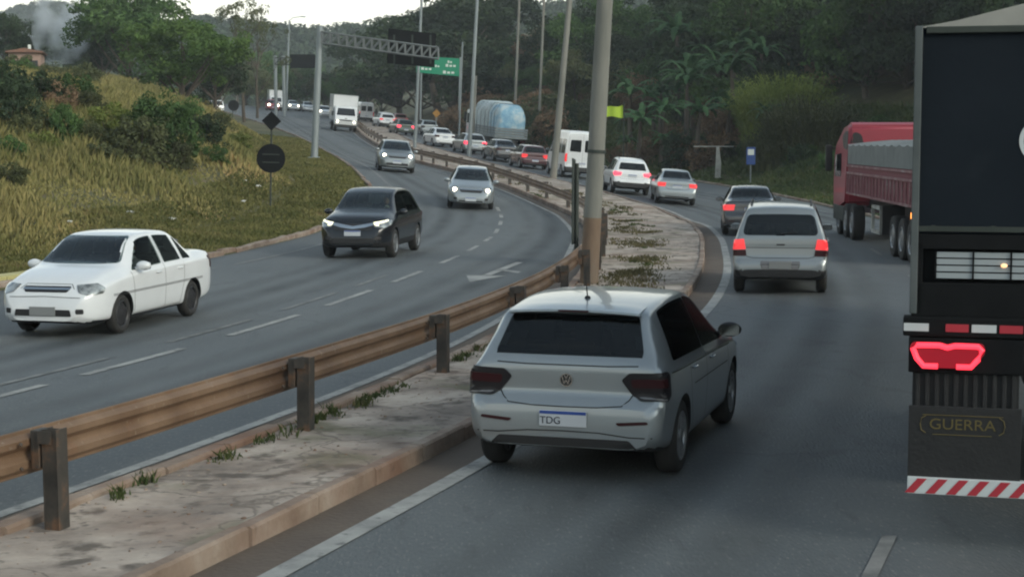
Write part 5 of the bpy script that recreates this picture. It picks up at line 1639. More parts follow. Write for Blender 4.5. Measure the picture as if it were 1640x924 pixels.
    for sg in (1, -1):
        h, n = sk.hit(my - h2, mz - .03, 90 * sg)
        x = abs(h.x) if h else mw
        M4 = Matrix.Translation((sg * (x + .13), my - h2, mz)) @ Matrix.Diagonal((sg, 1, 1, 1))
        mi = pr.add('mirror', mm, -1, M4); pr.add('mirror_glass', gm, mi)
    # handles
    b = MB(); b.tube([(0, -.085, 0), (.018, -.07, 0), (.024, 0, 0), (.018, .07, 0), (0, .085, 0)], .011, 8); hm = b.mesh('door_handle', P, smooth=True)
    for (y, z) in S.get('handles', []):
        for sg in (1, -1):
            h, n = sk.hit(y - h2, z, 90 * sg)
            if h: pr.add('door_handle', hm, -1, Matrix.Translation((h.x + sg * .004, h.y, h.z)) @ Matrix.Diagonal((sg, 1, 1, 1)))
    if S.get('antenna'):
        y, z = S['antenna']; h = sk.bvh.ray_cast(Vector((0, y - h2, 4)), Vector((0, 0, -1)))[0]
        b = MB(); b.tube([h + Vector((0, 0, -.01)), h + Vector((0, 0, .02))], [.035, .018], 10); b.tube([h + Vector((0, 0, .01)), h + Vector((0, -.10, .24))], [.006, .003], 6)
        pr.add('antenna', b.mesh('antenna', M['trim'], smooth=True))
    if S.get('rails'):
        y0, y1, x = S['rails']
        for sg in (1, -1):
            pts = []
            for k in range(9):
                y = y0 + (y1 - y0) * k / 8; h = sk.bvh.ray_cast(Vector((sg * x, y - h2, 4)), Vector((0, 0, -1)))[0]
                pts.append(h + Vector((0, 0, .05 if 0 < k < 8 else .0)))
            b = MB(); b.tube(pts, .016, 8); pr.add('roof_rail', b.mesh('roof_rail', M['trim'], smooth=True))
    if S.get('wiper', True):
        h, n = sk.hit(0.0, rw[2] + .02, 180)
        if h and S.get('wiper') == 'rear':
            b = MB(); p0 = h + n * .02; h2_, n2_ = sk.hit(.30, rw[2] + .05, 180); b.tube([p0, h2_ + n2_ * .015], .008, 6); pr.add('wiper', b.mesh('wiper', M['trim']))
    for fn in S.get('extra', []): fn(pr, sk, L)
    return pr

def emblem_ring(pr, sk, az, z, r, mk='chrome', inner=None, x=0.0):
    h, n = sk.hit(x, z, az)
    b = MB(); q = n.to_track_quat('Z', 'Y').to_matrix().to_4x4(); M4 = Matrix.Translation(h + n * .006) @ q
    ring = []
    seg = 28
    vs = []; fs = []
    for k in range(seg):
        a = 2 * math.pi * k / seg
        for rr, hh in ((r, 0), (r, .008), (r * .86, .008), (r * .86, 0)): vs.append(M4 @ Vector((rr * math.cos(a), rr * math.sin(a), hh)))
    for k in range(seg):
        k2 = (k + 1) % seg
        for j in range(3): fs.append((k * 4 + j, k2 * 4 + j, k2 * 4 + j + 1, k * 4 + j + 1))
    b.add(vs, fs)
    # strokes of the badge
    up = Vector((0, 0, 1)); yv = (q.inverted() @ up).xy
    sgn = 1 if yv.y > 0 else -1
    for pl in (inner or []):
        for i in range(len(pl) - 1):
            a, c = Vector(pl[i]) * r, Vector(pl[i + 1]) * r
            if abs(yv.y) < .5:   # track quat may turn the plane; turn the strokes with it
                th = math.atan2(yv.x, yv.y); ro = Matrix.Rotation(-th, 2); a, c = ro @ a, ro @ c; s_ = 1
            else: s_ = sgn
            a = Vector((a.x, a.y * s_)); c = Vector((c.x, c.y * s_))
            d = (c - a).normalized(); nn = Vector((-d.y, d.x)) * r * .07
            P4 = [a + nn, c + nn, c - nn, a - nn]
            vv = [M4 @ Vector((p.x, p.y, .002)) for p in P4] + [M4 @ Vector((p.x, p.y, .009)) for p in P4]
            b.add(vv, [(0, 1, 2, 3), (7, 6, 5, 4), (0, 4, 5, 1), (1, 5, 6, 2), (2, 6, 7, 3), (3, 7, 4, 0)])
    d = MB(); vs = [M4 @ Vector((r * .9 * math.cos(2 * math.pi * k / 24), r * .9 * math.sin(2 * math.pi * k / 24), .003)) for k in range(24)]
    d.add(vs, [tuple(range(24))]); i = pr.add('emblem', b.mesh('emblem', M[mk])); pr.add('emblem_disc', d.mesh('emblem_disc', M['trim']), i)

# ---- body types
HATCH = dict(side_glass='glass_deep', paint='p_silver', r=.315, axles=(.70, 3.26), tw=.195,
    top=[(0, .46), (.012, .57), (.03, .645), (.075, .685), (.10, .72), (.115, .93), (.14, 1.0), (.20, 1.07), (.40, 1.345), (.43, 1.385), (.60, 1.425), (1.3, 1.468), (1.8, 1.46), (2.2, 1.415), (2.45, 1.33), (3.02, 1.01), (3.3, .955), (3.75, .85), (3.93, .76), (4.02, .60), (4.06, .44)],
    belt=[(0, .84), (.12, .92), (.5, .945), (1.2, .93), (2.5, .89), (3.1, .87), (3.7, .76), (4.06, .55)],
    bot=[(0, .30), (.3, .24), (.8, .20), (3.3, .20), (3.9, .22), (4.06, .28)],
    w=[(0, .70), (.04, .785), (.12, .83), (.35, .862), (.8, .875), (3.2, .875), (3.6, .85), (3.85, .77), (4.0, .64), (4.06, .52)],
    wt=[(0, .62), (.08, .74), (.12, .73), (.20, .72), (.42, .625), (.6, .61), (1.5, .62), (2.2, .59), (2.5, .61), (3.02, .70), (3.7, .66), (4.0, .5), (4.06, .4)],
    windshield=(.66, .54, 1.02, 1.385), rear_window=(.635, .545, 1.03, 1.345, .05),
    glass=[(.47, .66, 1.725, 1.725), (1.755, 1.755, 2.40, 2.96)], drop=.075,
    seams_side=[[(1.74, 1.33), (1.76, .26)], [(.98, .92), (1.02, .62), (1.13, .42), (1.15, .26)], [(2.88, .92), (2.92, .60), (2.84, .26), (1.15, .26)], [(.3, .90), (1.0, .885), (2.0, .86), (3.0, .83)], [(1.15, .70), (2.84, .68)]],
    seams_rear=[[(0, .955), (.35, .955), (.60, .965)], [(0, .625), (.28, .628), (.48, .645), (.535, .69)], [(.535, .69), (.56, .73)], [(0, .43), (.3, .425), (.55, .40), (.74, .40)]],
    tail=[([(-.24, .85), (-.18, .91), (.10, .92), (.13, .90), (.14, .73), (.10, .69), (-.11, .69), (-.16, .73)], 150, 'tail_smoke', .014),
          ([(-.17, .86), (.09, .87), (.10, .80), (-.16, .79)], 150, 'tail_off', .018),
          ([(-.12, .715), (.09, .715), (.08, .698), (-.09, .698)], 150, 'tail_clear', .018)],
    reflector=[([(.44, .515), (.70, .535), (.71, .512), (.46, .49)], 180, 'tail_off', .010)],
    head=[([(-.26, .76), (.14, .82), (.26, .77), (.10, .69), (-.26, .67)], 35, 'head_off', .010)],
    plates=[(180, .53, 'plate', 'TDG', -.105)], mirror=(2.76, .99, .8), mirror_paint=False, handles=[(1.15, .845), (2.02, .825)], antenna=(.80, 0),
    panels=[('diffuser', [(-.62, .305), (.62, .305), (.55, .375), (-.55, .375)], 180, 'trim', .008, .02),
            ('brake_light', [(-.14, 1.375), (.14, 1.375), (.14, 1.392), (-.14, 1.392)], 180, 'tail_off', .006, 0),
            ('grille', [(-.5, .52), (.5, .52), (.55, .62), (-.55, .62)], 0, 'trim', .006, .02)],
    extra=[lambda pr, sk, L: emblem_ring(pr, sk, 180, .835, .055, 'chrome', [[(-.62, .55), (-.3, -.62), (0, .05), (.3, -.62), (.62, .55)], [(-.3, .8), (0, .18), (.3, .8)]])],
    zb_rear=.63, zb_front=.6)
def roof_spoiler(pr, sk, L):
    h2 = L / 2; b = MB(); n = 16; V = []; F = []
    for i in range(n + 1):
        x = -.56 + 1.12 * i / n; dz = -.020 * (x / .56) ** 2
        e = 1 - .5 * max(0, abs(x) - .50) / .06
        hit = sk.bvh.ray_cast(Vector((x, -h2 + .62, 3)), Vector((0, 0, -1)))[0]; z0 = hit.z + .004
        for y, z in ((-h2 + .62, z0), (-h2 + .47, z0 - .012), (-h2 + .33, 1.392 + dz), (-h2 + .325, 1.375 + dz), (-h2 + .34, 1.365 + dz), (-h2 + .46, 1.372 + dz), (-h2 + .62, z0 - .03)): V.append((x, y, z))
    for i in range(n):
        for k in range(6): F.append((i * 7 + k, i * 7 + k + 1, i * 7 + k + 8, i * 7 + k + 7))
    F += [tuple(range(7)), tuple(n * 7 + k for k in range(6, -1, -1))]
    b.add(V, F); i = pr.add('spoiler', b.mesh('spoiler', M['p_silver'], smooth=True))
    b = MB(); b.box(-.13, .13, -h2 + .318, -h2 + .326, 1.374, 1.388); pr.add('brake_light', b.mesh('brake_light', M['tail_off']), i)
HATCH['extra'].append(roof_spoiler); HATCH['panels'] = [p for p in HATCH['panels'] if p[0] != 'brake_light']

MPV = dict(paint='p_silver2', r=.325, axles=(.78, 3.40), tw=.195, clad=.0, dark_bumper=.46,
    top=[(0, .47), (.015, .58), (.05, .64), (.08, .68), (.10, .80), (.13, 1.05), (.17, 1.13), (.34, 1.52), (.38, 1.57), (.55, 1.61), (1.4, 1.665), (2.0, 1.65), (2.4, 1.57), (2.65, 1.46), (3.28, 1.10), (3.6, 1.02), (4.05, .90), (4.22, .78), (4.32, .62), (4.36, .45)],
    belt=[(0, .9), (.14, 1.0), (.6, 1.02), (2.8, .98), (3.4, .93), (4.0, .80), (4.36, .6)],
    bot=[(0, .33), (.3, .27), (.8, .24), (3.5, .24), (4.1, .25), (4.36, .30)],
    w=[(0, .72), (.04, .80), (.12, .84), (.35, .865), (.8, .87), (3.5, .87), (3.9, .84), (4.15, .75), (4.3, .62), (4.36, .5)],
    wt=[(0, .64), (.08, .76), (.12, .76), (.20, .74), (.36, .635), (.6, .61), (1.5, .62), (2.3, .59), (2.7, .60), (3.28, .69), (3.9, .66), (4.3, .5), (4.36, .4)],
    windshield=(.66, .56, 1.13, 1.53), rear_window=(.69, .60, 1.085, 1.46, .10),
    glass=[(.40, .62, 1.12, 1.08), (1.20, 1.22, 1.98, 1.98), (2.06, 2.06, 2.45, 3.02)], drop=.11,
    seams_side=[[(2.02, 1.5), (2.02, .3)], [(1.15, 1.0), (1.2, .6), (1.3, .3), (3.05, .3), (3.1, 1.0)], [(.3, .78), (3.2, .74)]],
    seams_rear=[[(0, .675), (.5, .675), (.60, .70), (.68, .80)], [(0, .86), (.62, .86)], [(0, .475), (.3, .47), (.36, .56), (0, .56)]],
    tail=[([(-.06, 1.02), (.10, 1.0), (.12, .82), (-.10, .83)], 150, 'tail_on', .014), ([(-.10, .82), (.12, .81), (.12, .71), (-.12, .71)], 150, 'tail_off', .014)],
    head=[([(-.25, .92), (.12, .94), (.22, .82), (-.05, .76), (-.25, .78)], 35, 'head_off', .010)],
    plates=[(180, .55, 'plate_grey', '', 0)], mirror=(2.95, 1.10, .8), handles=[(1.35, .93), (2.2, .92)], rails=(.75, 2.2, .55), wiper='rear',
    panels=[('plate_recess', [(-.34, .47), (.34, .47), (.36, .62), (-.36, .62)], 180, 'tail_clear', .003, .03), ('emblem', [(-.075, .905), (.075, .905), (.085, .93), (-.065, .93)], 180, 'trim', .008, 0),
            ('lower_grille', [(-.42, .35), (.42, .35), (.40, .42), (-.40, .42)], 180, 'trim', .006, 0), ('grille', [(-.4, .55), (.4, .55), (.42, .72), (-.42, .72)], 0, 'trim', .006, .02)],
    zb_rear=.64, zb_front=.66)

SEDAN = dict(paint='p_silver', r=.315, axles=(.92, 3.50), tw=.195,
    top=[(0, .46), (.015, .60), (.05, .67), (.08, .74), (.11, .98), (.16, 1.045), (.30, 1.06), (.55, 1.075), (.70, 1.11), (1.18, 1.375), (1.42, 1.435), (2.0, 1.465), (2.4, 1.45), (2.75, 1.375), (3.42, 1.02), (3.7, .955), (4.1, .85), (4.28, .74), (4.38, .58), (4.42, .44)],
    belt=[(0, .86), (.14, .92), (.6, .94), (2.8, .90), (3.4, .86), (4.0, .76), (4.42, .56)],
    bot=[(0, .31), (.3, .25), (.8, .21), (3.6, .21), (4.2, .23), (4.42, .28)],
    w=[(0, .68), (.04, .76), (.12, .81), (.35, .845), (.9, .862), (3.5, .862), (3.95, .83), (4.2, .75), (4.36, .62), (4.42, .5)],
    wt=[(0, .62), (.10, .74), (.16, .73), (.55, .71), (.7, .68), (1.2, .56), (1.5, .555), (2.4, .56), (2.8, .57), (3.42, .68), (4.0, .65), (4.36, .5), (4.42, .4)],
    windshield=(.655, .53, 1.03, 1.39), rear_window=(.60, .50, 1.09, 1.375, .06),
    glass=[(1.00, 1.20, 1.36, 1.30), (1.36, 1.42, 2.08, 2.08), (2.16, 2.16, 2.62, 3.18)], drop=.09,
    seams_side=[[(2.12, 1.34), (2.12, .27)], [(1.28, .92), (1.36, .6), (1.48, .28), (3.15, .27), (3.22, .9)], [(1.48, .72), (3.15, .70)]],
    seams_rear=[[(0, 1.035), (.6, 1.03)], [(0, .66), (.4, .665), (.48, .72), (.50, .80)]],
    tail=[([(-.22, .93), (.12, .93), (.18, .88), (.08, .76), (-.20, .76)], 150, 'tail_off', .014)],
    reflector=[([(.5, .46), (.7, .47), (.7, .44), (.5, .43)], 180, 'tail_off', .008)],
    head=[([(-.26, .80), (.12, .84), (.22, .76), (-.02, .66), (-.26, .68)], 35, 'head_off', .010)],
    fog=[([(.50, .38), (.62, .38), (.62, .46), (.50, .46)], 0, 'trim', .006)],
    plates=[(180, .78, 'plate', '', 0), (0, .40, 'plate', '', 0)], mirror=(3.08, .98, .8), handles=[(1.5, .86), (2.35, .85)],
    panels=[('grille', [(-.36, .64), (.36, .64), (.44, .73), (-.44, .73)], 0, 'trim', .008, .03), ('grille_bar', [(-.42, .725), (.42, .725), (.45, .752), (-.45, .752)], 0, 'chrome', .012, 0),
            ('air_intake', [(-.45, .30), (.45, .30), (.42, .36), (-.42, .36)], 0, 'trim', .006, .02), ('diffuser', [(-.5, .32), (.5, .32), (.5, .38), (-.5, .38)], 180, 'trim', .006, .02)],
    zb_rear=.64, zb_front=.62)

OLD = dict(SEDAN, paint='p_white', r=.29, axles=(.86, 3.30), tw=.175, rim='cover', spokes=5,
    top=[(0, .46), (.015, .60), (.04, .66), (.07, .74), (.09, .97), (.13, 1.03), (.30, 1.05), (.55, 1.055), (.68, 1.085), (1.08, 1.355), (1.30, 1.415), (1.9, 1.44), (2.25, 1.425), (2.55, 1.355), (3.16, 1.00), (3.45, .945), (3.85, .83), (4.0, .73), (4.12, .60), (4.18, .44)],
    belt=[(0, .86), (.12, .90), (.6, .92), (2.6, .88), (3.2, .84), (3.8, .74), (4.18, .56)],
    bot=[(0, .30), (.3, .24), (.8, .20), (3.4, .20), (4.0, .21), (4.18, .26)],
    w=[(0, .66), (.04, .74), (.12, .79), (.35, .815), (.9, .824), (3.3, .824), (3.7, .80), (3.95, .73), (4.12, .60), (4.18, .48)],
    wt=[(0, .6), (.10, .72), (.16, .70), (.55, .68), (.7, .65), (1.1, .53), (1.4, .53), (2.2, .535), (2.6, .55), (3.16, .66), (3.8, .62), (4.1, .5), (4.18, .4)],
    windshield=(.635, .50, 1.01, 1.372), rear_window=(.57, .47, 1.08, 1.35, .06),
    glass=[(.86, 1.06, 1.14, 1.16), (1.24, 1.28, 1.84, 1.84), (1.93, 1.93, 2.42, 2.94)], drop=.09,
    seams_side=[[(1.885, 1.32), (1.885, .26)], [(1.18, .90), (1.22, .6), (1.34, .27), (2.92, .26), (2.98, .88)], [(.5, .62), (3.6, .60)], [(.5, .60), (3.6, .58)]],
    head=[([(-.20, .755), (.08, .775), (.19, .71), (.15, .635), (-.08, .615), (-.20, .65)], 35, 'head_off', .010)], fog=[([(.50, .36), (.60, .36), (.60, .43), (.50, .43)], 0, 'trim', .006)],
    tail=[([(-.20, .93), (.10, .93), (.12, .74), (-.16, .74)], 150, 'tail_off', .014)],
    plates=[(0, .395, 'plate_grey', '', 0)], mirror=(2.78, .955, .8), handles=[(1.36, .82), (2.12, .81)],
    panels=[('grille', [(-.33, .655), (.33, .655), (.37, .735), (-.37, .735)], 0, 'trim', .008, .03), ('grille_bar', [(-.36, .685), (.36, .685), (.37, .712), (-.37, .712)], 0, 'chrome', .014, 0),
            ('air_intake', [(-.44, .325), (.44, .325), (.42, .42), (-.42, .42)], 0, 'trim', .006, .02)],
    seams_front=[[(0, .765), (.35, .765), (.42, .70)], [(0, .60), (.55, .585)]], zb_rear=.62, zb_front=.585)

SUV = dict(paint='p_black', r=.345, axles=(.82, 3.43), tw=.215, arch_clad=False, clad=.40,
    top=[(0, .48), (.015, .62), (.05, .70), (.09, .76), (.12, .98), (.17, 1.08), (.22, 1.15), (.48, 1.50), (.58, 1.56), (1.0, 1.625), (1.6, 1.66), (2.1, 1.65), (2.45, 1.58), (2.70, 1.47), (3.22, 1.155), (3.45, 1.11), (3.90, 1.01), (4.10, .88), (4.22, .70), (4.28, .50)],
    belt=[(0, .92), (.14, 1.0), (.6, 1.04), (2.8, .98), (3.3, .95), (3.9, .86), (4.28, .65)],
    bot=[(0, .36), (.3, .29), (.8, .24), (3.5, .24), (4.1, .27), (4.28, .33)],
    w=[(0, .72), (.04, .81), (.12, .85), (.35, .88), (.9, .89), (3.4, .89), (3.8, .87), (4.05, .79), (4.2, .67), (4.28, .55)],
    wt=[(0, .64), (.10, .78), (.2, .74), (.66, .60), (1.0, .60), (2.1, .60), (2.7, .62), (3.22, .71), (3.9, .70), (4.2, .56), (4.28, .45)],
    windshield=(.69, .57, 1.17, 1.53), rear_window=(.64, .55, 1.13, 1.44, .06),
    glass=[(.62, .76, 1.06, 1.04), (1.10, 1.12, 1.88, 1.88), (1.95, 1.95, 2.50, 3.02)], drop=.10,
    seams_side=[[(1.92, 1.45), (1.92, .3)], [(1.08, 1.0), (1.16, .6), (1.28, .3), (2.98, .3), (3.05, .98)], [(.3, .80), (3.3, .78)]],
    seams_rear=[[(0, .72), (.5, .72), (.58, .78)]],
    tail=[([(-.26, .98), (.12, 1.0), (.18, .90), (-.22, .86)], 150, 'tail_off', .014)],
    head=[([(-.24, .87), (.16, .93), (.30, .90), (.26, .82), (-.02, .74), (-.24, .76)], 35, 'head_off', .010),
          ([(-.25, .86), (.15, .925), (.17, .90), (-.20, .825)], 35, 'drl_on', .018), ([(-.24, .83), (-.14, .84), (-.13, .79), (-.2, .79)], 35, 'drl_on', .018)],
    fog=[([(.52, .46), (.68, .46), (.68, .54), (.52, .54)], 0, 'trim', .006)],
    plates=[(0, .62, 'plate', '', 0), (180, .62, 'plate', '', 0)], mirror=(2.86, 1.08, .8), handles=[(1.3, .95), (2.16, .94)],
    panels=[('grille', [(-.44, .68), (.44, .68), (.50, .84), (-.50, .84)], 0, 'trim', .008, .03), ('grille_bar', [(-.50, .86), (-.30, .80), (0, .77), (.30, .80), (.50, .86), (.50, .80), (.30, .745), (0, .71), (-.30, .745), (-.50, .80)], 0, 'chrome', .020, 0),
            ('air_intake', [(-.56, .38), (.56, .38), (.50, .50), (-.50, .50)], 0, 'trim', .008, .03), ('diffuser', [(-.5, .38), (.5, .38), (.5, .46), (-.5, .46)], 180, 'trim', .006, .02)],
    seams_front=[[(0, .90), (.6, .93)]], zb_rear=.70, zb_front=.66)

CROSS = dict(SUV, paint='p_white', panels=SUV['panels'][2:], plates=[(180, .86, 'plate', '', 0)], rails=(.9, 2.2, .55), head=[SUV['head'][0]],
    tail=[([(-.22, 1.0), (.10, 1.04), (.18, .96), (.04, .84), (-.20, .88)], 150, 'tail_on', .014)], dark_bumper=.58, wiper='rear')

VAN = dict(cabin=False, side_glass='glass_dark', paint='p_white', r=.34, axles=(1.0, 4.7), tw=.21, bulge=.03, wbelt=.985,
    top=[(0, .50), (.01, .62), (.04, .66), (.07, .72), (.09, 1.2), (.13, 2.35), (.16, 2.50), (.24, 2.58), (.6, 2.62), (3.2, 2.62), (3.9, 2.50), (4.3, 2.20), (4.95, 1.35), (5.2, 1.22), (5.5, 1.08), (5.62, .90), (5.70, .50)],
    belt=[(0, 1.2), (.2, 1.30), (4.5, 1.28), (5.2, 1.1), (5.7, .7)],
    bot=[(0, .38), (.5, .32), (1, .28), (4.7, .28), (5.4, .28), (5.7, .34)],
    w=[(0, .90), (.04, .95), (.12, .975), (.35, .99), (4.6, .99), (5.2, .95), (5.5, .84), (5.7, .65)],
    wt=[(0, .85), (.10, .93), (.16, .86), (.3, .82), (3.5, .82), (4.3, .80), (4.95, .86), (5.4, .7), (5.7, .5)],
    windshield=(.82, .74, 1.42, 2.12), rear_window=(.62, .58, 1.46, 2.12, [(.10, 1.46), (.74, 1.46), (.70, 2.10), (.10, 2.12)]),
    glass=[(.30, .30, 1.30, 1.30), (1.45, 1.45, 2.45, 2.45), (3.4, 3.4, 4.15, 4.65)], drop=.50, grad=.08,
    seams_side=[[(3.35, 2.3), (3.35, .4)], [(4.7, 1.2), (4.75, .4)]], seams_rear=[[(0, 2.40), (0, .66)], [(0, 2.42), (.78, 2.38), (.84, 1.4), (.86, .68), (0, .68)]],
    tail=[([(0, 1.35), (.12, 1.33), (.12, .90), (0, .88)], 150, 'tail_off', .014)],
    head=[([(-.2, 1.0), (.1, 1.05), (.15, .85), (-.2, .82)], 35, 'head_off', .010)],
    plates=[(180, .80, 'plate', '', 0)], mirror=(4.55, 1.42, .99), handles=[], dark_bumper=.62,
    panels=[('rear_window', [(-.10, 1.46), (-.74, 1.46), (-.70, 2.10), (-.10, 2.12)], 180, 'glass_dark', .005, .06)], zb_rear=.66, zb_front=.7)

def silver_x(spec, **k): d = dict(spec); d.update(k); return d
C_hatch = make_car(HATCH); C_mpv = make_car(MPV); C_sedan = make_car(SEDAN); C_old = make_car(OLD); C_suv = make_car(SUV); C_cross = make_car(CROSS); C_van = make_car(VAN)
C_small = make_car(silver_x(HATCH, antenna=None, extra=[], panels=HATCH['panels'][:1] + [('grille', [(-.36, .66), (.36, .66), (.44, .74), (-.44, .74)], 0, 'trim', .006, .02), ('air_intake', [(-.5, .33), (.5, .33), (.5, .44), (-.5, .44)], 0, 'trim', .006, .02)],
    plates=[(180, .53, 'plate', '', 0), (0, .48, 'plate', '', 0)], mirror_paint=True))

# a round lamp burning inside a head lamp
lampb = MB(); bm = bmesh.new(); bmesh.ops.create_icosphere(bm, subdivisions=2, radius=.085)
for v in bm.verts: v.co.y *= .5
lampb.bm(bm); LAMP = lampb.mesh('headlight_bulb', M['head_on'], smooth='full')
def light_up(root, sk_x, y, z, s=1.0, only=None):
    for sg in (1, -1):
        if only and sg != only: continue
        o = obj('headlight_bulb', LAMP, root); o.location = (sg * sk_x, y, z); o.scale = (s, s, s)

def body_over(p, **k): 
    d = {n: M[p] for n in ('silver_paint', 'grey_silver_paint', 'white_paint', 'black_paint')}
    d.update(k); return d
def on_road(px, py, dz=0.0): q = G(px, py); return q
def put(pr, px, py, L, heading, name, label, cat='car', over=None, front=False, skip=(), scale=1.0, group=None, push=0.0):
    push -= .55 * scale
    """px,py: where the middle of the near end meets the road in the photo; heading in degrees from straight ahead, to the right positive.
    front=True: the vehicle faces us, so the near end is its nose"""
    q = G(px, py); a = R(heading); d = Vector((math.sin(a), math.cos(a), 0))
    if front: d = -d
    c = q + (-d if front else d) * (L / 2 * scale + push)
    x, y = c.x, c.y
    hh = (float(H(x + d.x, y + d.y)) - float(H(x - d.x, y - d.y))) / 2
    rt = Vector((d.y, -d.x, 0)); hr = (float(H(x + rt.x, y + rt.y)) - float(H(x - rt.x, y - rt.y))) / 2
    rz = math.atan2(-d.x, d.y)
    root = pr.place(name, label, cat, (x, y, float(H(x, y)) + .003), rz, over, skip, group, pitch=0, roll=0, scale=scale)
    f = Vector((d.x, d.y, hh)).normalized(); rr_ = Vector((rt.x, rt.y, hr)).normalized(); up = rr_.cross(f).normalized(); rr_ = f.cross(up)
    Mx = Matrix((rr_, f, up)).transposed().to_4x4(); root.rotation_euler = Mx.to_euler()
    return root

TON = M['tail_on']; TBR = M['tail_bright']
put(C_hatch, 934, 748, 4.06, 17.0, 'hatchback_car', 'silver hatchback in the foreground beside the median, seen from behind with its tail lamps off', over=None, push=-.12)
put(C_mpv, 1249, 469, 4.36, 9.8, 'minivan_car', 'tall silver minivan with roof rails and lit tail lamps, right behind the dark sedan')
put(C_sedan, 1202, 377, 4.42, 6.5, 'sedan_car', 'dark grey sedan with a lit tail lamp, partly hidden by the silver minivan', over=body_over('p_grey', taillight=TON))
put(C_sedan, 1081, 328, 4.42, 1.0, 'sedan_car', 'pale silver sedan next right of the white crossover, braking lamps red', over=body_over('p_silver', taillight=TON), skip=('reflector',))
put(C_cross, 1008, 312, 4.28, -4, 'crossover_car', 'white crossover just right of the thick pole with bright red tail lamps', over={'taillight': TBR})
put(C_van, 927, 286, 5.7, -10, 'passenger_van', 'tall white van half hidden by the thick pole', cat='van', over={'taillight': TON})
put(C_small, 853, 271, 4.06, -13, 'hatchback_car', 'dark maroon hatchback left of the white van', over=body_over('p_maroon', taillight=TON))
put(C_sedan, 810, 260, 4.42, -15, 'sedan_car', 'dark sedan under the tail of the truck with the blue load', over=body_over('p_grey', taillight=M['tail_off']))
put(C_small, 758, 247, 4.06, -16, 'hatchback_car', 'pale car with red lamps beside the slender lamp pole', over=body_over('p_silver', taillight=TBR))
put(C_sedan, 710, 236, 4.42, -17, 'sedan_car', 'white sedan in the queue left of the slender lamp pole', over=body_over('p_white', taillight=M['tail_off']))
put(C_small, 686, 217, 4.06, -17, 'hatchback_car', 'light grey hatchback right of the thin lamp pole', over=body_over('p_silver'))
put(C_small, 648, 217, 4.06, -17, 'hatchback_car', 'dark green car left of the thin lamp pole', over=body_over('p_green', taillight=TBR))
put(C_cross, 619, 206, 4.28, -17, 'crossover_car', 'white crossover at the head of the visible queue', over={'taillight': TON})
put(C_small, 640, 203, 4.06, -17, 'hatchback_car', 'pale pinkish car behind the white crossover at the head of the queue', over=body_over('p_redw', taillight=TON))
put(C_van, 585, 196, 5.7, -17, 'passenger_van', 'far white van just right of the white box truck', cat='van', over={'taillight': TON}, scale=.9)
# oncoming
put(C_old, 100, 536, 4.18, 13.0, 'sedan_car', 'old white sedan with dark wheels driving out at the lower left', front=True, over={'rim': M['rim_dark']})
r_ = put(C_suv, 573, 413, 4.28, 8.5, 'suv_car', 'black compact SUV with lit slanted headlamps facing us', front=True)
r_ = put(C_sedan, 753, 335, 4.42, -1.5, 'sedan_car', 'silver sedan with both headlamps lit near the middle of the bend', over=body_over('p_silver', **{'head_lamp_lens': M['head_off']}), front=True)
light_up(r_, .60, 2.07, .73, .95)
r_ = put(C_small, 634, 276, 4.06, -7, 'hatchback_car', 'grey hatchback with lit headlamps behind the silver sedan', over=body_over('p_silver2'), front=True, scale=1.03)
light_up(r_, .60, 1.86, .76, 1.0)
r_ = put(C_small, 520, 189, 4.06, -12, 'hatchback_car', 'far white car with one bright headlamp beside the gantry column', over=body_over('p_white'), front=True)
light_up(r_, .60, 1.86, .76, 1.8)
r_ = put(C_sedan, 494, 180, 4.42, -16, 'sedan_car', 'far white sedan at the crest left of the gantry column', over=body_over('p_white'), front=True)
r_ = put(C_sedan, 470, 178, 4.42, -16, 'sedan_car', 'farthest white car at the crest with a lit lamp', over=body_over('p_white'), front=True)
light_up(r_, .60, 2.05, .73, 1.7)
r_ = put(C_small, 437, 178, 4.06, -12, 'hatchback_car', 'red-orange car with glowing lamps at the far left of the crest', over=body_over('p_red'), front=True)
light_up(r_, .55, 1.86, .76, 2.4)
r_ = put(C_small, 513, 171, 4.06, -16, 'hatchback_car', 'far red car half hidden behind the white car by the gantry column', over=body_over('p_red', taillight=TBR))

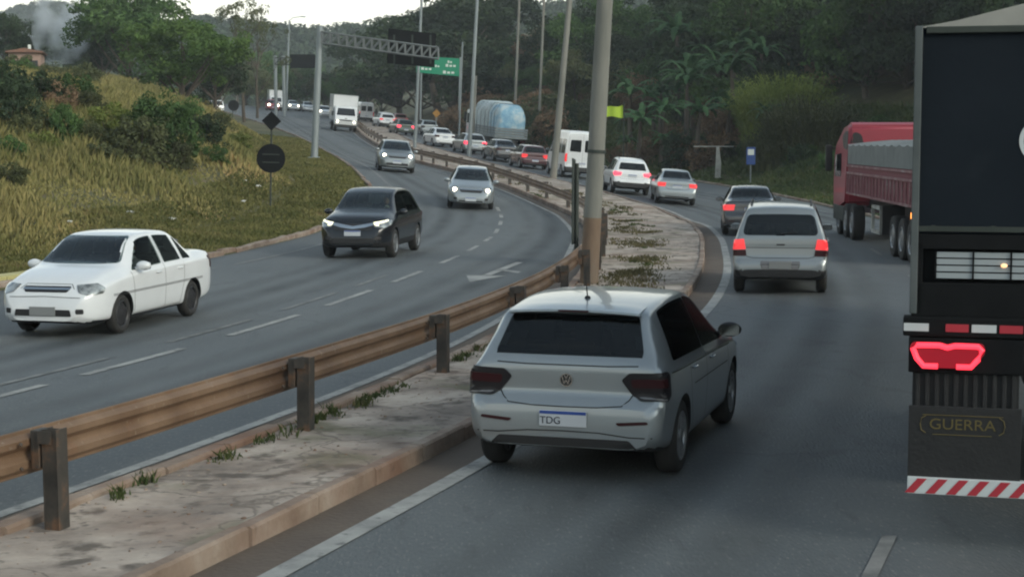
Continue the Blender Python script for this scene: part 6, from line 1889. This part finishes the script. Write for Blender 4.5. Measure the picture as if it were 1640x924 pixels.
# ---- white box truck coming towards us
def axle_wheels(pr, ys, x, r, w, dual=False, rimmat=None):
    tm, rm, dm = wheel_meshes(r, w, 'cover', 6, .58)
    for y in ys:
        for sg in (1, -1):
            M4 = Matrix.Translation((sg * x, y, r)) @ (Matrix.Rotation(R(180), 4, 'Z') if sg < 0 else Matrix())
            wi = pr.add('wheel', tm, -1, M4); pr.add('rim', rm, wi)
def box_truck():
    pr = Proto(); b = MB()
    # cab: profile swept across the width with rounded corners
    prof = [(2.1, .55), (3.35, .55), (3.42, .72), (3.40, 1.30), (3.30, 1.42), (2.98, 2.12), (2.75, 2.22), (2.1, 2.22)]
    bm = bmesh.new(); vs0 = [bm.verts.new((-1.0, y, z)) for y, z in prof]; f = bm.faces.new(vs0)
    r_ = bmesh.ops.extrude_face_region(bm, geom=[f]); bmesh.ops.translate(bm, verts=[v for v in r_['geom'] if isinstance(v, bmesh.types.BMVert)], vec=(2.0, 0, 0))
    bmesh.ops.recalc_face_normals(bm, faces=bm.faces); bmesh.ops.bevel(bm, geom=list(bm.edges), offset=.07, segments=3, affect='EDGES'); 
    me = bpy.data.meshes.new('cab'); bm.to_mesh(me); sk = Skin(me); bm.free(); me.materials.append(M['p_white']); me.polygons.foreach_set('use_smooth', [True] * len(me.polygons)); me.set_sharp_from_angle(angle=R(40))
    pr.add('cab', me)
    def pan(name, poly, az, m, off=.008, rad=.04):
        q = MB(); panel(q, sk, poly, az, off, .01, 4, rad); 
        if q.v: pr.add(name, q.mesh(name, M[m], smooth=True))
    pan('windscreen', [(-.84, 1.44), (.84, 1.44), (.74, 2.06), (-.74, 2.06)], 0, 'glass_dark')
    for az in (90, -90): pan('side_window', [(2.35, 1.42), (3.18, 1.42), (2.92, 2.02), (2.35, 2.02)], az, 'glass_dark')
    pan('grille', [(-.55, .95), (.55, .95), (.55, 1.06), (-.55, 1.06)], 0, 'trim'); pan('emblem', [(-.1, 1.12), (.1, 1.12), (.1, 1.2), (-.1, 1.2)], 0, 'chrome')
    for sg in (1, -1): pan('headlight', [(sg * .60, .78), (sg * .90, .80), (sg * .92, .98), (sg * .62, .94)], 0, 'head_off')
    b = MB(); b.box(-1.02, 1.02, 3.30, 3.50, .36, .62, .04); pr.add('front_bumper', b.mesh('front_bumper', M['trim']))
    b = MB(); b.box(-1.12, 1.12, -3.2, 2.05, .95, 3.25, .03); pr.add('cargo_box', b.mesh('cargo_box', M['p_white'])); i = len(pr.items) - 1
    b = MB()
    for x in (-1.13, 1.09): b.box(x, x + .04, 2.03, 2.07, .95, 3.27)
    b.box(-1.13, 1.13, 2.03, 2.07, 3.22, 3.28); b.box(-1.13, 1.13, 2.03, 2.07, .93, .99); pr.add('box_frame', b.mesh('box_frame', M['galv']), i)
    b = MB(); b.box(-.45, .45, -3.1, 3.0, .55, .8); b.box(-1.0, 1.0, -3.15, -3.05, .45, .6); pr.add('chassis', b.mesh('chassis', M['trim']))
    for sg in (1, -1):
        b = MB(); b.box(sg * 1.2 - .08, sg * 1.2 + .08, 3.0, 3.1, 1.35, 1.75, .02); b.tube([(sg * .95, 3.0, 1.7), (sg * 1.2, 3.05, 1.7)], .015, 6); pr.add('mirror', b.mesh('mirror', M['trim']))
    axle_wheels(pr, (2.75, -1.6), .88, .40, .26)
    return pr
C_box = box_truck()
r_ = put(C_box, 552, 211, 7.0, -10, 'box_truck', 'white box truck with lit headlamps coming towards us', cat='truck', front=True)
light_up(r_, .75, 3.46, .86, 1.1)
r_ = put(C_box, 448, 180, 7.0, -12, 'box_truck', 'far pale box truck at the crest under the far gantry', cat='truck', front=True, scale=.85, push=8)
# ---- parked white truck above the left bank
p = ground_at(337, 160); C_box.place('box_truck', 'small white truck standing on the side track above the left bank', 'truck', (p.x, p.y, p.z - .05), R(-148), over={'cargo_box': M['dark_steel']}, scale=.62)

# ---- truck with wrapped blue load
M['tarp_white'] = noisy('pale_wrapping', [(0.3, (.25, .32, .33)), (0.55, (.42, .48, .48)), (0.75, (.52, .56, .55))], scale=.9, detail=8, rough=.6, bump=.03, bscale=3)
M['tarp_blue'] = noisy('blue_wrapping', [(0.36, (.10, .25, .38)), (0.5, (.22, .38, .48)), (0.62, (.42, .50, .52))], scale=1.1, detail=7, rough=.55, bump=.03, bscale=3)
def load_truck():
    pr = Proto()
    g2 = smooth_noise(91)
    def lump(name, w_, y0, y1, z0, z1, m, amp=.10, rr=.55, nseg=40):
        V = []; F = []; na = 36
        for i in range(nseg + 1):
            t = i / nseg; y = y0 + (y1 - y0) * t
            e = min(t, 1 - t) * (y1 - y0); k = 1 if e > rr else math.sqrt(max(0, 1 - (1 - e / rr) ** 2))
            hh = (z1 - z0) * (.45 + .55 * k); ww = w_ * (.80 + .20 * k)
            for j in range(na + 1):
                a = math.pi * j / na; c_, s_ = math.cos(a), math.sin(a)
                x = -ww * math.copysign(abs(c_) ** .42, c_); z = z0 + hh * abs(s_) ** .5
                d = float(g2(x * 1.6 + y * .5, y * 1.5 + z * 1.7, 1.0)) * amp * min(1, s_ * 2)
                V.append((x * (1 + d * .5), y + d * .3, z + d))
        for i in range(nseg):
            for j in range(na): F.append((i * (na + 1) + j, i * (na + 1) + j + 1, (i + 1) * (na + 1) + j + 1, (i + 1) * (na + 1) + j))
        F.append(tuple(range(na + 1))); F.append(tuple((nseg) * (na + 1) + j for j in range(na, -1, -1)))
        b = MB(); b.add(V, F); return pr.add(name, b.mesh(name, m, smooth=True))
    b = MB(); b.box(-1.28, 1.28, -4.6, 4.0, 1.10, 1.30, .01)
    for k in range(9): b.box(-1.31, -1.28, -4.5 + k * 1.05, -4.42 + k * 1.05, 1.1, 1.85); b.box(1.28, 1.31, -4.5 + k * 1.05, -4.42 + k * 1.05, 1.1, 1.85)
    for z in (1.35, 1.55, 1.75): b.box(-1.29, -1.25, -4.6, 4.0, z, z + .14); b.box(1.25, 1.29, -4.6, 4.0, z, z + .14); b.box(-1.28, 1.28, -4.62, -4.58, z, z + .14)
    pr.add('flat_bed', b.mesh('flat_bed', M['galv']))
    lump('wrapped_load', 1.24, -2.2, 3.9, 1.3, 3.85, M['tarp_white'], .06, .6)
    lump('wrapped_load', 1.20, -4.5, -.6, 1.3, 3.62, M['tarp_blue'], .12, 1.0)
    b = MB()
    for y in (-4.0, -3.0, -2.0, -.8, .6, 2.0, 3.2):
        b.tube([(-1.29, y, 1.3), (-1.30, y, 3.0), (-.9, y, 3.72), (.9, y, 3.72), (1.30, y, 3.0), (1.29, y, 1.3)], .018, 5)
    pr.add('strap', b.mesh('strap', M['trim']))
    b = MB(); b.box(-1.2, 1.2, 4.3, 6.3, .9, 3.0, .12); pr.add('cab', b.mesh('cab', M['p_white'], smooth=True))
    b = MB(); b.box(-1.215, -1.20, 4.9, 5.9, 1.9, 2.7, .0); b.box(1.20, 1.215, 4.9, 5.9, 1.9, 2.7, .0); pr.add('side_window', b.mesh('side_window', M['glass_dark']))
    b = MB(); b.box(-.5, .5, -4.5, 5.5, .7, 1.0); b.box(-1.15, 1.15, -4.62, -4.5, .55, .72); pr.add('chassis', b.mesh('chassis', M['trim']))
    for sg in (1, -1):
        b = MB(); b.box(sg * .95 - .2, sg * .95 + .2, -4.66, -4.6, .85, 1.02); pr.add('taillight', b.mesh('taillight', M['tail_off']))
        b = MB(); b.box(sg * 1.38 - .1, sg * 1.38 + .1, 5.9, 6.0, 2.0, 2.8, .02); pr.add('mirror', b.mesh('mirror', M['trim']))
    axle_wheels(pr, (-3.4, -2.1, 4.9), 1.08, .50, .30)
    return pr
C_load = load_truck()
put(C_load, 818, 246, 10.9, -14, 'loaded_truck', 'flatbed truck carrying a tall load wrapped in pale and blue sheeting', cat='truck')

# ---- red tipper truck
M['grey_tarp'] = noisy('grey_tarpaulin', [(0.3, (.11, .125, .125)), (0.7, (.19, .205, .20))], scale=.8, detail=8, rough=.8, bump=.03, bscale=2.5)
M['red_dark'] = paint('dull_red_paint', (.16, .030, .045), .7, coat=.0)
M['rib_red'] = noisy('worn_red_rib', [(.3, (.15, .045, .055)), (.55, (.24, .13, .135)), (.7, (.30, .25, .25))], scale=2.5, rough=.7)
def red_truck():
    pr = Proto()
    # trailer y -7.6 .. 3.0, cab 3.6 .. 6.2
    b = MB(); b.box(-1.28, 1.28, -7.6, 3.0, 1.30, 1.42); b.box(-1.27, -1.23, -7.6, 3.0, 1.42, 2.15); b.box(1.23, 1.27, -7.6, 3.0, 1.42, 2.15); b.box(-1.25, 1.25, -7.62, -7.58, 1.42, 2.6); b.box(-1.25, 1.25, 2.98, 3.02, 1.42, 2.75)
    bi = pr.add('trailer_body', b.mesh('trailer_body', M['red_dark']))
    b = MB(); n = 21
    for sg in (-1, 1):
        for k in range(n): y = -7.55 + k * .525; b.box(sg * 1.285 - .018, sg * 1.285 + .018, y, y + .07, 1.36, 1.86)
        for z in (1.88, 2.08, 1.30): b.box(sg * 1.295 - .02, sg * 1.295 + .02, -7.6, 3.0, z, z + .055)
    pr.add('side_rib', b.mesh('side_rib', M['rib_red']), bi)
    bm = bmesh.new(); prof = [(-1.29, 2.16), (-1.29, 2.72), (-.6, 2.80), (0, 2.85), (.6, 2.80), (1.29, 2.72), (1.29, 2.16)]
    rows = []
    for k in range(31):
        y = -7.6 + k * .353; sag = -.05 * abs(math.sin(k * math.pi / 3)); rows.append([bm.verts.new((x * (1 + .004 * math.sin(k)), y, z + (sag if 1 <= i <= 5 else 0))) for i, (x, z) in enumerate(prof)])
    for a, c in zip(rows, rows[1:]):
        for i in range(6): bm.faces.new((a[i], a[i + 1], c[i + 1], c[i]))
    bm.faces.new(rows[0]); bm.faces.new(list(reversed(rows[-1])))
    b = MB(); b.bm(bm); pr.add('tarpaulin', b.mesh('tarpaulin', M['grey_tarp'], smooth=True))
    b = MB(); b.box(-.5, .5, -7.5, 5.8, .85, 1.15); b.box(-1.2, 1.2, -7.65, -7.5, .55, .75); pr.add('chassis', b.mesh('chassis', M['trim']))
    # spare wheel carrier framed in white on the left side
    b = MB(); y0, y1, z0, z1 = -2.6, -1.2, .42, 1.15
    for (a0, a1, c0, c1) in ((y0, y1, z0, z0 + .1), (y0, y1, z1 - .1, z1), (y0, y0 + .1, z0, z1), (y1 - .1, y1, z0, z1)): b.box(-1.24, -1.16, a0, a1, c0, c1, .01)
    pr.add('side_guard', b.mesh('side_guard', M['pale']))
    for y in (-7.0, -3.1): 
        b = MB(); b.box(-1.26, -.7, y, y + .04, .45, 1.2); pr.add('mudguard', b.mesh('mudguard', M['trim']))
    # cab with roof deflector
    bm = bmesh.new(); prof = [(3.75, .95), (6.05, .6), (6.25, .8), (6.28, 1.7), (6.12, 2.45), (5.85, 2.8), (4.6, 3.30), (4.05, 3.38), (3.75, 3.25)]
    f = bm.faces.new([bm.verts.new((-1.24, y, z)) for y, z in prof]); r2 = bmesh.ops.extrude_face_region(bm, geom=[f])
    bmesh.ops.translate(bm, verts=[v for v in r2['geom'] if isinstance(v, bmesh.types.BMVert)], vec=(2.48, 0, 0)); bmesh.ops.recalc_face_normals(bm, faces=bm.faces)
    for v in bm.verts:
        if v.co.z > 3.0: v.co.x *= .92
    bmesh.ops.bevel(bm, geom=list(bm.edges), offset=.10, segments=3, affect='EDGES')
    b = MB(); b.bm(bm); me = b.mesh('cab', M['p_red'], smooth=True); sk = Skin(me); ci = pr.add('cab', me)
    q = MB(); panel(q, sk, [(4.9, 1.75), (5.95, 1.75), (5.80, 2.40), (4.9, 2.45)], -90, .01, .01, 4, .06); pr.add('side_window', q.mesh('side_window', M['glass_dark']))
    q = MB(); panel(q, sk, [(3.85, 2.55), (4.55, 2.60), (4.75, 2.95), (4.3, 3.10), (3.85, 3.12)], -90, .012, .01, 4, .12); panel(q, sk, [(-1.12, 2.65), (-.70, 2.65), (-.78, 3.02), (-1.02, 3.10)], 180, .012, .01, 4, .12)
    pr.add('air_scoop', q.mesh('air_scoop', M['trim']))
    q = MB(); panel(q, sk, [(-1.0, 1.9), (1.0, 1.9), (.95, 2.6), (-.95, 2.6)], 0, .01, .01, 4, .06); pr.add('windscreen', q.mesh('windscreen', M['glass_dark']))
    for x in (-1.25, 1.19): b = MB(); b.box(x, x + .06, 3.9, 6.1, .45, .9, .02); pr.add('side_skirt', b.mesh('side_skirt', M['dark_steel']))
    for sg in (-1, 1):
        b = MB(); b.box(sg * 1.42 - .1, sg * 1.42 + .1, 5.95, 6.08, 1.9, 2.7, .03); b.tube([(sg * 1.2, 6.0, 2.6), (sg * 1.42, 6.0, 2.6)], .02, 6); pr.add('mirror', b.mesh('mirror', M['trim']))
        b = MB(); b.box(sg * 1.0 - .2, sg * 1.0 + .2, -7.70, -7.63, .98, 1.22, .01); pr.add('taillight', b.mesh('taillight', M['tail_off']))
    b = MB(); b.box(-1.34, -1.29, -7.56, -7.42, 1.06, 1.20, .01); pr.add('marker_light', b.mesh('marker_light', M['amber_on']))
    axle_wheels(pr, (-6.9, -5.7, -4.5, 2.3, 3.55), 1.08, .50, .34); axle_wheels(pr, (5.35,), 1.05, .50, .30)
    return pr
C_red = red_truck()
q = G(1338, 374)
a = R(3.5); d = Vector((math.sin(a), math.cos(a), 0)); c = q - d * 5.6 + Vector((1.25, 0, 0))
C_red.place('tipper_truck', 'red truck with a grey-tarped slatted trailer, right of the minivan', 'truck', (c.x, c.y, float(H(c.x, c.y))), -a)
# ------------------------------------------------------------------ black tarped trailer in the right foreground
M['tarp_black'] = noisy('black_tarpaulin', [(0.3, (.007, .011, .016)), (0.7, (.012, .017, .023))], scale=.7, detail=7, rough=.9, bump=.012, bscale=2.2, second=(1.6, (.022, .028, .034), .64, .74, .5))
M['tarp_roof'] = noisy('faded_roof_tarpaulin', [(0.3, (.20, .20, .185)), (0.7, (.34, .34, .31))], scale=.9, rough=.8, bump=.02, bscale=3)
M['mud_black'] = noisy('mudflap_rubber', [(0.3, (.006, .007, .008)), (0.7, (.013, .014, .015))], scale=5, rough=.6, bump=.004, bscale=30)
M['refl_red'] = mat('reflective_red', (.38, .03, .045), .4)
M['refl_white'] = mat('reflective_white', (.50, .54, .55), .4)
M['gold'] = mat('gold_lettering', (.10, .078, .022), .7)
M['bar_white'] = mat('galvanised_bars', (.34, .38, .40), .4, .2)
M['led_ring'] = mat('tail_lamp_ring_lit', (.6, .02, .03), .3, emit=(1, .035, .06), estr=1.5)
M['led_body'] = mat('tail_lamp_dim_red', (.05, .005, .008), .3, emit=(.6, .01, .03), estr=.28)
M['tarp_black'].node_tree.nodes['Principled BSDF'].inputs['Specular IOR Level'].default_value = .12
M['post_steel'] = noisy('dull_grey_steel', [(.3, (.055, .068, .070)), (.7, (.095, .11, .112))], scale=2, rough=.7)
def big_truck():
    a = R(14.5); TY = 11.0
    left = at(1453, 770, TY)       # lower left corner of the rear
    ox, oy = left.x, left.y
    rt = Vector((math.cos(a), -math.sin(a), 0)); fw = Vector((math.sin(a), math.cos(a), 0))
    W = 2.60
    root = empty('tarped_trailer', (ox + rt.x * W / 2, oy + rt.y * W / 2, 0), -a)
    tag(root, 'tall black tarped trailer at the right edge, its red lamp lit above striped mudflap', 'truck trailer')
    w = W / 2; top = 3.54; zb = 2.16; LEN = 15.0
    b = MB(); b.box(-w, w, .03, LEN, zb, top, .03); tp = b.build('tarp_side', M['tarp_black'], root)
    # corner posts and frames
    for x in (-w - .012, w - .045):
        b = MB(); b.box(x, x + .050, -.012, .06, 1.62, top + .015, .008); b.build('corner_post', M['post_steel'], root)
    b = MB(); b.box(-w + .06, w - .06, -.002, .05, top - .035, top + .01, .006); b.build('top_rail', M['dark_steel'], root)
    # peaked roof tarp
    b = MB(); n = 30; vs = []; pf = [(-w - .01, top + .005), (-w * .8, top + .05), (-w * .45, top + .16), (0, top + .32), (w * .45, top + .16), (w * .8, top + .05), (w + .01, top + .005)]
    for k in range(n + 1):
        y = .02 + (LEN - .02) * k / n; s = .03 * abs(math.sin(k * math.pi / 3)); vs += [(x, y, z - (s if 0 < i < 6 else 0)) for i, (x, z) in enumerate(pf)]
    fs = [(k * 7 + i, k * 7 + i + 1, (k + 1) * 7 + i + 1, (k + 1) * 7 + i) for k in range(n) for i in range(6)] + [tuple(range(6, -1, -1))]
    b.add(vs, fs); b.build('roof_tarp', M['tarp_roof'], root, smooth=True)
    # ropes and eyelets on the rear tarp, hem
    b = MB(); b.box(-w + .02, w - .02, .018, .028, zb + .02, zb + .055)
    for k in range(7): b.box(-w + .12 + k * .39, -w + .15 + k * .39, .012, .03, zb + .03, zb + .06)
    b.build('hem', M['dark_steel'], tp)
    # round emblem, cut by the picture's edge
    b = MB(); c = (-w + .83, 2.79); seg = 40; vs = []; fs = []
    a0, a1 = R(35), R(325)
    for k in range(seg + 1):
        t = a0 + (a1 - a0) * k / seg
        for r in (.155, .125): vs.append((c[0] + .0 + r * math.cos(t), .024, c[1] + r * math.sin(t)))
    fs = [(2 * k, 2 * k + 1, 2 * k + 3, 2 * k + 2) for k in range(seg)]
    b.add(vs, fs); b.build('emblem', M['refl_white'], tp)
    # tailboard: dark boards, bright bars in the gap, lower beam
    b = MB(); b.box(-w, w, .02, .07, 2.06, 2.16, .005)
    for x in (-w, w - .07): b.box(x, x + .07, .02, .09, 1.62, 2.1, .005)
    b.box(-w, w, .02, .07, 1.60, 1.83, .005); tb = b.build('tailboard', M['black'], root)
    b = MB()
    for k in range(4): z = 1.862 + k * .047; b.box(-w + .15, w - .15, .040, .056, z, z + .037)
    bars = b.build('bar_panel', M['bar_white'], tb)
    for k in range(10): b = MB(); x = -w + .15 + k * .245; b.box(x, x + .012, .028, .040, 1.855, 2.045); b.build('bar_brace', M['black'], bars)
    b = MB(); b.box(-w, w, .10, .4, 1.83, 2.06); b.build('load_floor', M['black'], root)
    bm = bmesh.new(); bmesh.ops.create_icosphere(bm, subdivisions=2, radius=.015); b = MB(); b.bm(bm, Matrix.Translation((-w + .60, .02, 1.955)) @ Matrix.Diagonal((1.5, .4, 1, 1))); 
    b.build('marker_light', mat('warm_lamp', (.9, .6, .35), .3, emit=(1, .55, .25), estr=.8), root, smooth='full')
    # underrun beam with reflective strips
    b = MB(); b.box(-w - .05, w + .05, -.03, .12, 1.47, 1.60, .012); bb = b.build('rear_beam', M['black'], root)
    xs = [(-w - .045, -w + .12, 'refl_white'), (-w + .23, -w + .38, 'refl_red'), (-w + .40, -w + .56, 'refl_white'), (-w + .58, -w + .73, 'refl_red'), (-w + .75, -w + .91, 'refl_white'), (-w + 1.1, -w + 1.26, 'refl_red'), (-w + 1.28, -w + 1.44, 'refl_white'), (-w + 1.7, -w + 1.85, 'refl_red'), (-w + 1.87, -w + 2.03, 'refl_white'), (-w + 2.2, -w + 2.36, 'refl_red'), (-w + 2.40, -w + 2.6, 'refl_white')]
    for x0, x1, mk in xs:
        b = MB(); b.box(x0, x1, -.036, -.031, 1.505, 1.558); b.build('reflector', M[mk], bb)
    # lamp panels
    for sg in (-1, 1):
        x0 = -w - .01 if sg < 0 else w - .74
        b = MB(); b.box(x0, x0 + .75, -.02, .10, 1.22, 1.46, .01); b.build('lamp_panel', M['black'], root)
        cx = -w + .245 if sg < 0 else w - .245; cz = 1.345
        outl = round_c([(-.235, .085), (-.03, .085), (0, .072), (.03, .085), (.235, .085), (.25, .03), (.17, -.085), (-.17, -.085), (-.25, .03)], .03)
        b = MB(); b.prism([(cx + u, cz + z) for u, z in outl], 'y', -.055, -.02); lb = b.build('taillight', M['led_body'], root)
        # lit tube round the edge, open in the lower middle
        path = [(-.06, -.072), (-.155, -.072), (-.20, -.02), (-.225, .045), (-.20, .068), (-.05, .070), (0, .055), (.05, .070), (.20, .068), (.225, .045), (.20, -.02), (.155, -.072), (.06, -.072)]
        b = MB(); b.tube([(cx + u, -.064, cz + z) for u, z in path], .019, 8); b.build('light_ring', M['led_ring'], lb, smooth=True)
    # corrugated guard and mudflaps
    for sg in (-1, 1):
        x0 = (-w + .02) if sg < 0 else (w - .72)
        b = MB(); b.box(x0, x0 + .70, .03, .06, .97, 1.24)
        for k in range(11): b.box(x0 + .02 + k * .063, x0 + .05 + k * .063, .005, .03, .98, 1.23, .006)
        b.build('ribbed_guard', M['mud_black'], root)
        b = MB(); b.box(x0 - .02, x0 + .72, .0, .02, .47, .99, .005); mf = b.build('mudflap', M['mud_black'], root)
        me = text_mesh('GUERRA', .115, M['gold'], extrude=.001); me.transform(Matrix.Translation((x0 + .335, -.003, .865)) @ Matrix.Rotation(R(90), 4, 'X') @ Matrix.Diagonal((1.0, .9, 1, 1)))
        obj('lettering', me, mf)
        b = MB()
        for s2 in (-1, 1):
            cx = x0 + .335 + s2 * .27
            b.tube([(cx - s2 * .03, -.004, .925), (cx, -.004, .905), (cx + s2 * .008, -.004, .865), (cx, -.004, .825), (cx - s2 * .03, -.004, .805)], .004, 5)
        b.tube([(x0 + .07, -.004, .93), (x0 + .60, -.004, .93)], .003, 5); b.tube([(x0 + .14, -.004, .797), (x0 + .53, -.004, .797)], .003, 5)
        b.build('emblem', M['gold'], mf)
        # striped bumper under each flap, red and white slants
    b = MB(); b.box(-w, w, -.03, .04, .385, .50, .006); sb = b.build('striped_bumper', M['refl_white'], root)
    b = MB(); p_ = .115; z0, z1 = .392, .493; k = 0; x = -w - .02
    while x < w - .12:
        xa = max(x, -w + .004)
        b.prism([(x + .004, z0), (x + .066, z0), (x + .066 + .085, z1), (x + .004 + .085, z1)], 'y', -.034, -.0305)
        x += .137
    b.build('stripe', M['refl_red'], sb)
    # wheels and chassis beyond the flaps
    b = MB(); b.box(-.55, .55, .1, LEN, 1.15, 1.6); b.box(-w + .02, w - .02, .12, LEN, 1.62, 2.14); b.build('chassis', M['black'], root)
    tm, rm, dm = wheel_meshes(.52, .30, 'cover', 6, .58)
    for y in (2.45, 3.7, 4.95):
        for sg in (-1, 1):
            for q, xx in enumerate((w - .18, w - .52)):
                o = obj('wheel', tm, root, (sg * xx, y, .52)); 
                if q == 0:
                    if sg < 0: o.rotation_euler = (0, 0, math.pi)
                    obj('rim', rm, o)
big_truck()

# ------------------------------------------------------------------ rider between the carriageways far off
def build_rider():
    q = G(603, 199); Yr = q.y
    root = empty('motorcycle', q, R(17)); tag(root, 'dark motorcycle at the far end of the median, left of the white crossover', 'motorcycle')
    for y in (-.65, .65):
        b = MB(); b.lathe([(-.05, .24), (-.06, .28), (0, .31), (.06, .28), (.05, .24), (0, .23), (-.05, .24)], 'x', (0, y, .31), 20); b.build('wheel', M['tyre'], root, smooth=True)
    b = MB(); b.tube([(0, -.7, .62), (0, -.2, .72), (0, .2, .85), (0, .45, .82)], [.09, .13, .16, .08], 8); b.tube([(0, .65, .31), (0, .45, .95)], .035, 6); b.tube([(-.36, .38, 1.0), (.36, .38, 1.0)], .02, 6); b.tube([(0, -.6, .35), (0, 0, .35), (0, .2, .6)], .09, 6)
    b.build('frame', M['p_black'], root, smooth=True)
    b = MB(); b.box(-.05, .05, -.84, -.80, .62, .70); b.build('taillight', TON, root)
    # seated rider: one skinned body
    J = [(0, -.15, .88), (0, -.12, 1.12), (0, -.05, 1.38), (0, -.02, 1.48), (0, 0, 1.60), (.19, -.04, 1.38), (.30, .12, 1.16), (.33, .34, 1.03), (-.19, -.04, 1.38), (-.30, .12, 1.16), (-.33, .34, 1.03),
         (.12, -.12, .84), (.24, .22, .80), (.20, .05, .38), (.20, .2, .33), (-.12, -.12, .84), (-.24, .22, .80), (-.20, .05, .38), (-.20, .2, .33)]
    E = [(0, 1), (1, 2), (2, 3), (3, 4), (2, 5), (5, 6), (6, 7), (2, 8), (8, 9), (9, 10), (0, 11), (11, 12), (12, 13), (13, 14), (0, 15), (15, 16), (16, 17), (17, 18)]
    rad = [.15, .15, .17, .07, .12, .09, .055, .04, .09, .055, .04, .11, .08, .055, .045, .11, .08, .055, .045]
    me = bpy.data.meshes.new('person'); me.from_pydata(J, E, [])
    o = bpy.data.objects.new('person', me); COL.objects.link(o)
    md = o.modifiers.new('s', 'SKIN'); 
    for i, v in enumerate(me.skin_vertices[0].data): v.radius = (rad[i], rad[i]); v.use_root = (i == 0)
    sb = o.modifiers.new('u', 'SUBSURF'); sb.levels = 1; sb.render_levels = 1
    dg = bpy.context.evaluated_depsgraph_get(); m2 = bpy.data.meshes.new_from_object(o.evaluated_get(dg)); bpy.data.objects.remove(o)
    m2.materials.clear(); m2.materials.append(mat('dark_clothes', (.02, .02, .025), .9)); m2.polygons.foreach_set('use_smooth', [True] * len(m2.polygons))
    o = obj('person', m2); o.location = q; o.rotation_euler = (0, 0, R(17)); tag(o, 'rider in dark clothes and helmet seated on the far motorcycle', 'person')
    b = MB(); bm = bmesh.new(); bmesh.ops.create_icosphere(bm, subdivisions=2, radius=.155); b.bm(bm, Matrix.Translation((0, 0, 1.63))); b.build('helmet', M['p_black'], o, smooth='full')
build_rider()

M['skin'] = mat('skin', (.30, .17, .11), .6); M['hair'] = mat('dark_hair', (.012, .010, .009), .8)
def driver(car, px_, y_, z_, shirt, label):
    """seated driver, hands on the wheel, in the car's own frame"""
    J = [(0, 0, 0), (0, .00, .20), (0, -.05, .42), (0, -.04, .52), (0, -.01, .60), (.19, -.05, .42), (.25, .12, .22), (.12, .38, .28), (-.19, -.05, .42), (-.25, .12, .22), (-.12, .38, .28),
         (.10, .06, -.02), (.15, .46, .06), (.12, .74, -.22), (-.10, .06, -.02), (-.15, .46, .06), (-.12, .74, -.22)]
    E = [(0, 1), (1, 2), (2, 3), (3, 4), (2, 5), (5, 6), (6, 7), (2, 8), (8, 9), (9, 10), (0, 11), (11, 12), (12, 13), (0, 14), (14, 15), (15, 16)]
    rad = [.15, .14, .16, .065, .06, .085, .05, .035, .085, .05, .035, .10, .075, .05, .10, .075, .05]
    me = bpy.data.meshes.new('person'); me.from_pydata(J, E, []); o = bpy.data.objects.new('person', me); COL.objects.link(o)
    o.modifiers.new('s', 'SKIN')
    for i, v in enumerate(me.skin_vertices[0].data): v.radius = (rad[i], rad[i]); v.use_root = (i == 0)
    sb = o.modifiers.new('u', 'SUBSURF'); sb.levels = 2; sb.render_levels = 2
    dg = bpy.context.evaluated_depsgraph_get(); m2 = bpy.data.meshes.new_from_object(o.evaluated_get(dg)); bpy.data.objects.remove(o)
    m2.materials.clear(); m2.materials.append(shirt); m2.polygons.foreach_set('use_smooth', [True] * len(m2.polygons))
    bpy.context.view_layer.update()
    o = obj('person', m2); o.matrix_world = car.matrix_world @ Matrix.Translation((px_, y_, z_)); tag(o, label, 'person')
    bm = bmesh.new(); bmesh.ops.create_icosphere(bm, subdivisions=3, radius=1)
    for v in bm.verts:
        x, y, z = v.co; v.co = Vector((x * .075, y * .095 + (.012 if abs(x) < .25 and -.3 < z < .15 and y > .8 else 0), z * .12)) * (1 - .12 * max(0, -z))
        v.co += Vector((0, .015, .70))
    b = MB(); b.bm(bm); b.build('head', M['skin'], o, smooth='full')
    bm = bmesh.new(); bmesh.ops.create_icosphere(bm, subdivisions=3, radius=1)
    bmesh.ops.delete(bm, geom=[v for v in bm.verts if v.co.z < .1 and v.co.y > -.1], context='VERTS')
    for v in bm.verts: v.co = Vector((v.co.x * .083, v.co.y * .103 - .004, v.co.z * .125 + .708))
    b = MB(); b.bm(bm); b.build('hair', M['hair'], o, smooth='full')
bpy.context.view_layer.update()
for car in list(bpy.data.objects):
    lb = car.get('label', '')
    if lb.startswith('old white sedan'): driver(car, -.36, .02, .47, mat('pale_shirt', (.32, .30, .30), .9), 'driver in a pale shirt at the wheel of the old white sedan')
    if lb.startswith('black compact SUV'): driver(car, -.36, .02, .62, mat('cream_shirt', (.38, .36, .28), .9), 'driver in a cream shirt at the wheel of the black compact SUV')
    if lb.startswith('silver sedan with both'): driver(car, -.36, .10, .50, mat('grey_shirt', (.12, .12, .13), .9), 'driver in a grey shirt at the wheel of the silver sedan on the bend')

# ------------------------------------------------------------------ air
hz_m = bpy.data.materials.new('haze'); hz_m.use_nodes = True; nt = hz_m.node_tree; nt.nodes.clear()
out = nt.nodes.new('ShaderNodeOutputMaterial'); pv = nt.nodes.new('ShaderNodeVolumePrincipled')
pv.inputs['Color'].default_value = (.86, .92, .96, 1); pv.inputs['Density'].default_value = HAZE; pv.inputs['Anisotropy'].default_value = .2
nt.links.new(pv.outputs[0], out.inputs['Volume'])
if HAZE > 0:
    b = MB(); b.box(-1300, 1300, -80, 1350, -9, 125)
    o = b.build('haze', hz_m); tag(o, 'thin bluish air filling the valley', 'haze', kind='stuff')
